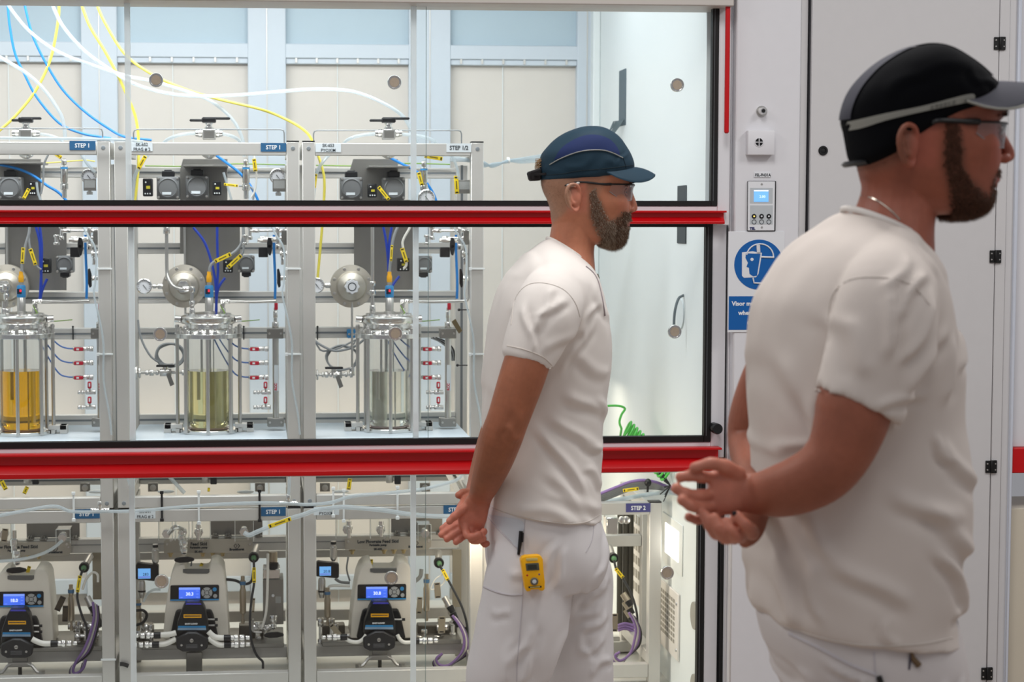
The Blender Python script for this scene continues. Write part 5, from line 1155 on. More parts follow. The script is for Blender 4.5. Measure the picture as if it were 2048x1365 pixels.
def display(x0, y0, x1, y1, sx0, sy0, sx1, sy1, val, lab, bronze=(1163, 1198)):
    Y = 6.24
    t = thing('meter_display', lab, 'display', P((x0 + x1) / 2, y1, Y))
    MB().pprism([(x0, y0 + 4), (x0 + 3, y0), (x1, y0 + 5), (x1, y1 - 2), (x1 - 3, y1), (x0, y1 - 4)], Y, .035).build('housing', M_blackp, t, bevel=.003)
    MB().pbox(sx0, sy0, sx1, sy1, Y - .001, .001).build('screen', M_screen2, t)
    MB().pbox(sx0 + 1, sy1 - 4, sx1 - 1, sy1 - 2, Y - .0014, .0004).build('screen_line', mat('violet_line', (120, 120, 220), .4, emit=.5), t)
    c = P((sx0 + sx1) / 2 + 3, sy1 - 6, Y); text(val, (c[0], Y - .0016, c[2]), S(5.5, Y), M_txt_d, t, 'CENTER')
    xm = x0 + 13
    a = P(xm, y1, Y); b = P(xm - 1, bronze[1], Y)
    MB().lathe([(.001, 0), (.008, 0), (.011, .01), (.013, .014), (.013, a[2] - b[2] - .01), (.010, a[2] - b[2]), (.001, a[2] - b[2])], (b[0], Y + .015, b[2]), n=18).build('sensor_barrel', M_steel, t)
    MB().lathe([(.0134, 0), (.0134, .006)], (b[0], Y + .015, b[2] + .02), n=18).build('black_ring', M_blackp, t)
    return t
display(271, 1127, 317, 1164, 276, 1138, 301, 1158, '283', 'black meter with pale blue screen reading 283, middle skid')
display(632, 1124, 678, 1158, 639, 1134, 662, 1152, '20.8', 'black meter with pale blue screen reading 20.8, right skid')
def thin_sensor(x, y0, y1, lab):
    Y = 6.26; a = P(x, y0, Y); b = P(x, y1, Y); h_ = a[2] - b[2]
    t = thing('probe_fitting', lab, 'probe', (b[0], Y, b[2]))
    MB().lathe([(.001, 0), (.006, 0), (.010, h_ * .1), (.012, h_ * .2), (.012, h_ * .7), (.009, h_ * .74), (.009, h_), (.001, h_)], (b[0], Y, b[2]), n=16).build('barrel', M_steel, t)
    MB().lathe([(.0094, 0), (.0096, .001), (.0096, h_ * .12), (.0094, h_ * .13)], (b[0], Y, b[2] + h_ * .84), n=16).build('black_collar', M_blackp, t)
thin_sensor(311, 1089, 1130, 'slim steel probe above the meter of the middle skid')
thin_sensor(667, 1083, 1123, 'slim steel probe above the meter of the right skid')
def instrument(x, y0, y1, lab):
    Y = 6.24; a = P(x, y0, Y); b = P(x, y1, Y); h_ = a[2] - b[2]; u_ = lambda p: S(p, Y)
    t = thing('flow_instrument', lab, 'instrument', (b[0], Y, b[2]))
    MB().lathe([(.001, 0), (u_(3), 0), (u_(4), h_ * .06), (u_(2.4), h_ * .12), (u_(2.4), h_ * .2), (u_(5.5), h_ * .22), (u_(6.5), h_ * .26), (u_(6.5), h_ * .7), (u_(5), h_ * .74), (u_(5), h_ * .8), (u_(6), h_ * .82), (u_(6), h_ * .9), (u_(4), h_ * .92), (u_(4), h_), (.001, h_)], (b[0], Y, b[2]), n=18).build('barrel', mat('warm_steel', (182, 170, 150), .3, .85), t)
    MB().lathe([(u_(6.2), 0), (u_(6.3), .001), (u_(6.3), h_ * .07), (u_(6.2), h_ * .075)], (b[0], Y, b[2] + h_ * .82), n=18).build('blue_ring', mat('dull_blue', (70, 112, 150), .4), t)
instrument(486, 1153, 1248, 'upright warm steel flow instrument right of the middle pump')
instrument(853, 1149, 1243, 'upright warm steel flow instrument right of the right pump')
instrument(143, 1170, 1262, 'upright warm steel flow instrument right of the left pump')
instrument(655, 1176, 1252, 'slim steel instrument left of the right pump')
instrument(277, 1200, 1262, 'short steel instrument left of the middle pump')
def round_plug(x, y, lab, ctag, cable, bx=None):
    Y = 6.22; c = P(x, y, Y); u_ = lambda p: S(p, Y)
    t = thing('round_connector', lab, 'connector', (c[0], Y, c[2] - u_(10)))
    MB().lathe([(u_(6), .02), (u_(10), .02), (u_(10.5), 0), (u_(9.5), -.006), (u_(6.4), -.006), (u_(6), .0)], (c[0], Y, c[2]), (0, 1, 0), 26).build('black_collar', M_blackp, t)
    MB().lathe([(.001, .02), (u_(5.6), .02), (u_(5.6), -.012), (u_(4), -.022), (.001, -.024)], (c[0], Y, c[2]), (0, 1, 0), 16).build('green_plug', mat('dull_green', (92, 140, 96), .45), t)
    MB().cyl((c[0], Y + .02, c[2]), (c[0] + .01, Y + .12, c[2] + .015), u_(7), n=18).build('sleeve', M_steel, t)
    ptube(cable, Y - .02, .0042).build('cable', mat('dark_cable', (58, 60, 62), .45), label='dark cable hanging from the ' + lab.split(' connector')[0] + ' connector', cat='cable')
    tagstrip(ctag[0], ctag[1], Y - .035, 7.5, 'yellow tag below the ' + lab.split(' connector')[0] + ' connector')
round_plug(507.5, 1116, 'black and green round connector at the right of the middle skid', ((508, 1136), (508.5, 1166)), [(507, 1118), (508, 1136), (508, 1168), (503, 1200), (500, 1240), (502, 1276), (508, 1300), (516, 1315), (525, 1324), (526, 1338)])
round_plug(878, 1127, 'large black and green round connector at the right of the right skid', ((885, 1140), (896, 1161)), [(879, 1128), (884, 1140), (897, 1162), (912, 1190), (924, 1215), (934, 1250), (936, 1290), (932, 1306)])
round_plug(168, 1136, 'smaller black and green round connector at the right of the left skid', ((160, 1152), (155, 1185)), [(168, 1138), (162, 1150), (155, 1186), (156, 1205), (165, 1235), (173, 1255), (174, 1280)])
# steel cabinets and plates at the right of the skids
t = thing('steel_controller', 'grey steel controller box at the right of the middle lower skid', 'controller', P(546, 1251, 6.26))
MB().pbox(526, 1160, 567, 1250, 6.26, .12).build('case', M_steel_d, t, bevel=.002)
MB().pbox(526, 1140, 560, 1159, 6.27, .1).build('top_block', M_chrome, t, bevel=.002)
MB().lathe([(.001, 0), (S(10, 6.26), 0), (S(11, 6.26), .01), (S(11, 6.26), .02), (.001, .024)], (P(546, 1130, 6.26)[0], 6.26, P(546, 1138, 6.26)[2]), n=16).build('knob', M_blackp, t)
MB().cyl(P(546, 1126, 6.27), P(546, 1104, 6.27), S(9, 6.27), n=18).build('neck', mat('warm_steel', (182, 170, 150), .3, .85), t)
c = P(546, 1192, 6.26); MB().lathe([(.001, 0), (.005, 0), (.005, .002), (.001, .002)], (c[0], 6.26, c[2]), (0, -1, 0), 14).build('sticker_dot', M_signw, t)
MB().pbox(551, 1194, 562, 1207, 6.2594, .0006).build('faint_print', mat('faint_print', (172, 174, 172), .5, .3, var=.25, scale=400), t)
lever_valve(547, 1268, 6.2, 'black paddle valve at the foot of the middle controller')
def hang_tag(x0, y0, x1, y1, w, lab, m=None, Y=6.2):
    return tagstrip((x0, y0), (x1, y1), Y, w, lab, m or mat('warm_tag', (176, 166, 146), .35, .7), txt=False)
hang_tag(127, 1194, 114, 1222, 12, 'dark brown hanging tag beside the left instrument', mat('dark_tag', (74, 66, 54), .4, .4))
hang_tag(131, 1212, 130, 1244, 11, 'second dark hanging tag beside the left instrument', mat('dark_tag', (74, 66, 54), .4, .4))
hang_tag(874, 1166, 876, 1197, 13, 'steel hanging tag left of the right connector cable')
hang_tag(884, 1234, 883, 1267, 14, 'steel hanging tag low beside the purple cables')
hang_tag(840, 1195, 838, 1228, 11, 'steel hanging tag beside the right instrument')
hang_tag(662, 1250, 682, 1275, 11, 'steel tag slanting on the hose of the right pump')
hang_tag(508, 1197, 506, 1226, 5, 'narrow steel tag right of the middle instrument')
hang_tag(11, 1058, 8, 1084, 12, 'pale engraved tag at the left edge')
tagstrip((537, 1054), (582, 1038), 5.955, 8.5, 'yellow tag on the clear hose across the middle skid post')
tagstrip((2, 960), (12, 980), 6.15, 9, 'yellow tag at the top left of the lower bay')
tagstrip((55, 974), (48, 988), 6.15, 8, 'yellow tag beside a grey fitting, left lower bay')
tagstrip((700, 958), (697, 980), 6.15, 8.5, 'yellow tag hanging under the red handle, right skid')
tagstrip((418, 976), (417, 984), 6.15, 5, 'small yellow tag under the red handle, middle skid', txt=False)
# clear tubes crossing in front of the lower skids
hose([c7(-800, 300), c7(-600, 262), c7(-420, 235), c7(-300, 270), c7(-60, 268), c7(0, 268), c7(150, 262), c7(400, 240), c7(650, 222), c7(900, 214), c7(1080, 218), c7(1200, 224), c7(1350, 212), c7(1500, 170), c7(1800, 142), c7(1960, 122), c7(2090, 90), c7(2170, 60), c7(2220, 0)], 5.98, .0055, M_clearw, 'long clear hose tied across the lower skids', 'hose', name='hose')
hose([c7(795, 405), c7(830, 420), c7(880, 400), c7(940, 375), c7(1000, 352), c7(1080, 318), c7(1180, 288), c7(1250, 262), c7(1330, 250), c7(1430, 240), c7(1560, 248), c7(1700, 262), c7(1850, 285), c7(2050, 300), c7(2300, 292)], 5.97, .0075, M_clearw, 'thick clear hose with yellow tag crossing the right lower skid', 'hose', name='hose')
hose([(125, 1082), (105, 1098), (80, 1110), (50, 1118), (20, 1122), (-10, 1124)], 6.1, .0052, M_clearw, 'clear hose curving left in front of the left name plate', 'hose', name='hose')
hose([(250, 940), (262, 975), (268, 960), (276, 940)], 6.02, .004, M_clearw, 'clear hose bend between the left and middle skids', 'hose', name='hose')
hose([c7(290, 20), c7(340, 70), c7(400, 135), c7(415, 150)], 6.2, .0065, M_clearw, 'clear hose running down behind the middle double bar', 'hose', name='hose')
hose([c7(1090, 20), c7(1086, 100), c7(1082, 180)], 5.99, .0050, M_clearw, 'clear hose dropping to the tee between middle and right skids', 'hose', name='hose')
hose([(365, 1060, 6.2), (350, 1055, 6.18), (338, 1068, 6.2)], 6.2, .008, M_chrome, 'bright steel bent tube in the middle clear boxes', 'tube')
def tee(x, y, lab):
    Y = 5.985; c = P(x, y, Y)
    t = thing('tee_fitting', lab, 'fitting', c); m = MB()
    m.hexn(c + np.array([-.03, 0, 0]), c + np.array([-.012, 0, 0]), .008); m.hexn(c + np.array([.012, 0, 0]), c + np.array([.03, 0, 0]), .008); m.cyl(c + np.array([-.02, 0, 0]), c + np.array([.02, 0, 0]), .006)
    m.cyl(c, c + np.array([0, 0, .02]), .006); m.hexn(c + np.array([0, 0, .01]), c + np.array([0, 0, .028]), .008); m.build('body', M_chrome, t, bevel=.0008)
tee(200, 1021, 'steel tee fitting beside the STEP 1 label of the left lower skid'); tee(577, 1007, 'steel tee fitting between the middle and right lower skids')
def vtie(x, y0, y1, m, lab):
    Y = YF - .005; a = P(x, y0, Y); b = P(x, y1, Y)
    MB().box(a[0] - .0035, a[0] + .0035, Y - .002, Y + .001, b[2], a[2]).box(a[0] - .006, a[0] + .006, Y - .006, Y + .001, a[2] - .004, a[2] + .006).box(a[0] - .006, a[0] + .006, Y - .006, Y + .001, b[2] - .006, b[2] + .004).build('cable_tie', m, label=lab, cat='cable tie', bevel=.0008)
vtie(323.5, 986, 1040, M_blackp, 'black cable tie left on the middle double bar'); vtie(519, 983, 1041, M_blackp, 'black cable tie right on the middle double bar')
vtie(397.5, 985, 1046, M_tie, 'white cable tie on the middle double bar'); vtie(147, 988, 1040, M_tie, 'white cable tie on the left double bar')
vtie(666.5, 978, 1032, M_tie, 'white cable tie at the left of the right double bar'); vtie(687.5, 982, 1042, M_tie, 'white cable tie left of centre on the right double bar'); vtie(795, 976, 1036, M_tie, 'white cable tie right of centre on the right double bar')
# lower machinery: beams, stands, manifolds
for k in range(3):
    x0, x1 = XS[k][0] + PW + .003, XS[k][1] - PW - .003; Y = 6.2
    t = thing('pump_shelf', 'grey tilted shelf and beam under the pump of the %s lower skid' % SK[k], 'shelf', ((x0 + x1) / 2, Y, P(400, 1320, Y)[2]))
    z = lambda y: P(400, y, Y)[2]
    MB().box(x0, x1, Y + .02, Y + .06, z(1322), z(1300)).build('beam', M_alu, t, bevel=.002)
    MB().box(x0 + .02, x1 - .01, Y - .0, Y + .25, z(1299), z(1290)).build('shelf_plate', M_steel_d, t, bevel=.002)
    MB().box(x0, x1, Y + .3, Y + .34, z(1285), z(1262)).build('rear_beam', M_alu, t, bevel=.002)
    xm = P([56 - 17, 388, 760][k], 1320, Y - .03)[0]; u_ = lambda p: S(p, Y)
    if k == 1:
        MB().box(xm - u_(16), xm + u_(16), Y - .02, Y - .008, z(1349), z(1303)).build('bracket', M_steel_d, t, bevel=.002)
        for s_ in (-10, 10): MB().lathe([(.0004, 0), (.006, 0), (.005, .003), (.0004, .003)], (xm + u_(s_), Y - .02, z(1343)), (0, -1, 0), 6).build('bolt', M_steel, t)
    else:
        MB().box(xm - u_(15), xm + u_(15), Y - .02, Y - .008, z(1318), z(1294)).build('bracket', M_steel_d, t, bevel=.002)
        m = MB()
        m.box(xm - u_(23), xm + u_(23), Y - .03, Y - .02, z(1324), z(1315))
        for s_ in (-1, 1): m.path([(xm + s_ * u_(16), Y - .025, z(1318)), (xm + s_ * u_(24), Y - .025, z(1322)), (xm + s_ * u_(34), Y - .03, z(1334)), (xm + s_ * u_(46), Y - .03, z(1336))], .006, 6); m.hexn((xm + s_ * u_(44), Y - .03, z(1338)), (xm + s_ * u_(44), Y - .03, z(1331)), .011)
        m.build('yoke', M_steel, t)
        MB().cyl((xm, Y - .02, z(1324)), (xm, Y - .02, z(1340)), u_(4), n=10).build('stub', mat('dark_stub', (80, 78, 72), .5, .5), t)
    # fitting clusters on both sides
    rng = random.Random(k + 3)
    for side, (xa_, xb_) in enumerate((([-170, 262 + 10, 640][k], [-130, 305, 690][k]), ([150, 478, 836][k], [195, 535, 915][k]))):
        t2 = thing('steel_manifold', 'dark steel manifold block with fittings, %s of the %s pump' % (('left', 'right')[side], SK[k]), 'manifold', P((xa_ + xb_) / 2, 1290, 6.3))
        MB().pbox(xa_, 1252, xb_, 1284, 6.30, .06).build('block', mat('dark_block', (98, 94, 86), .45, .6), t2, bevel=.003)
        for i in range(5):
            a = P(xa_ + (xb_ - xa_) * rng.random(), 1252 + 28 * rng.random(), 6.26); L_ = .02 + .03 * rng.random(); hor = i % 2
            d_ = np.array([L_, 0, 0]) if hor else np.array([0, 0, L_]); m = MB(); m.cyl(a - d_, a + d_, .007); m.hexn(a - d_, a - d_ * .5, .012); m.hexn(a + d_ * .4, a + d_, .012); m.build('fitting', M_chrome, t2, bevel=.0008)
        MB().pbox(xa_ + 3, 1286, xb_ - 3, 1298, 6.24, .05).build('foot', mat('dark_block', (98, 94, 86), .45, .6), t2, bevel=.002)
# small fittings sitting on the shelf edge under the red handle, braces of the right skid
for x, lab in ((62, 'grey coupling hanging under the red handle, left skid'), (418, 'grey coupling hanging under the red handle, middle skid'), (786, 'grey coupling hanging under the red handle, right skid')):
    Y = 6.16; c = P(x, 966, Y); t = thing('hanging_coupling', lab, 'coupling', c)
    m = MB(); m.hexn((c[0] - .012, Y, P(x, 944, Y)[2]), (c[0] - .012, Y, c[2]), .013); m.build('body', M_steel, t, bevel=.001); MB().box(c[0] + .005, c[0] + .026, Y - .01, Y + .01, c[2] - .005, P(x, 944, Y)[2]).build('black_cap', M_blackp, t, bevel=.002)
for k, xs_ in enumerate(((170,), (306, 520), (650, 850))):
    for i, x in enumerate(xs_):
        Y = 6.44; c = P(x, 976, Y); t = thing('rail_bracket', 'small steel bracket with bolt behind the %s double bar, %s' % (SK[k], ['left one', 'right one'][i] if len(xs_) > 1 else 'single'), 'bracket', P(x, 984, Y))
        MB().pbox(x - 10, 967, x + 10, 984, Y, .01).build('plate', M_steel_d, t, bevel=.001)
        MB().lathe([(.0004, 0), (.011, 0), (.011, .005), (.005, .006), (.005, .009), (.0004, .009)], (c[0], Y, c[2]), (0, -1, 0), 14).build('bolt', M_steel, t)
        MB().sph((c[0] + (.05 if i == 0 else -.05), Y - .1, P(x, 984, Y - .1)[2]), (.03, .02, .006), 16, 8).build('white_cap', M_tie, t)
t = thing('diagonal_brace', 'pair of diagonal aluminium braces at the right of the right upper skid', 'brace', P(930, 985, 6.3))
for dx in (0, 20):
    a = P(895 + dx, 945, 6.45); b = P(920 + dx, 988, 6.2); MB().path([a, b], .012, 4).build('brace', M_alu, t)
# purple and white cable loops at the right of the lower skids
def loops(base, k, n=3):
    for i in range(n):
        m_ = [M_purple, M_wtube, M_purple, mat('dark_cable', (58, 60, 62), .45)][i % 4]
        pts = [(base[j][0] + i * 3.2 * (1 if j < 4 else -.6), base[j][1] + i * 2.5) for j in range(len(base))]
        hose(pts, 6.15 + .012 * i, .0046, m_, ['purple cable outermost in the hanging loop, %s skid', 'white cable within the purple loop, %s skid', 'inner purple cable of the hanging loop, %s skid', 'dark cable beside the purple loop, %s skid'][i % 4] % ['left lower', 'middle lower', 'right lower', 'step 2'][k], 'cable', name='cable')
loops([(186, 1205), (188, 1235), (180, 1270), (168, 1300), (152, 1325), (146, 1342), (152, 1348), (166, 1338), (172, 1320)], 0, 4)
loops([(905, 1232), (918, 1250), (928, 1275), (926, 1300), (912, 1320), (895, 1332), (878, 1330), (873, 1318), (885, 1308)], 2, 4)
hose([(165, 1180), (172, 1160), (185, 1146), (195, 1150), (196, 1165)], 6.2, .004, M_wtube, 'pale cable loop beside the left round connector', 'cable')
hose([(885, 1150), (870, 1160), (862, 1180), (885, 1170), (892, 1150)], 6.2, .002, M_wtube, 'thin white wires below the right round connector', 'cable')
for x0_, k in ((188, 'left'), (903, 'right')):
    for i in range(3):
        a = P(x0_ - 14 + i * 6, 1195 + i * 14, 6.24); b = a + np.array([.028, -.02, -.05])
        t = thing('cable_coupler', 'ribbed steel cable coupler, %s of three above the %s purple cables' % (['topmost', 'middle', 'lowest'][i], k), 'coupler', tuple(b))
        MB().path([a, a + (b - a) * .6], .012, 14).build('barrel', M_steel, t); MB().path([a + (b - a) * .6, b], [.013, .010], 14).build('black_nut', M_blackp, t)
for x, y0, y1, k in ((610 - 425, 1104, 1200, 'left'), (905, 1100, 1215, 'right')):
    MB().pbox(x, y0, x + 18, y1, 6.42, .01).build('slotted_strip', mat('tan_strip', (168, 160, 142), .45, .4), label='tan slotted metal strip at the right of the %s lower skid' % k, cat='strip', bevel=.001)
hose([c7(100, 905), c7(150, 905), c7(172, 935), c7(150, 980), c7(100, 1000)], 6.2, .005, M_blackp, 'black cable looping at the left of the middle pump', 'cable')
hose([c7(150, 850), c7(175, 800), c7(215, 772), c7(260, 770)], 6.28, .0045, M_clearw, 'pale hose curving behind the middle pump', 'hose', name='hose')
hose([c7(680, 705), c7(740, 712), c7(800, 735), c7(845, 715), c7(858, 640)], 6.3, .005, mat('dark_cable', (58, 60, 62), .45), 'dark cable drooping behind the middle flow instrument', 'cable')
hose([c8(225, 700), c8(260, 722), c8(320, 728)], 6.3, .005, M_grey, 'grey cable left of the right pump', 'cable')
hose([c8(185, 780), c8(190, 750), c8(250, 745), c8(320, 748)], 6.25, .0045, M_wtube, 'white hose left of the right pump', 'hose', name='hose')
hose([c8(310, 560), c8(300, 640), c8(320, 715)], 6.3, .003, M_grey, 'thin grey cable hanging left above the right pump', 'cable')
hose([c8(780, 640), c8(770, 690), c8(720, 730)], 6.3, .007, M_grey, 'grey cable right above the right pump', 'cable')
hose([c7(460, 590), c7(455, 620), c7(445, 645)], 6.3, .003, M_grey, 'thin grey cable above the middle pump handle', 'cable')
tagstrip(c7(528, 600), c7(510, 640), 6.3, 6, 'dark yellow tag above the middle pump', txt=False)
tagstrip(c8(458, 575), c8(454, 645), 6.3, 7, 'yellow tag hanging above the right pump', txt=False)
tagstrip(c6(190, 620), c6(172, 680), 6.3, 7, 'yellow tag hanging above the left pump', txt=False)
hose([c7(855, 960), c7(850, 1020), c7(862, 1042), c7(910, 1045)], 6.22, .0035, M_steel, 'thin bent steel tube at the middle controller', 'tube')
hose([c7(950, 540), c7(948, 700), c7(940, 900), c7(915, 1010)], 6.2, .0045, M_wtube, 'pale cable down the front of the middle controller', 'cable')
hose([c7(0, 1310 - 60), c7(20, 1250), c7(55, 1262)], YF - .01, .007, M_blackp, 'short black strap round the middle skid left post', 'strap', name='strap')
t_ = P(213, 1320, YF); MB().box(XS[0][1] - PW - .004, XS[0][1] + .003, YF - .004, YF - .0008, t_[2] - .003, t_[2] + .003).build('cable_tie', M_tie, label='white cable tie low on the left skid right post', cat='cable tie')

# ---------------------------------------------------------------- fourth skid (step 2)
Y4 = 6.06
xr4 = P(1322.5, 1150, Y4)[0]; xl4 = xr4 - .62; zt4 = P(1312, 1004, Y4)[2]
f4 = frame_lower(3, xl4, xr4, Y4, 'aluminium profile frame of the STEP 2 skid right of the green capped man', zt4)
plate_label(1252, 1007.5, 1301, 1025, M_label_p, ['STEP 2'], M_txt_w, 'indigo STEP 2 label on the far right lower skid', Y=Y4, h=8.2)
MB().box(xl4 + PW, P(1283, 1080, Y4 + .3)[0], Y4 + .3, Y4 + .34, P(1250, 1094, Y4 + .3)[2], P(1250, 1072, Y4 + .3)[2]).build('crossbar', M_alu, f4, bevel=.002)
MB().box(P(1284, 1080, Y4 + .3)[0], P(1298, 1080, Y4 + .3)[0], Y4 + .3, Y4 + .34, .02, zt4 - .05).build('inner_post', M_alu, f4, bevel=.002)
for i, x in enumerate((1240, 1252, 1262)):
    a = P(x, 1040, Y4 + .42); MB().cyl((a[0], Y4 + .42, P(x, 1030, Y4 + .42)[2]), (a[0], Y4 + .42, P(x, 1260, Y4 + .42)[2]), .010, n=10).build('dark_conduit', mat('dark_conduit', (70, 68, 58), .5), label='%s of three dark upright conduits behind the STEP 2 skid' % ['leftmost', 'middle', 'rightmost'][i], cat='conduit')
MB().pbox(1213, 1036, 1237, 1070, Y4 + .1, .06).build('steel_block', M_chrome, label='bright steel block with fittings inside the STEP 2 skid', cat='block', bevel=.003)
for i, x in enumerate((1243, 1252)):
    c = P(x, 1040, Y4 + .2); MB().lathe([(.001, 0), (.012, 0), (.014, .01), (.010, .02), (.001, .022)], c, (0, -1, 0), 16).build('round_plug', M_chrome, label='%s round steel cap at the top of the STEP 2 skid' % ['left', 'right'][i], cat='cap')
YF_ = YF
round_plug(1227, 1117, 'green and black round connector beside the walking man, STEP 2 skid', ((1231, 1138), (1246, 1156)), [(1228, 1120), (1233, 1140), (1250, 1165), (1265, 1195), (1274, 1230), (1275, 1262)])
loops([(1258, 1226), (1268, 1245), (1272, 1262), (1268, 1285), (1262, 1305), (1250, 1318), (1238, 1322), (1230, 1312), (1240, 1305)], 3, 4)
for i in range(3):
    a = P(1246 + i * 3, 1188 + i * 16, 6.3); b = a + np.array([.025, -.02, -.04])
    t = thing('cable_coupler', 'ribbed brass cable coupler, %s of three on the STEP 2 skid' % ['topmost', 'middle', 'lowest'][i], 'coupler', tuple(b))
    MB().path([a, a + (b - a) * .6], .012, 14).build('barrel', mat('warm_steel', (182, 170, 150), .3, .85), t); MB().path([a + (b - a) * .6, b], [.013, .010], 14).build('black_nut', M_blackp, t)
hang_tag(1230, 1228, 1229, 1264, 12, 'steel hanging tag low on the STEP 2 skid', Y=6.35)
for i in range(3): hose([(1236, 1252 + 5 * i), (1250, 1248 + 5 * i), (1268, 1252 + 6 * i)], 6.4, .005, M_purple, '%s purple cable crossing low in the STEP 2 skid' % ['topmost', 'middle', 'lowest'][i], 'cable', 'purple cables crossing low in the STEP 2 skid', name='cable')
t = thing('step_beams', 'short aluminium beams low inside the STEP 2 skid', 'beam', P(1250, 1310, 6.5))
MB().pbox(1200, 1285, 1278, 1305, 6.5, .04).build('beam', M_alu, t, bevel=.002)
MB().pbox(1205, 1275, 1240, 1284, 6.45, .04).build('hook_plate', M_steel, t, bevel=.002)
# cable harness over the fourth skid
for i in range(6):
    o_ = i * 3.2
    hose([(1180, 996 + o_), (1205, 986 + o_), (1235, 974 + o_), (1262, 964 + o_), (1288, 961 + o_), (1312, 965 + o_ * .8), (1335, 974 + o_ * .4), (1347, 976 + o_ * .1, 6.02)], 6.1 + .006 * i, .0048, M_purple if i == 0 else M_grey, ('purple cable on top of the harness over the STEP 2 skid' if i == 0 else '%s grey cable below the purple one, harness over the STEP 2 skid' % ['', 'first', 'second', 'third', 'fourth', 'lowest'][i]), 'cable', None if i == 0 else 'grey harness cables over the STEP 2 skid', name='cable')
for i in range(3):
    hose([(1180, 1008 + 3 * i), (1240, 998 + 2 * i), (1300, 988 + i), (1340, 984 + 2 * i, 6.04), (1392, 988 + 2 * i, 5.76)], 6.2, .0055, M_clearw, '%s clear hose running right over the STEP 2 skid' % ['lowest', 'middle', 'topmost'][2 - i], 'hose', 'clear hoses over the STEP 2 skid', name='hose')
tagstrip((1246, 982), (1277, 978), 6.06, 7, 'yellow tag on the harness over the STEP 2 skid')
c = P(1296, 966, 6.08); MB().sph(c, (.012, .012, .014), 10, 8).path([c, P(1295, 985, 6.08)], .004, 6).build('cable_tie', M_blackp, label='black tie round the cable harness', cat='cable tie')
b = MB()
for i in range(16):
    a_ = random.random() * PI; p0 = PX(1347, 972, XW); p0 = p0 + np.array([-.01, 0, 0]); b.path([p0, p0 + np.array([-.03, .05 * math.cos(a_ * 2), .05 * math.sin(a_ * 2 + .4)])], .002, 4)
b.build('brush_gland', M_blackp, label='black brush gland where the harness meets the side wall', cat='gland')
# green coiled hose in front of the side wall
pts = [(1150, 835), (1190, 818), (1215, 812.5), (1238, 812.5), (1250, 818), (1243, 830), (1239, 845), (1243, 858)]
wp = [P(x, y, 6.3) for x, y in pts]
c0 = P(1250, 858, 6.34); c1_ = P(1338, 948, 6.05); n_ = 14
ax = (c1_ - c0); side = np.array([.0, 1., 0]); upv = np.array([.45, 0, .9])
hel = []
for i in range(n_ * 12):
    a_ = 2 * PI * i / 12; f_ = i / (n_ * 12.); hel.append(c0 + ax * f_ + upv * .034 * math.cos(a_ + 2.6) + side * .03 * math.sin(a_ + 2.6))
MB().path(smooth_pts(wp, 4) + smooth_pts(hel, 2), .0042, 7).build('coiled_hose', M_green, label='green coiled air hose near the side wall', cat='hose')

# ================================================================ PEOPLE
from mathutils.bvhtree import BVHTree
from mathutils import noise as MN
def limb(mb, pts, w, d, n=24, e=2.0):
    """tapering limb through world points; w = radius in the side plane, d = radius across it"""
    pts = [Vector(p) for p in pts]; k = len(pts); vs = []
    for i, p in enumerate(pts):
        a = pts[max(0, i - 1)]; b = pts[min(k - 1, i + 1)]; t = (b - a).normalized()
        Y_ = Vector((0, 1, 0)); u = t.cross(Y_)
        u = u.normalized() if u.length > .2 else Vector((1, 0, 0)); v = u.cross(t).normalized()
        for j in range(n):
            an = 2 * PI * j / n; ca, sa = math.cos(an), math.sin(an)
            ca = math.copysign(abs(ca) ** (2 / e), ca); sa = math.copysign(abs(sa) ** (2 / e), sa)
            vs.append(p + u * ca * w[i] + v * sa * d[i])
    fs = [(i * n + j, i * n + (j + 1) % n, (i + 1) * n + (j + 1) % n, (i + 1) * n + j) for i in range(k - 1) for j in range(n)]
    fs += [tuple(range(n))[::-1], tuple((k - 1) * n + j for j in range(n))]
    mb.add(vs, fs, True)
def interp(rows, m):
    """catmull resample of rows of floats"""
    return [tuple(r) for r in smooth_pts([np.array(r, float) for r in rows], m)]
def limbp(mb, rows, Ym, sub=4, n=24, e=2.0, dk=1.0):
    """rows: (px, py, y offset, radius px, across factor)"""
    pts, w, d = [], [], []
    for r in interp(rows, sub):
        Y = Ym + r[2]; pts.append(P(r[0], r[1], Y)); rr = S(r[3], Y); w.append(rr); d.append(rr * (r[4] if len(r) > 4 else 1.) * dk)
    pts0 = pts[0] - (pts[1] - pts[0]) * .02
    limb(mb, pts, w, d, n, e)
def rings(mb, rows, Ym, sub=4, n=56, e=2.3, tanphi=0., fe=None):
    """rows: (back px, back py, front px, front py, half width)"""
    vs = []; R_ = interp(rows, sub); k = len(R_)
    for r in R_:
        a = P(r[0], r[1], Ym); b = P(r[2], r[3], Ym); c = (a + b) / 2; h_ = (b - a) / 2; L = np.linalg.norm(h_); f = math.sqrt(max(L * L - (r[4] * tanphi) ** 2, (L * .5) ** 2)) / L
        for j in range(n):
            an = 2 * PI * j / n; ca, sa = math.cos(an), math.sin(an); ee = e
            if fe and ca > 0: ee = fe
            ca = math.copysign(abs(ca) ** (2 / ee), ca); sa = math.copysign(abs(sa) ** (2 / ee), sa)
            q = c + h_ * f * ca; vs.append((q[0], Ym + r[4] * sa, q[2]))
    fs = [(i * n + j, i * n + (j + 1) % n, (i + 1) * n + (j + 1) % n, (i + 1) * n + j) for i in range(k - 1) for j in range(n)]
    fs += [tuple(range(n))[::-1], tuple((k - 1) * n + j for j in range(n))]
    mb.add(vs, fs, True)
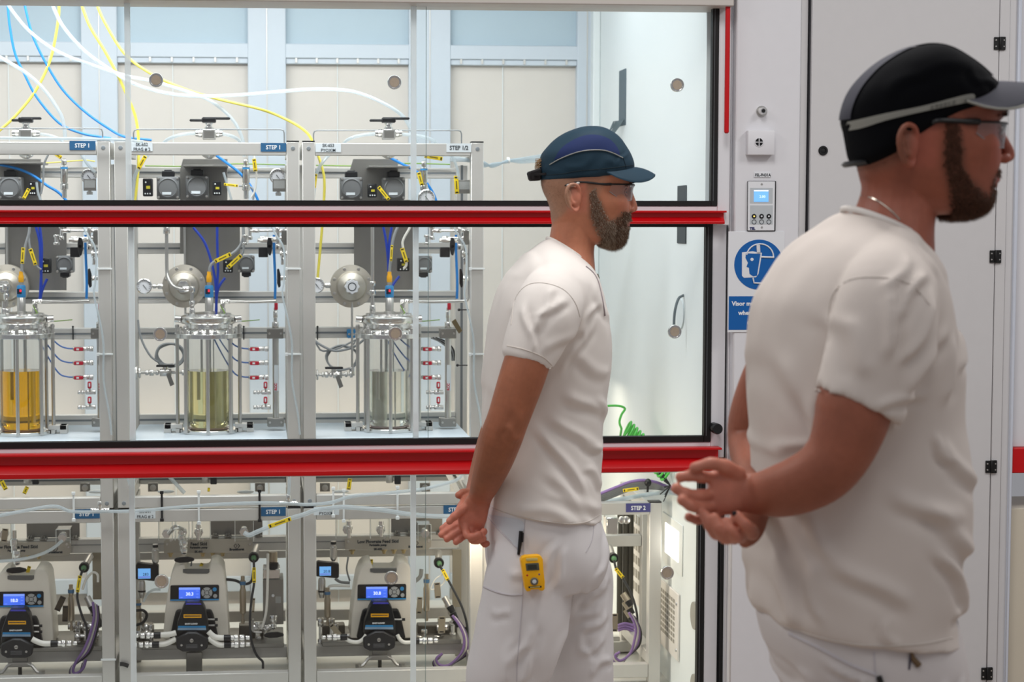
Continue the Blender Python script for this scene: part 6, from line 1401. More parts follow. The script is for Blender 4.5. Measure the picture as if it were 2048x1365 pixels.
def fuse(mb, voxel, it=4, fac=.5):
    """one continuous surface out of overlapping closed volumes"""
    me = bpy.data.meshes.new('tmp'); me.from_pydata(mb.v, [], mb.f); me.update()
    bm = bmesh.new(); bm.from_mesh(me); bmesh.ops.recalc_face_normals(bm, faces=bm.faces); bm.to_mesh(me); bm.free()
    o = bpy.data.objects.new('tmp', me); COL.objects.link(o)
    m = o.modifiers.new('r', 'REMESH'); m.mode = 'VOXEL'; m.voxel_size = voxel
    m = o.modifiers.new('s', 'SMOOTH'); m.iterations = it; m.factor = fac
    bpy.context.view_layer.update()
    r = bpy.data.meshes.new_from_object(o.evaluated_get(bpy.context.evaluated_depsgraph_get()))
    bpy.data.objects.remove(o); bpy.data.meshes.remove(me); return r
def mesh_np(me):
    v = np.empty(len(me.vertices) * 3); me.vertices.foreach_get('co', v); nn = np.empty(len(me.vertices) * 3); me.vertices.foreach_get('normal', nn)
    return v.reshape(-1, 3), nn.reshape(-1, 3)
def set_np(me, v): me.vertices.foreach_set('co', v.ravel()); me.update()
def link_mesh(name, me, m, parent, label=None):
    me.name = name; me.materials.clear(); me.materials.append(m); me.polygons.foreach_set('use_smooth', [True] * len(me.polygons))
    o0 = ORI[parent.name]; v, _ = mesh_np(me); bv = BVHTree.FromPolygons([tuple(x) for x in v], [tuple(p.vertices) for p in me.polygons])
    set_np(me, v - o0); o = bpy.data.objects.new(name, me); COL.objects.link(o); o.parent = parent; ORI[o.name] = o0
    if label: o['label'] = label
    return o, bv
def tint(me, col):
    a = me.color_attributes.new('tint', 'FLOAT_COLOR', 'POINT'); c = np.ones((len(me.vertices), 4)); c[:, :3] = col; a.data.foreach_set('color', c.ravel())
def attr_mat(name, rough=.5, sss=0., bump=.15, bscale=500., spec=.4):
    m = bpy.data.materials.new(name); m.use_nodes = True; nt = m.node_tree; N = nt.nodes; L = nt.links; b = N['Principled BSDF']
    at = N.new('ShaderNodeVertexColor'); at.layer_name = 'tint'; tc = N.new('ShaderNodeTexCoord')
    nz = N.new('ShaderNodeTexNoise'); nz.inputs['Scale'].default_value = 90; nz.inputs['Detail'].default_value = 5; L.new(tc.outputs['Object'], nz.inputs['Vector'])
    mr = N.new('ShaderNodeMapRange'); mr.inputs[3].default_value = .86; mr.inputs[4].default_value = 1.12; L.new(nz.outputs[0], mr.inputs[0])
    mx = N.new('ShaderNodeMix'); mx.data_type = 'RGBA'; mx.blend_type = 'MULTIPLY'; mx.inputs['Factor'].default_value = 1
    L.new(at.outputs['Color'], mx.inputs['A']); L.new(mr.outputs[0], mx.inputs['B']); L.new(mx.outputs['Result'], b.inputs['Base Color'])
    n2 = N.new('ShaderNodeTexNoise'); n2.inputs['Scale'].default_value = bscale; L.new(tc.outputs['Object'], n2.inputs['Vector'])
    bp = N.new('ShaderNodeBump'); bp.inputs['Strength'].default_value = bump; bp.inputs['Distance'].default_value = .001; L.new(n2.outputs[0], bp.inputs['Height']); L.new(bp.outputs[0], b.inputs['Normal'])
    b.inputs['Roughness'].default_value = rough; b.inputs['Specular IOR Level'].default_value = spec
    if sss: b.inputs['Subsurface Weight'].default_value = sss; b.inputs['Subsurface Radius'].default_value = (1., .35, .2); b.inputs['Subsurface Scale'].default_value = .006
    return m
M_skin = attr_mat('skin', .48, .25); M_hair = attr_mat('beard_hair', .55)
M_shirt = mat('white_cotton_jersey', (228, 222, 216), .85, var=.015, scale=40, bump=.12, bscale=900)
M_trs = mat('white_twill', (222, 219, 219), .8, var=.015, scale=40, bump=.1, bscale=1100)
M_shoe = mat('black_shoe', (24, 24, 26), .4)
def L3(c): return np.array(lin(c)[:3])
def inpoly(px, py, poly):
    r = np.zeros(len(px), bool); n = len(poly); j = n - 1
    for i in range(n):
        xi, yi = poly[i]; xj, yj = poly[j]
        with np.errstate(divide='ignore', invalid='ignore'):
            c = ((yi > py) != (yj > py)) & (px < (xj - xi) * (py - yi) / (yj - yi + 1e-12) + xi)
        r ^= c; j = i
    return r
def w2p(v, Ym):
    """side-plane photo coordinates of world points, ignoring their depth"""
    d = np.column_stack([v[:, 0], np.full(len(v), Ym), v[:, 2] - 1.6]); q = d @ RW
    return q[:, 0] / q[:, 2] * FF + PP[0], q[:, 1] / q[:, 2] * FF + PP[1]
def folds(v, nn, Ym, lst, near=True, k=1.):
    x, y = w2p(v, Ym); out = np.zeros(len(v))
    for (x0, y0, x1, y1, w_, a_) in lst:
        dx, dy = x1 - x0, y1 - y0; L = math.hypot(dx, dy); t = ((x - x0) * dx + (y - y0) * dy) / L / L; s_ = ((x - x0) * -dy + (y - y0) * dx) / L
        s_ = s_ + 6 * np.sin(t * 5 + x0)          # a slightly wandering crease
        env = np.exp(-np.clip(np.abs(t - .5) - .32, 0, None) ** 2 / .03)
        out += a_ * env * (np.exp(-(s_ / w_) ** 2) - .65 * np.exp(-((s_ - 1.7 * w_) / (w_ * .9)) ** 2))
    m = (nn[:, 1] < .25) if near else np.ones(len(v), bool)
    return v + nn * (out * m)[:, None] * k
def rumple(v, nn, amp, sc, st=(1, 1, 1), seed=0.):
    return v + nn * np.array([amp * MN.noise(Vector((a[0] * sc * st[0] + seed, a[1] * sc * st[1], a[2] * sc * st[2]))) for a in v])[:, None]
def cast(bv, px, py, Ym, off=.0015, far=False):
    p = P(px, py, Ym); 
    o = Vector((p[0], Ym + (.6 if far else -.6), p[2])); h = bv.ray_cast(o, Vector((0, -1 if far else 1, 0)))
    if h[0] is None: return None
    return np.array(h[0]) + np.array([0, off if far else -off, 0])
def castcam(bv, px, py, off=.0015):
    """surface point on the sight line of a pixel"""
    d = Vector(RW @ np.array([px - PP[0], py - PP[1], FF])).normalized(); h = bv.ray_cast(Vector(EYE), d)
    return None if h[0] is None else np.array(h[0]) - np.array(d) * off
def seam(bv, pts, r, name, m, parent, off=.0005, res=4, label=None):
    q = [castcam(bv, x, y, off) for x, y in smooth_pts([np.array(p, float) for p in pts], res)]; q = [p for p in q if p is not None]
    if len(q) < 2: return
    return MB().path(q, r, 6).build(name, m, parent, label=label)
def patch(bv, poly, Ym, name, m, parent, step=2.2, off=.0012, th=.001, both=False, cam_=False):
    """thin cloth piece lying on a surface, cut to a pixel outline"""
    pl = [tuple(p[:2]) for p in smooth_pts([np.array(p, float) for p in poly + poly[:1]], 4)]
    bm = bmesh.new(); vs = [bm.verts.new((x, y, 0)) for x, y in pl[:-1]]; f = bm.faces.new(vs)
    for ax in (0, 1):
        lo = min(p[ax] for p in pl); hi = max(p[ax] for p in pl); c = lo + step
        while c < hi:
            co = (c, 0, 0) if ax == 0 else (0, c, 0); no = (1, 0, 0) if ax == 0 else (0, 1, 0)
            bmesh.ops.bisect_plane(bm, geom=bm.verts[:] + bm.edges[:] + bm.faces[:], plane_co=co, plane_no=no); c += step
    rt = None
    for far in ((False, True) if both else (False,)):
        mb = MB(); idx = {}; vv = []; ff = []
        for v in bm.verts:
            p = castcam(bv, v.co.x, v.co.y, off) if cam_ else cast(bv, v.co.x, v.co.y, Ym, off, far)
            if p is not None: idx[v] = len(vv); vv.append(p)
        for f in bm.faces:
            if all(v in idx for v in f.verts): ff.append(tuple(idx[v] for v in f.verts))
        if ff: rt = mb.add(vv, ff, True).build(name, m, parent)
    bm.free(); return rt
def strands(me_bv, v, nn, faces, mask, n, lenf, dirf, colf, r, name, parent, rng):
    fa = [f for f in faces if mask[f].all()]
    if not fa: return
    vs = []; fs = []; cl = []
    ar = np.array([np.linalg.norm(np.cross(v[f[1]] - v[f[0]], v[f[2]] - v[f[0]])) for f in fa]); pick = rng.choice(len(fa), n, p=ar / ar.sum())
    for q in pick:
        f = fa[q]; w = rng.dirichlet([1] * len(f)); p = (v[f] * w[:, None]).sum(0); nr = nn[f].mean(0)
        L = lenf(p) * rng.uniform(.7, 1.25); d = dirf(p, nr) + rng.normal(0, .22, 3); d /= np.linalg.norm(d); g = nr * .6 + d * .4
        p1 = p + (g / np.linalg.norm(g)) * L * .4; p2 = p1 + d * L * .6
        s_ = np.cross(d, [0.3, 1, .2]); s_ /= np.linalg.norm(s_); t_ = np.cross(d, s_); b = len(vs)
        for pp, rr in ((p - nr * .0006, r), (p1, r * .85)):
            for j in range(3): an = 2.094 * j; vs.append(pp + (s_ * math.cos(an) + t_ * math.sin(an)) * rr)
        vs.append(p2); fs += [(b + j, b + (j + 1) % 3, b + 3 + (j + 1) % 3, b + 3 + j) for j in range(3)] + [(b + 3 + j, b + 3 + (j + 1) % 3, b + 6) for j in range(3)]
        c = colf(p, rng); cl += [c * .8] * 3 + [c] * 4
    o0 = ORI[parent.name]; me = bpy.data.meshes.new(name); me.from_pydata([tuple(a - o0) for a in vs], [], fs); me.polygons.foreach_set('use_smooth', [True] * len(fs)); tint(me, np.array(cl)); me.materials.append(M_hair)
    o = bpy.data.objects.new(name, me); COL.objects.link(o); o.parent = parent; ORI[o.name] = o0; return o

def ear(mb, cx, cy, h_, Y, tilt=.15, far=False, s=1.):
    """outer ear: shell, helix rim, antihelix, lobe; centre pixel and height in pixels"""
    c = P(cx, cy, Y); H = S(h_, Y) / 2; sg = 1 if far else -1
    def q(a, b, o): x = a * H * .62; z = b * H; return (c[0] + x * math.cos(tilt) - z * math.sin(tilt), Y + sg * o, c[2] + z * math.cos(tilt) + x * math.sin(tilt))
    hel = [q(.75, .15, .002), q(.8, .5, .006), q(.5, .88, .012), q(-.1, 1.0, .016), q(-.65, .8, .02), q(-.95, .35, .021), q(-.9, -.15, .019), q(-.65, -.55, .015), q(-.3, -.85, .010), q(.1, -.98, .006), q(.4, -.8, .003), q(.5, -.5, .0)]
    mb.path(smooth_pts(hel, 4), .0042 * s, 8)
    ant = [q(-.45, .55, .013), q(-.5, .1, .014), q(-.3, -.3, .012), q(.05, -.45, .009)]
    mb.path(smooth_pts(ant, 4), .0036 * s, 8)
    mb.path([q(.45, .05, .0), q(.4, -.2, .007), q(.4, -.35, .002)], .0045 * s, 8)
    # flesh between the rim and the head
    mb.sph((c[0] + H * .1, Y + sg * .002, c[2]), (H * .52, .009, H * .78), 16, 10)
    vs = [q(-.1, 0, -.004)] + [q(math.cos(a) * .82 - .08, math.sin(a) * .9, .006 - .006 * math.cos(a)) for a in np.linspace(0, 2 * PI, 20, endpoint=False)]
    vs2 = [tuple(np.array(v) + np.array([0, -sg * .006, 0])) for v in vs]
    n = 20; fs = [(0, 1 + i, 1 + (i + 1) % n) for i in range(n)]; fs2 = [(n + 1, n + 2 + (i + 1) % n, n + 2 + i) for i in range(n)]
    fs3 = [(1 + i, n + 2 + i, n + 2 + (i + 1) % n, 1 + (i + 1) % n) for i in range(n)]
    mb.add(vs + vs2, fs + fs2 + fs3, True)
def eye(par, px, py, Ym, yo, s=1., col=(70, 84, 70)):
    for sg in (-1, 1):
        c = P(px, py, Ym); c[1] = Ym + sg * yo
        MB().sph(tuple(c), .0118 * s, 20, 14).build('eyeball', mat('eye_white', (206, 200, 196), .2, var=.03, coat=.5), par)
        f = c + np.array([.0108 * s, sg * .001, 0]); MB().lathe([(.0004, .001), (.0052 * s, .0), (.0052 * s, -.002)], tuple(f), (1, 0, 0), 18).build('iris', mat('iris_%d' % col[0], col, .15), par)
        MB().lathe([(.0004, .0016), (.0022 * s, .0010), (.0022 * s, 0)], tuple(f), (1, 0, 0), 14).build('pupil', M_black, par)
def lids(mb, px, py, Ym, yo, s=1.):
    """upper and lower lid rims"""
    for sg in (-1, 1):
        c = P(px, py, Ym); c[1] = Ym + sg * yo
        for el, rr in ((.62, .0036), (-.55, .003)):
            pts = []
            for a in np.linspace(-1.25, 1.25, 9):
                e_ = el * math.cos(a) * .9; pts.append((c[0] + .0125 * s * math.cos(a) * math.cos(e_) - .001, c[1] + .0135 * s * math.sin(a), c[2] + .0125 * s * math.sin(e_)))
            mb.path(pts, rr * s, 7)
def glasses(par, Ym, pts_front, w, top, bot, back, ycut, lens_m, frame_m, hinge, tipm=None, ak=1.):
    """wrap safety spectacles. front px x, centre px x, half width (m), top/bottom px, temple end (px,py)"""
    xf = P(pts_front[1], top, Ym)[0]; xc = P(pts_front[0], top, Ym)[0]; a = xf - xc; zt_ = P(pts_front[1], top, Ym)[2]; zb_ = P(pts_front[1], bot, Ym)[2]
    for sg in (-1, 1):
        vs = []; A = np.linspace(.10, 1.32, 14); n = len(A)
        for i, al in enumerate(A):
            f = i / (n - 1); low = zb_ + (zt_ - zb_) * (.45 * max(0, 1 - f * 4) ** 1.5 + .55 * max(0, (f - .55) / .45) ** 1.6)
            for j in range(6):
                g = j / 5; z = zt_ + (low - zt_) * g; vs.append((xc + a * math.cos(al) - .004 * g, Ym + sg * w * math.sin(al), z))
        fs = [(i * 6 + j, i * 6 + j + 1, (i + 1) * 6 + j + 1, (i + 1) * 6 + j) for i in range(n - 1) for j in range(5)]
        MB().add(vs, fs, True).build('lens', lens_m, par)
        MB().path([vs[i * 6] for i in range(n)], .0017, 8).build('brow_frame', frame_m, par)
        MB().path([vs[i * 6 + 5] for i in range(n)], .0006, 6).build('lens_edge', mat('lens_edge', (150, 156, 160), .2), par)
        e = np.array(vs[(n - 1) * 6]); b0 = P(back[0], back[1], Ym); b1 = P(back[2], back[3], Ym)
        tp = [e, e + np.array([-.02, sg * .004, 0]), np.array([b0[0], Ym + sg * (ycut + .006), b0[2]]), np.array([b1[0], Ym + sg * (ycut + .002), b1[2]])]
        MB().path(smooth_pts(tp, 5), [.0030 * ak] * 6 + [.0024 * ak] * 9 + [.0012], 8).build('temple_arm', frame_m, par)
        if tipm:
            q0 = tp[2] + np.array([.0, sg * .002, -.001]); q1 = tp[3] + np.array([.004, sg * .002, .001])
            MB().path(smooth_pts([q0, (q0 + q1) / 2 + np.array([0, 0, -.003]), q1], 4), [.001] + [.0034] * 7 + [.001], 8).build('temple_tip', tipm, par)
    MB().path([(xf - .002, Ym - .008, zt_ - .002), (xf + .001, Ym, zt_ - .001), (xf - .002, Ym + .008, zt_ - .002)], .0024, 8).build('bridge', frame_m, par)
    for sg in (-1, 1): MB().path([(xf - .002, Ym + sg * .007, zt_ - .004), (xf - .008, Ym + sg * .011, zt_ - .016)], .002, 8).build('nose_pad', mat('nose_pad', (190, 190, 186), .3), par)
def brim(Ym, xc, xf, w, zf, L, droop, ang, th, tipdrop, name, m, par, d0=.014, nu=24, nv=7, edge=None, lat=1.):
    """curved cap visor growing from the crown's front edge"""
    vs = []; a = xf - xc
    for s_ in (0, 1):
        for i in range(nu + 1):
            al = -ang + 2 * ang * i / nu
            for j in range(nv + 1):
                f = j / nv; ext = L * f * (max(0, math.cos(al / ang * PI / 2)) ** .72)
                x = xc + a * math.cos(al) + ext; y = Ym + w * math.sin(al) * (1 + .06 * f * lat); sn = math.sin(al) ** 2; z = zf - d0 * sn - droop * (ext / L) * sn - tipdrop * (ext / L) ** 2 - s_ * th
                vs.append((x, y, z))
    N1 = (nu + 1) * (nv + 1); idx = lambda s_, i, j: s_ * N1 + i * (nv + 1) + j
    fs = [(idx(0, i, j), idx(0, i, j + 1), idx(0, i + 1, j + 1), idx(0, i + 1, j)) for i in range(nu) for j in range(nv)]
    fs += [(idx(1, i, j), idx(1, i + 1, j), idx(1, i + 1, j + 1), idx(1, i, j + 1)) for i in range(nu) for j in range(nv)]
    fs += [(idx(0, i, nv), idx(1, i, nv), idx(1, i + 1, nv), idx(0, i + 1, nv)) for i in range(nu)] + [(idx(0, i, 0), idx(0, i + 1, 0), idx(1, i + 1, 0), idx(1, i, 0)) for i in range(nu)]
    o = MB().add(vs, fs, True).build(name, m, par)
    if edge: MB().path([tuple(np.array(vs[idx(0, i, nv)]) - np.array([0, 0, th / 2])) for i in range(nu + 1)], th * .75, 6).build('brim_piping', edge, par)
    return o
def paint_skin(v, nn, Ym, base, spec):
    """spec: list of (polygon or callable, colour, strength, softness px)"""
    x, y = w2p(v, Ym); col = np.tile(L3(base), (len(v), 1))
    for test, c, k_ in spec:
        m = (inpoly(x, y, test) if isinstance(test, list) else test(x, y, v)).astype(float) * k_
        col = col * (1 - m[:, None]) + L3(c) * m[:, None]
    return col, x, y
def blur(me, vals, it=3):
    e = np.empty(len(me.edges) * 2, int); me.edges.foreach_get('vertices', e); e = e.reshape(-1, 2); cnt = np.bincount(e.ravel(), minlength=len(vals))[:, None]
    for _ in range(it):
        s_ = np.zeros_like(vals); np.add.at(s_, e[:, 0], vals[e[:, 1]]); np.add.at(s_, e[:, 1], vals[e[:, 0]]); vals = .5 * vals + .5 * s_ / np.maximum(cnt, 1)
    return vals
def bump_at(v, Ym, px, py, yo, rad, amt):
    """soft push (metres, vector) around a point of the head, both sides"""
    for sg in ((-1, 1) if yo else (1,)):
        c = P(px, py, Ym); c[1] = Ym + sg * yo; d2 = ((v - c) ** 2 / np.array(rad) ** 2).sum(1); w = np.exp(-d2)[:, None]
        a = np.array(amt, float); a[1] *= sg; v = v + w * a
    return v

# ---------------------------------------------------------------- the man in the green cap
Y1 = 4.05
man1 = thing('person', 'man in green cap, white t-shirt and white trousers, hands clasped behind his back', 'person', (P(1080, 1300, Y1)[0], Y1, 0))
TP1 = .159
mb = MB()
rings(mb, [(1160, 272, 1204, 272, .03), (1130, 284, 1226, 284, .052), (1110, 300, 1242, 300, .065), (1095, 320, 1252, 320, .073), (1086, 340, 1258, 340, .077), (1083, 355, 1259, 355, .078), (1083, 370, 1258.5, 370, .0775), (1088, 385, 1254, 385, .076), (1095, 400, 1256, 400, .074), (1100, 415, 1257, 415, .072), (1102, 428, 1256, 428, .069), (1103, 440, 1255, 440, .066), (1106, 452, 1253, 452, .062), (1112, 464, 1250, 464, .057), (1128, 475, 1246, 475, .050), (1150, 484, 1238, 484, .038), (1180, 489, 1225, 489, .02)], Y1, 3, 56, 2.15, 0, 2.5)
limbp(mb, [(1154, 425, 0, 47, 1.12), (1148, 460, 0, 46, 1.15), (1142, 495, 0, 47, 1.2), (1136, 530, 0, 55, 1.3), (1125, 590, 0, 70, 1.5)], Y1)
# nose
limbp(mb, [(1254, 372, 0, 7, .9), (1258, 385, 0, 7.5, 1.0), (1262, 400, 0, 8.5, 1.15), (1265, 412, 0, 9.5, 1.3), (1265, 419, 0, 8.5, 1.4)], Y1, 3, 16)
c = P(1266.5, 416, Y1); mb.sph(tuple(c), (.0098, .0105, .0098), 16, 10)
for sg in (-1, 1): c = P(1259, 420, Y1); mb.sph((c[0], Y1 + sg * .0125, c[2]), (.010, .0066, .0075), 14, 8)
# brows, lips, cheekbones
for sg in (-1, 1):
    a = P(1254, 367, Y1); mb.path(smooth_pts([(a[0] + .003, Y1 + sg * .012, a[2] - .001), (a[0] + .001, Y1 + sg * .03, a[2] + .003), (a[0] - .014, Y1 + sg * .052, a[2] - .001)], 3), [.006] * 3 + [.0055] * 3 + [.004], 8)
a = P(1254, 444.5, Y1); mb.path(smooth_pts([(a[0] - .012, Y1 - .026, a[2]), (a[0] + .001, Y1 - .012, a[2] + .001), (a[0] + .0035, Y1, a[2] + .001), (a[0] + .001, Y1 + .012, a[2] + .001), (a[0] - .012, Y1 + .026, a[2])], 3), .0042, 8)
a = P(1254, 450.5, Y1); mb.path(smooth_pts([(a[0] - .012, Y1 - .022, a[2]), (a[0] + .0025, Y1, a[2]), (a[0] - .012, Y1 + .022, a[2])], 5), .0046, 8)
EY1 = Y1 - .076
ear(mb, 1146, 396, 55, EY1, .12); ear(mb, 1146, 396, 55, Y1 + .076, .12, True)
for sg in (-1,): pass
me = fuse(mb, .0023, 3)
v, nn = mesh_np(me)
v = bump_at(v, Y1, 1250, 384, .030, (.016, .017, .011), (-.012, .0, 0)); v = bump_at(v, Y1, 1232, 405, .052, (.022, .02, .016), (.002, .004, 0))
v = bump_at(v, Y1, 1225, 435, .062, (.028, .02, .022), (0, -.006, 0)); v = bump_at(v, Y1, 1215, 378, .074, (.02, .014, .02), (0, -.005, 0))
set_np(me, v)
# lids after the sockets are sunk
head_v, head_f = v.copy(), [tuple(p.vertices) for p in me.polygons]
beard1 = [(1166, 392), (1182, 388), (1193, 408), (1201, 428), (1214, 440), (1226, 432), (1238, 422), (1262, 424), (1274, 436), (1275, 500), (1200, 500), (1190, 478), (1176, 455), (1166, 430)]
scalp1 = [(1060, 300), (1140, 300), (1150, 370), (1136, 372), (1128, 395), (1128, 420), (1108, 442), (1060, 442)]
side1 = [(1155, 345), (1205, 345), (1196, 372), (1182, 400), (1165, 405), (1160, 370)]
lip1 = [(1246, 441), (1264, 441), (1264, 453), (1246, 453)]
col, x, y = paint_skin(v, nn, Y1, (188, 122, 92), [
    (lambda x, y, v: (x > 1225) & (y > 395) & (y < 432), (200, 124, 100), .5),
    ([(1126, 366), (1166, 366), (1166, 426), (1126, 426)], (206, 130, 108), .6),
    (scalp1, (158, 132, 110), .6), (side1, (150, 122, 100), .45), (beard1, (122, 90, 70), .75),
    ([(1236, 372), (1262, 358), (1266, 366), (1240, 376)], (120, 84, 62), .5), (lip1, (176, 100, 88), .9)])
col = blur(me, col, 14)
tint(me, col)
_, nn = mesh_np(me)
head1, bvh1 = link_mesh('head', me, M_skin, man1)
mb = MB(); lids(mb, 1238, 385, Y1, .030); me2 = fuse(mb, .0012, 1); tint(me2, np.tile(L3((184, 120, 96)), (len(me2.vertices), 1))); link_mesh('eyelids', me2, M_skin, head1)
eye(head1, 1237, 385.5, Y1, .030)
rng = np.random.default_rng(5)
xj, yj = x + rng.normal(0, 3.5, len(x)), y + rng.normal(0, 4, len(x))
mk = inpoly(xj, yj, [(1164, 380), (1180, 374), (1186, 388)] + beard1[2:] ) & ~inpoly(x, y, [(1247, 442), (1268, 442), (1268, 452), (1247, 452)])
def len1(p):
    q = w2p(p[None], Y1); X_, Y_ = q[0][0], q[1][0]; return .004 + .016 * min(1, max(0, (Y_ - 440) / 45)) * min(1, max(0, (X_ - 1190) / 35)) + (.005 if Y_ < 444 and X_ > 1236 else 0)
strands(None, v, nn, [list(f) for f in head_f], mk, 17000, lambda p: .001 + .85 * len1(p), lambda p, n_: n_ * .35 + np.array([.18, 0, -.8]), lambda p, r: (L3((104, 76, 56)) if r.random() > (.55 if p[0] < P(1222, 440, Y1)[0] else .2) else L3((190, 172, 152))) * r.uniform(.6, 1.5), .00027, 'beard', head1, rng)
mk = inpoly(x, y, scalp1) & (y > 340) | (inpoly(x, y, side1) & (y > 345))
strands(None, v, nn, [list(f) for f in head_f], mk, 3600, lambda p: .0016, lambda p, n_: n_ * .5 + np.array([-.3, 0, -.6]), lambda p, r: L3((152, 126, 102)) * r.uniform(.7, 1.3), .00019, 'cropped_hair', head1, rng)
mk = inpoly(x, y, [(1240, 376), (1238, 371), (1254, 362), (1266, 360), (1266, 367)]) & (np.abs(v[:, 1] - Y1) > .009)
strands(None, v, nn, [list(f) for f in head_f], mk, 320, lambda p: .006, lambda p, n_: n_ * .3 + np.array([-.1, np.sign(p[1] - Y1) * .9, .1]), lambda p, r: L3((98, 70, 50)) * r.uniform(.7, 1.3), .00035, 'eyebrows', head1, rng)
m = MB()
for i in range(46):
    a = P(1081, 318 + 16 * rng.random(), Y1) + np.array([0, rng.uniform(-.016, .016), 0]); b = a + np.array([-.010 * rng.random() - .003, rng.uniform(-.004, .004), -.004 * rng.random()]); m.path([a, b, b + np.array([.0, 0, -.007])], [.0009, .0007, .0002], 4, False)
m.build('hair_tuft', mat('hair_tuft', (150, 120, 84), .7), head1)
MB().lathe([(.001, -.004), (.0045, -.003), (.003, .0), (.0005, .002)], tuple(P(1153, 396, EY1 - .001) + np.array([.0, .002, 0])), (0, 1, 0), 12).build('ear_canal', mat('ear_shade', (84, 40, 32), .7), head1)

# cap
M_cap1 = mat('dark_teal_cloth', (14, 50, 68), .7, var=.06, scale=20, bump=.2, bscale=1200)
M_navy = mat('navy_mesh_cloth', (12, 36, 88), .75, var=.08, scale=300, bump=.3, bscale=1500)
M_pipe = mat('silver_piping', (150, 152, 148), .4)
mb = MB()
rings(mb, [(1083, 362, 1250, 352, .079), (1081, 356, 1262, 345, .084), (1079, 335, 1268, 332, .087), (1081, 312, 1262, 310, .088), (1092, 296, 1250, 291, .085), (1111, 278, 1236, 273, .076), (1134, 264, 1217, 259.5, .060), (1160, 255, 1202, 253.5, .036), (1178, 252.2, 1190, 252.2, .008)], Y1, 4, 64, 2.1, 0)
me = fuse(mb, .0035, 3); v, nn = mesh_np(me)
v = folds(v, nn, Y1, [(1120, 345, 1170, 318, 8, .0016), (1180, 340, 1215, 322, 9, .0014), (1245, 300, 1225, 335, 4, .0012), (1090, 330, 1100, 350, 6, .0012)])
v = rumple(v, nn, .0012, 22); set_np(me, v)
cap1, bvc1 = link_mesh('cap', me, M_cap1, man1, 'dark teal cap with navy mesh side panel')
patch(bvc1, [(1099, 322), (1112, 300), (1135, 283), (1160, 273.5), (1185, 273.5), (1208, 282), (1222, 297), (1227, 313), (1212, 306.5), (1185, 303), (1160, 304.5), (1130, 311)], Y1, 'mesh_panel', M_navy, cap1, 3, .0016, both=True)
for far in (False, True):
    q = [cast(bvc1, x, y, Y1, .0022, far) for x, y in smooth_pts([np.array(p, float) for p in [(1092, 331), (1110, 320), (1135, 309.5), (1160, 304), (1190, 303.5), (1212, 309), (1233, 318)]], 5)]
    MB().path([p for p in q if p is not None], .0011, 6).build('piping', M_pipe, cap1)
    q = [cast(bvc1, x, y, Y1, .0003, far) for x, y in smooth_pts([np.array(p, float) for p in [(1083, 352), (1117, 349), (1145, 344), (1203, 339), (1240, 334), (1258, 332)]], 5)]
    MB().path([p for p in q if p is not None], .0009, 6).build('band_seam', mat('teal_seam', (12, 34, 44), .8), cap1)
    q = [cast(bvc1, x, y, Y1, .0002, far) for x, y in smooth_pts([np.array(p, float) for p in [(1234, 318), (1238, 328), (1241, 338)]], 5)]
    MB().path([p for p in q if p is not None], .0008, 6).build('panel_seam', mat('teal_seam', (12, 34, 44), .8), cap1)
xf, xc = P(1265, 340, Y1)[0], P(1195, 340, Y1)[0]
brim(Y1, xc, xf, .084, P(1262, 334, Y1)[2], .050, .042, 1.52, .0028, .016, 'brim', M_cap1, cap1, .013)
c = P(1080, 350, Y1)
m = MB(); m.path(smooth_pts([(c[0] + .012, Y1 - .035, c[2] + .002), (c[0] - .012, Y1 - .022, c[2]), (c[0] - .021, Y1, c[2]), (c[0] - .012, Y1 + .022, c[2]), (c[0] + .012, Y1 + .035, c[2])], 4), .0045, 4)
m.pprism([(1057.6, 344), (1083, 336), (1083, 361), (1062, 362)], Y1 - .02, .04); m.build('back_strap', mat('strap_black', (22, 18, 20), .8), cap1, bevel=.003)
M_lens = glassy('clear_lens', (.93, .94, .95), .10, 1.6)
gl1 = thing('safety_glasses', 'clear safety glasses with thin dark arms worn under the green cap', 'glasses', P(1240, 400, Y1))
glasses(gl1, Y1, (1192, 1267), .073, 370, 402, (1146, 366, 1117, 373), .078, M_lens, M_blackp, None, mat('temple_grey', (196, 192, 188), .4))

# shirt
mb = MB()
rings(mb, [(1096, 476, 1174, 528, .066), (1082, 482, 1183, 540, .098), (1058, 500, 1192, 555, .145), (1038, 519, 1198, 573, .172), (1019, 542, 1204, 592, .182), (1003, 565, 1208, 613, .184), (990, 597, 1212, 636, .182), (980, 640, 1217, 668, .178), (973, 700, 1219, 705, .174), (967, 755, 1217, 750, .168), (964, 810, 1210, 805, .162), (963, 860, 1204, 862, .160), (965, 910, 1201, 922, .163), (968, 955, 1199, 975, .170), (969, 985, 1199, 1008, .176), (970, 1006, 1201, 1030, .179), (971, 1012, 1200, 1035, .176)], Y1, 4, 64, 2.5, TP1)
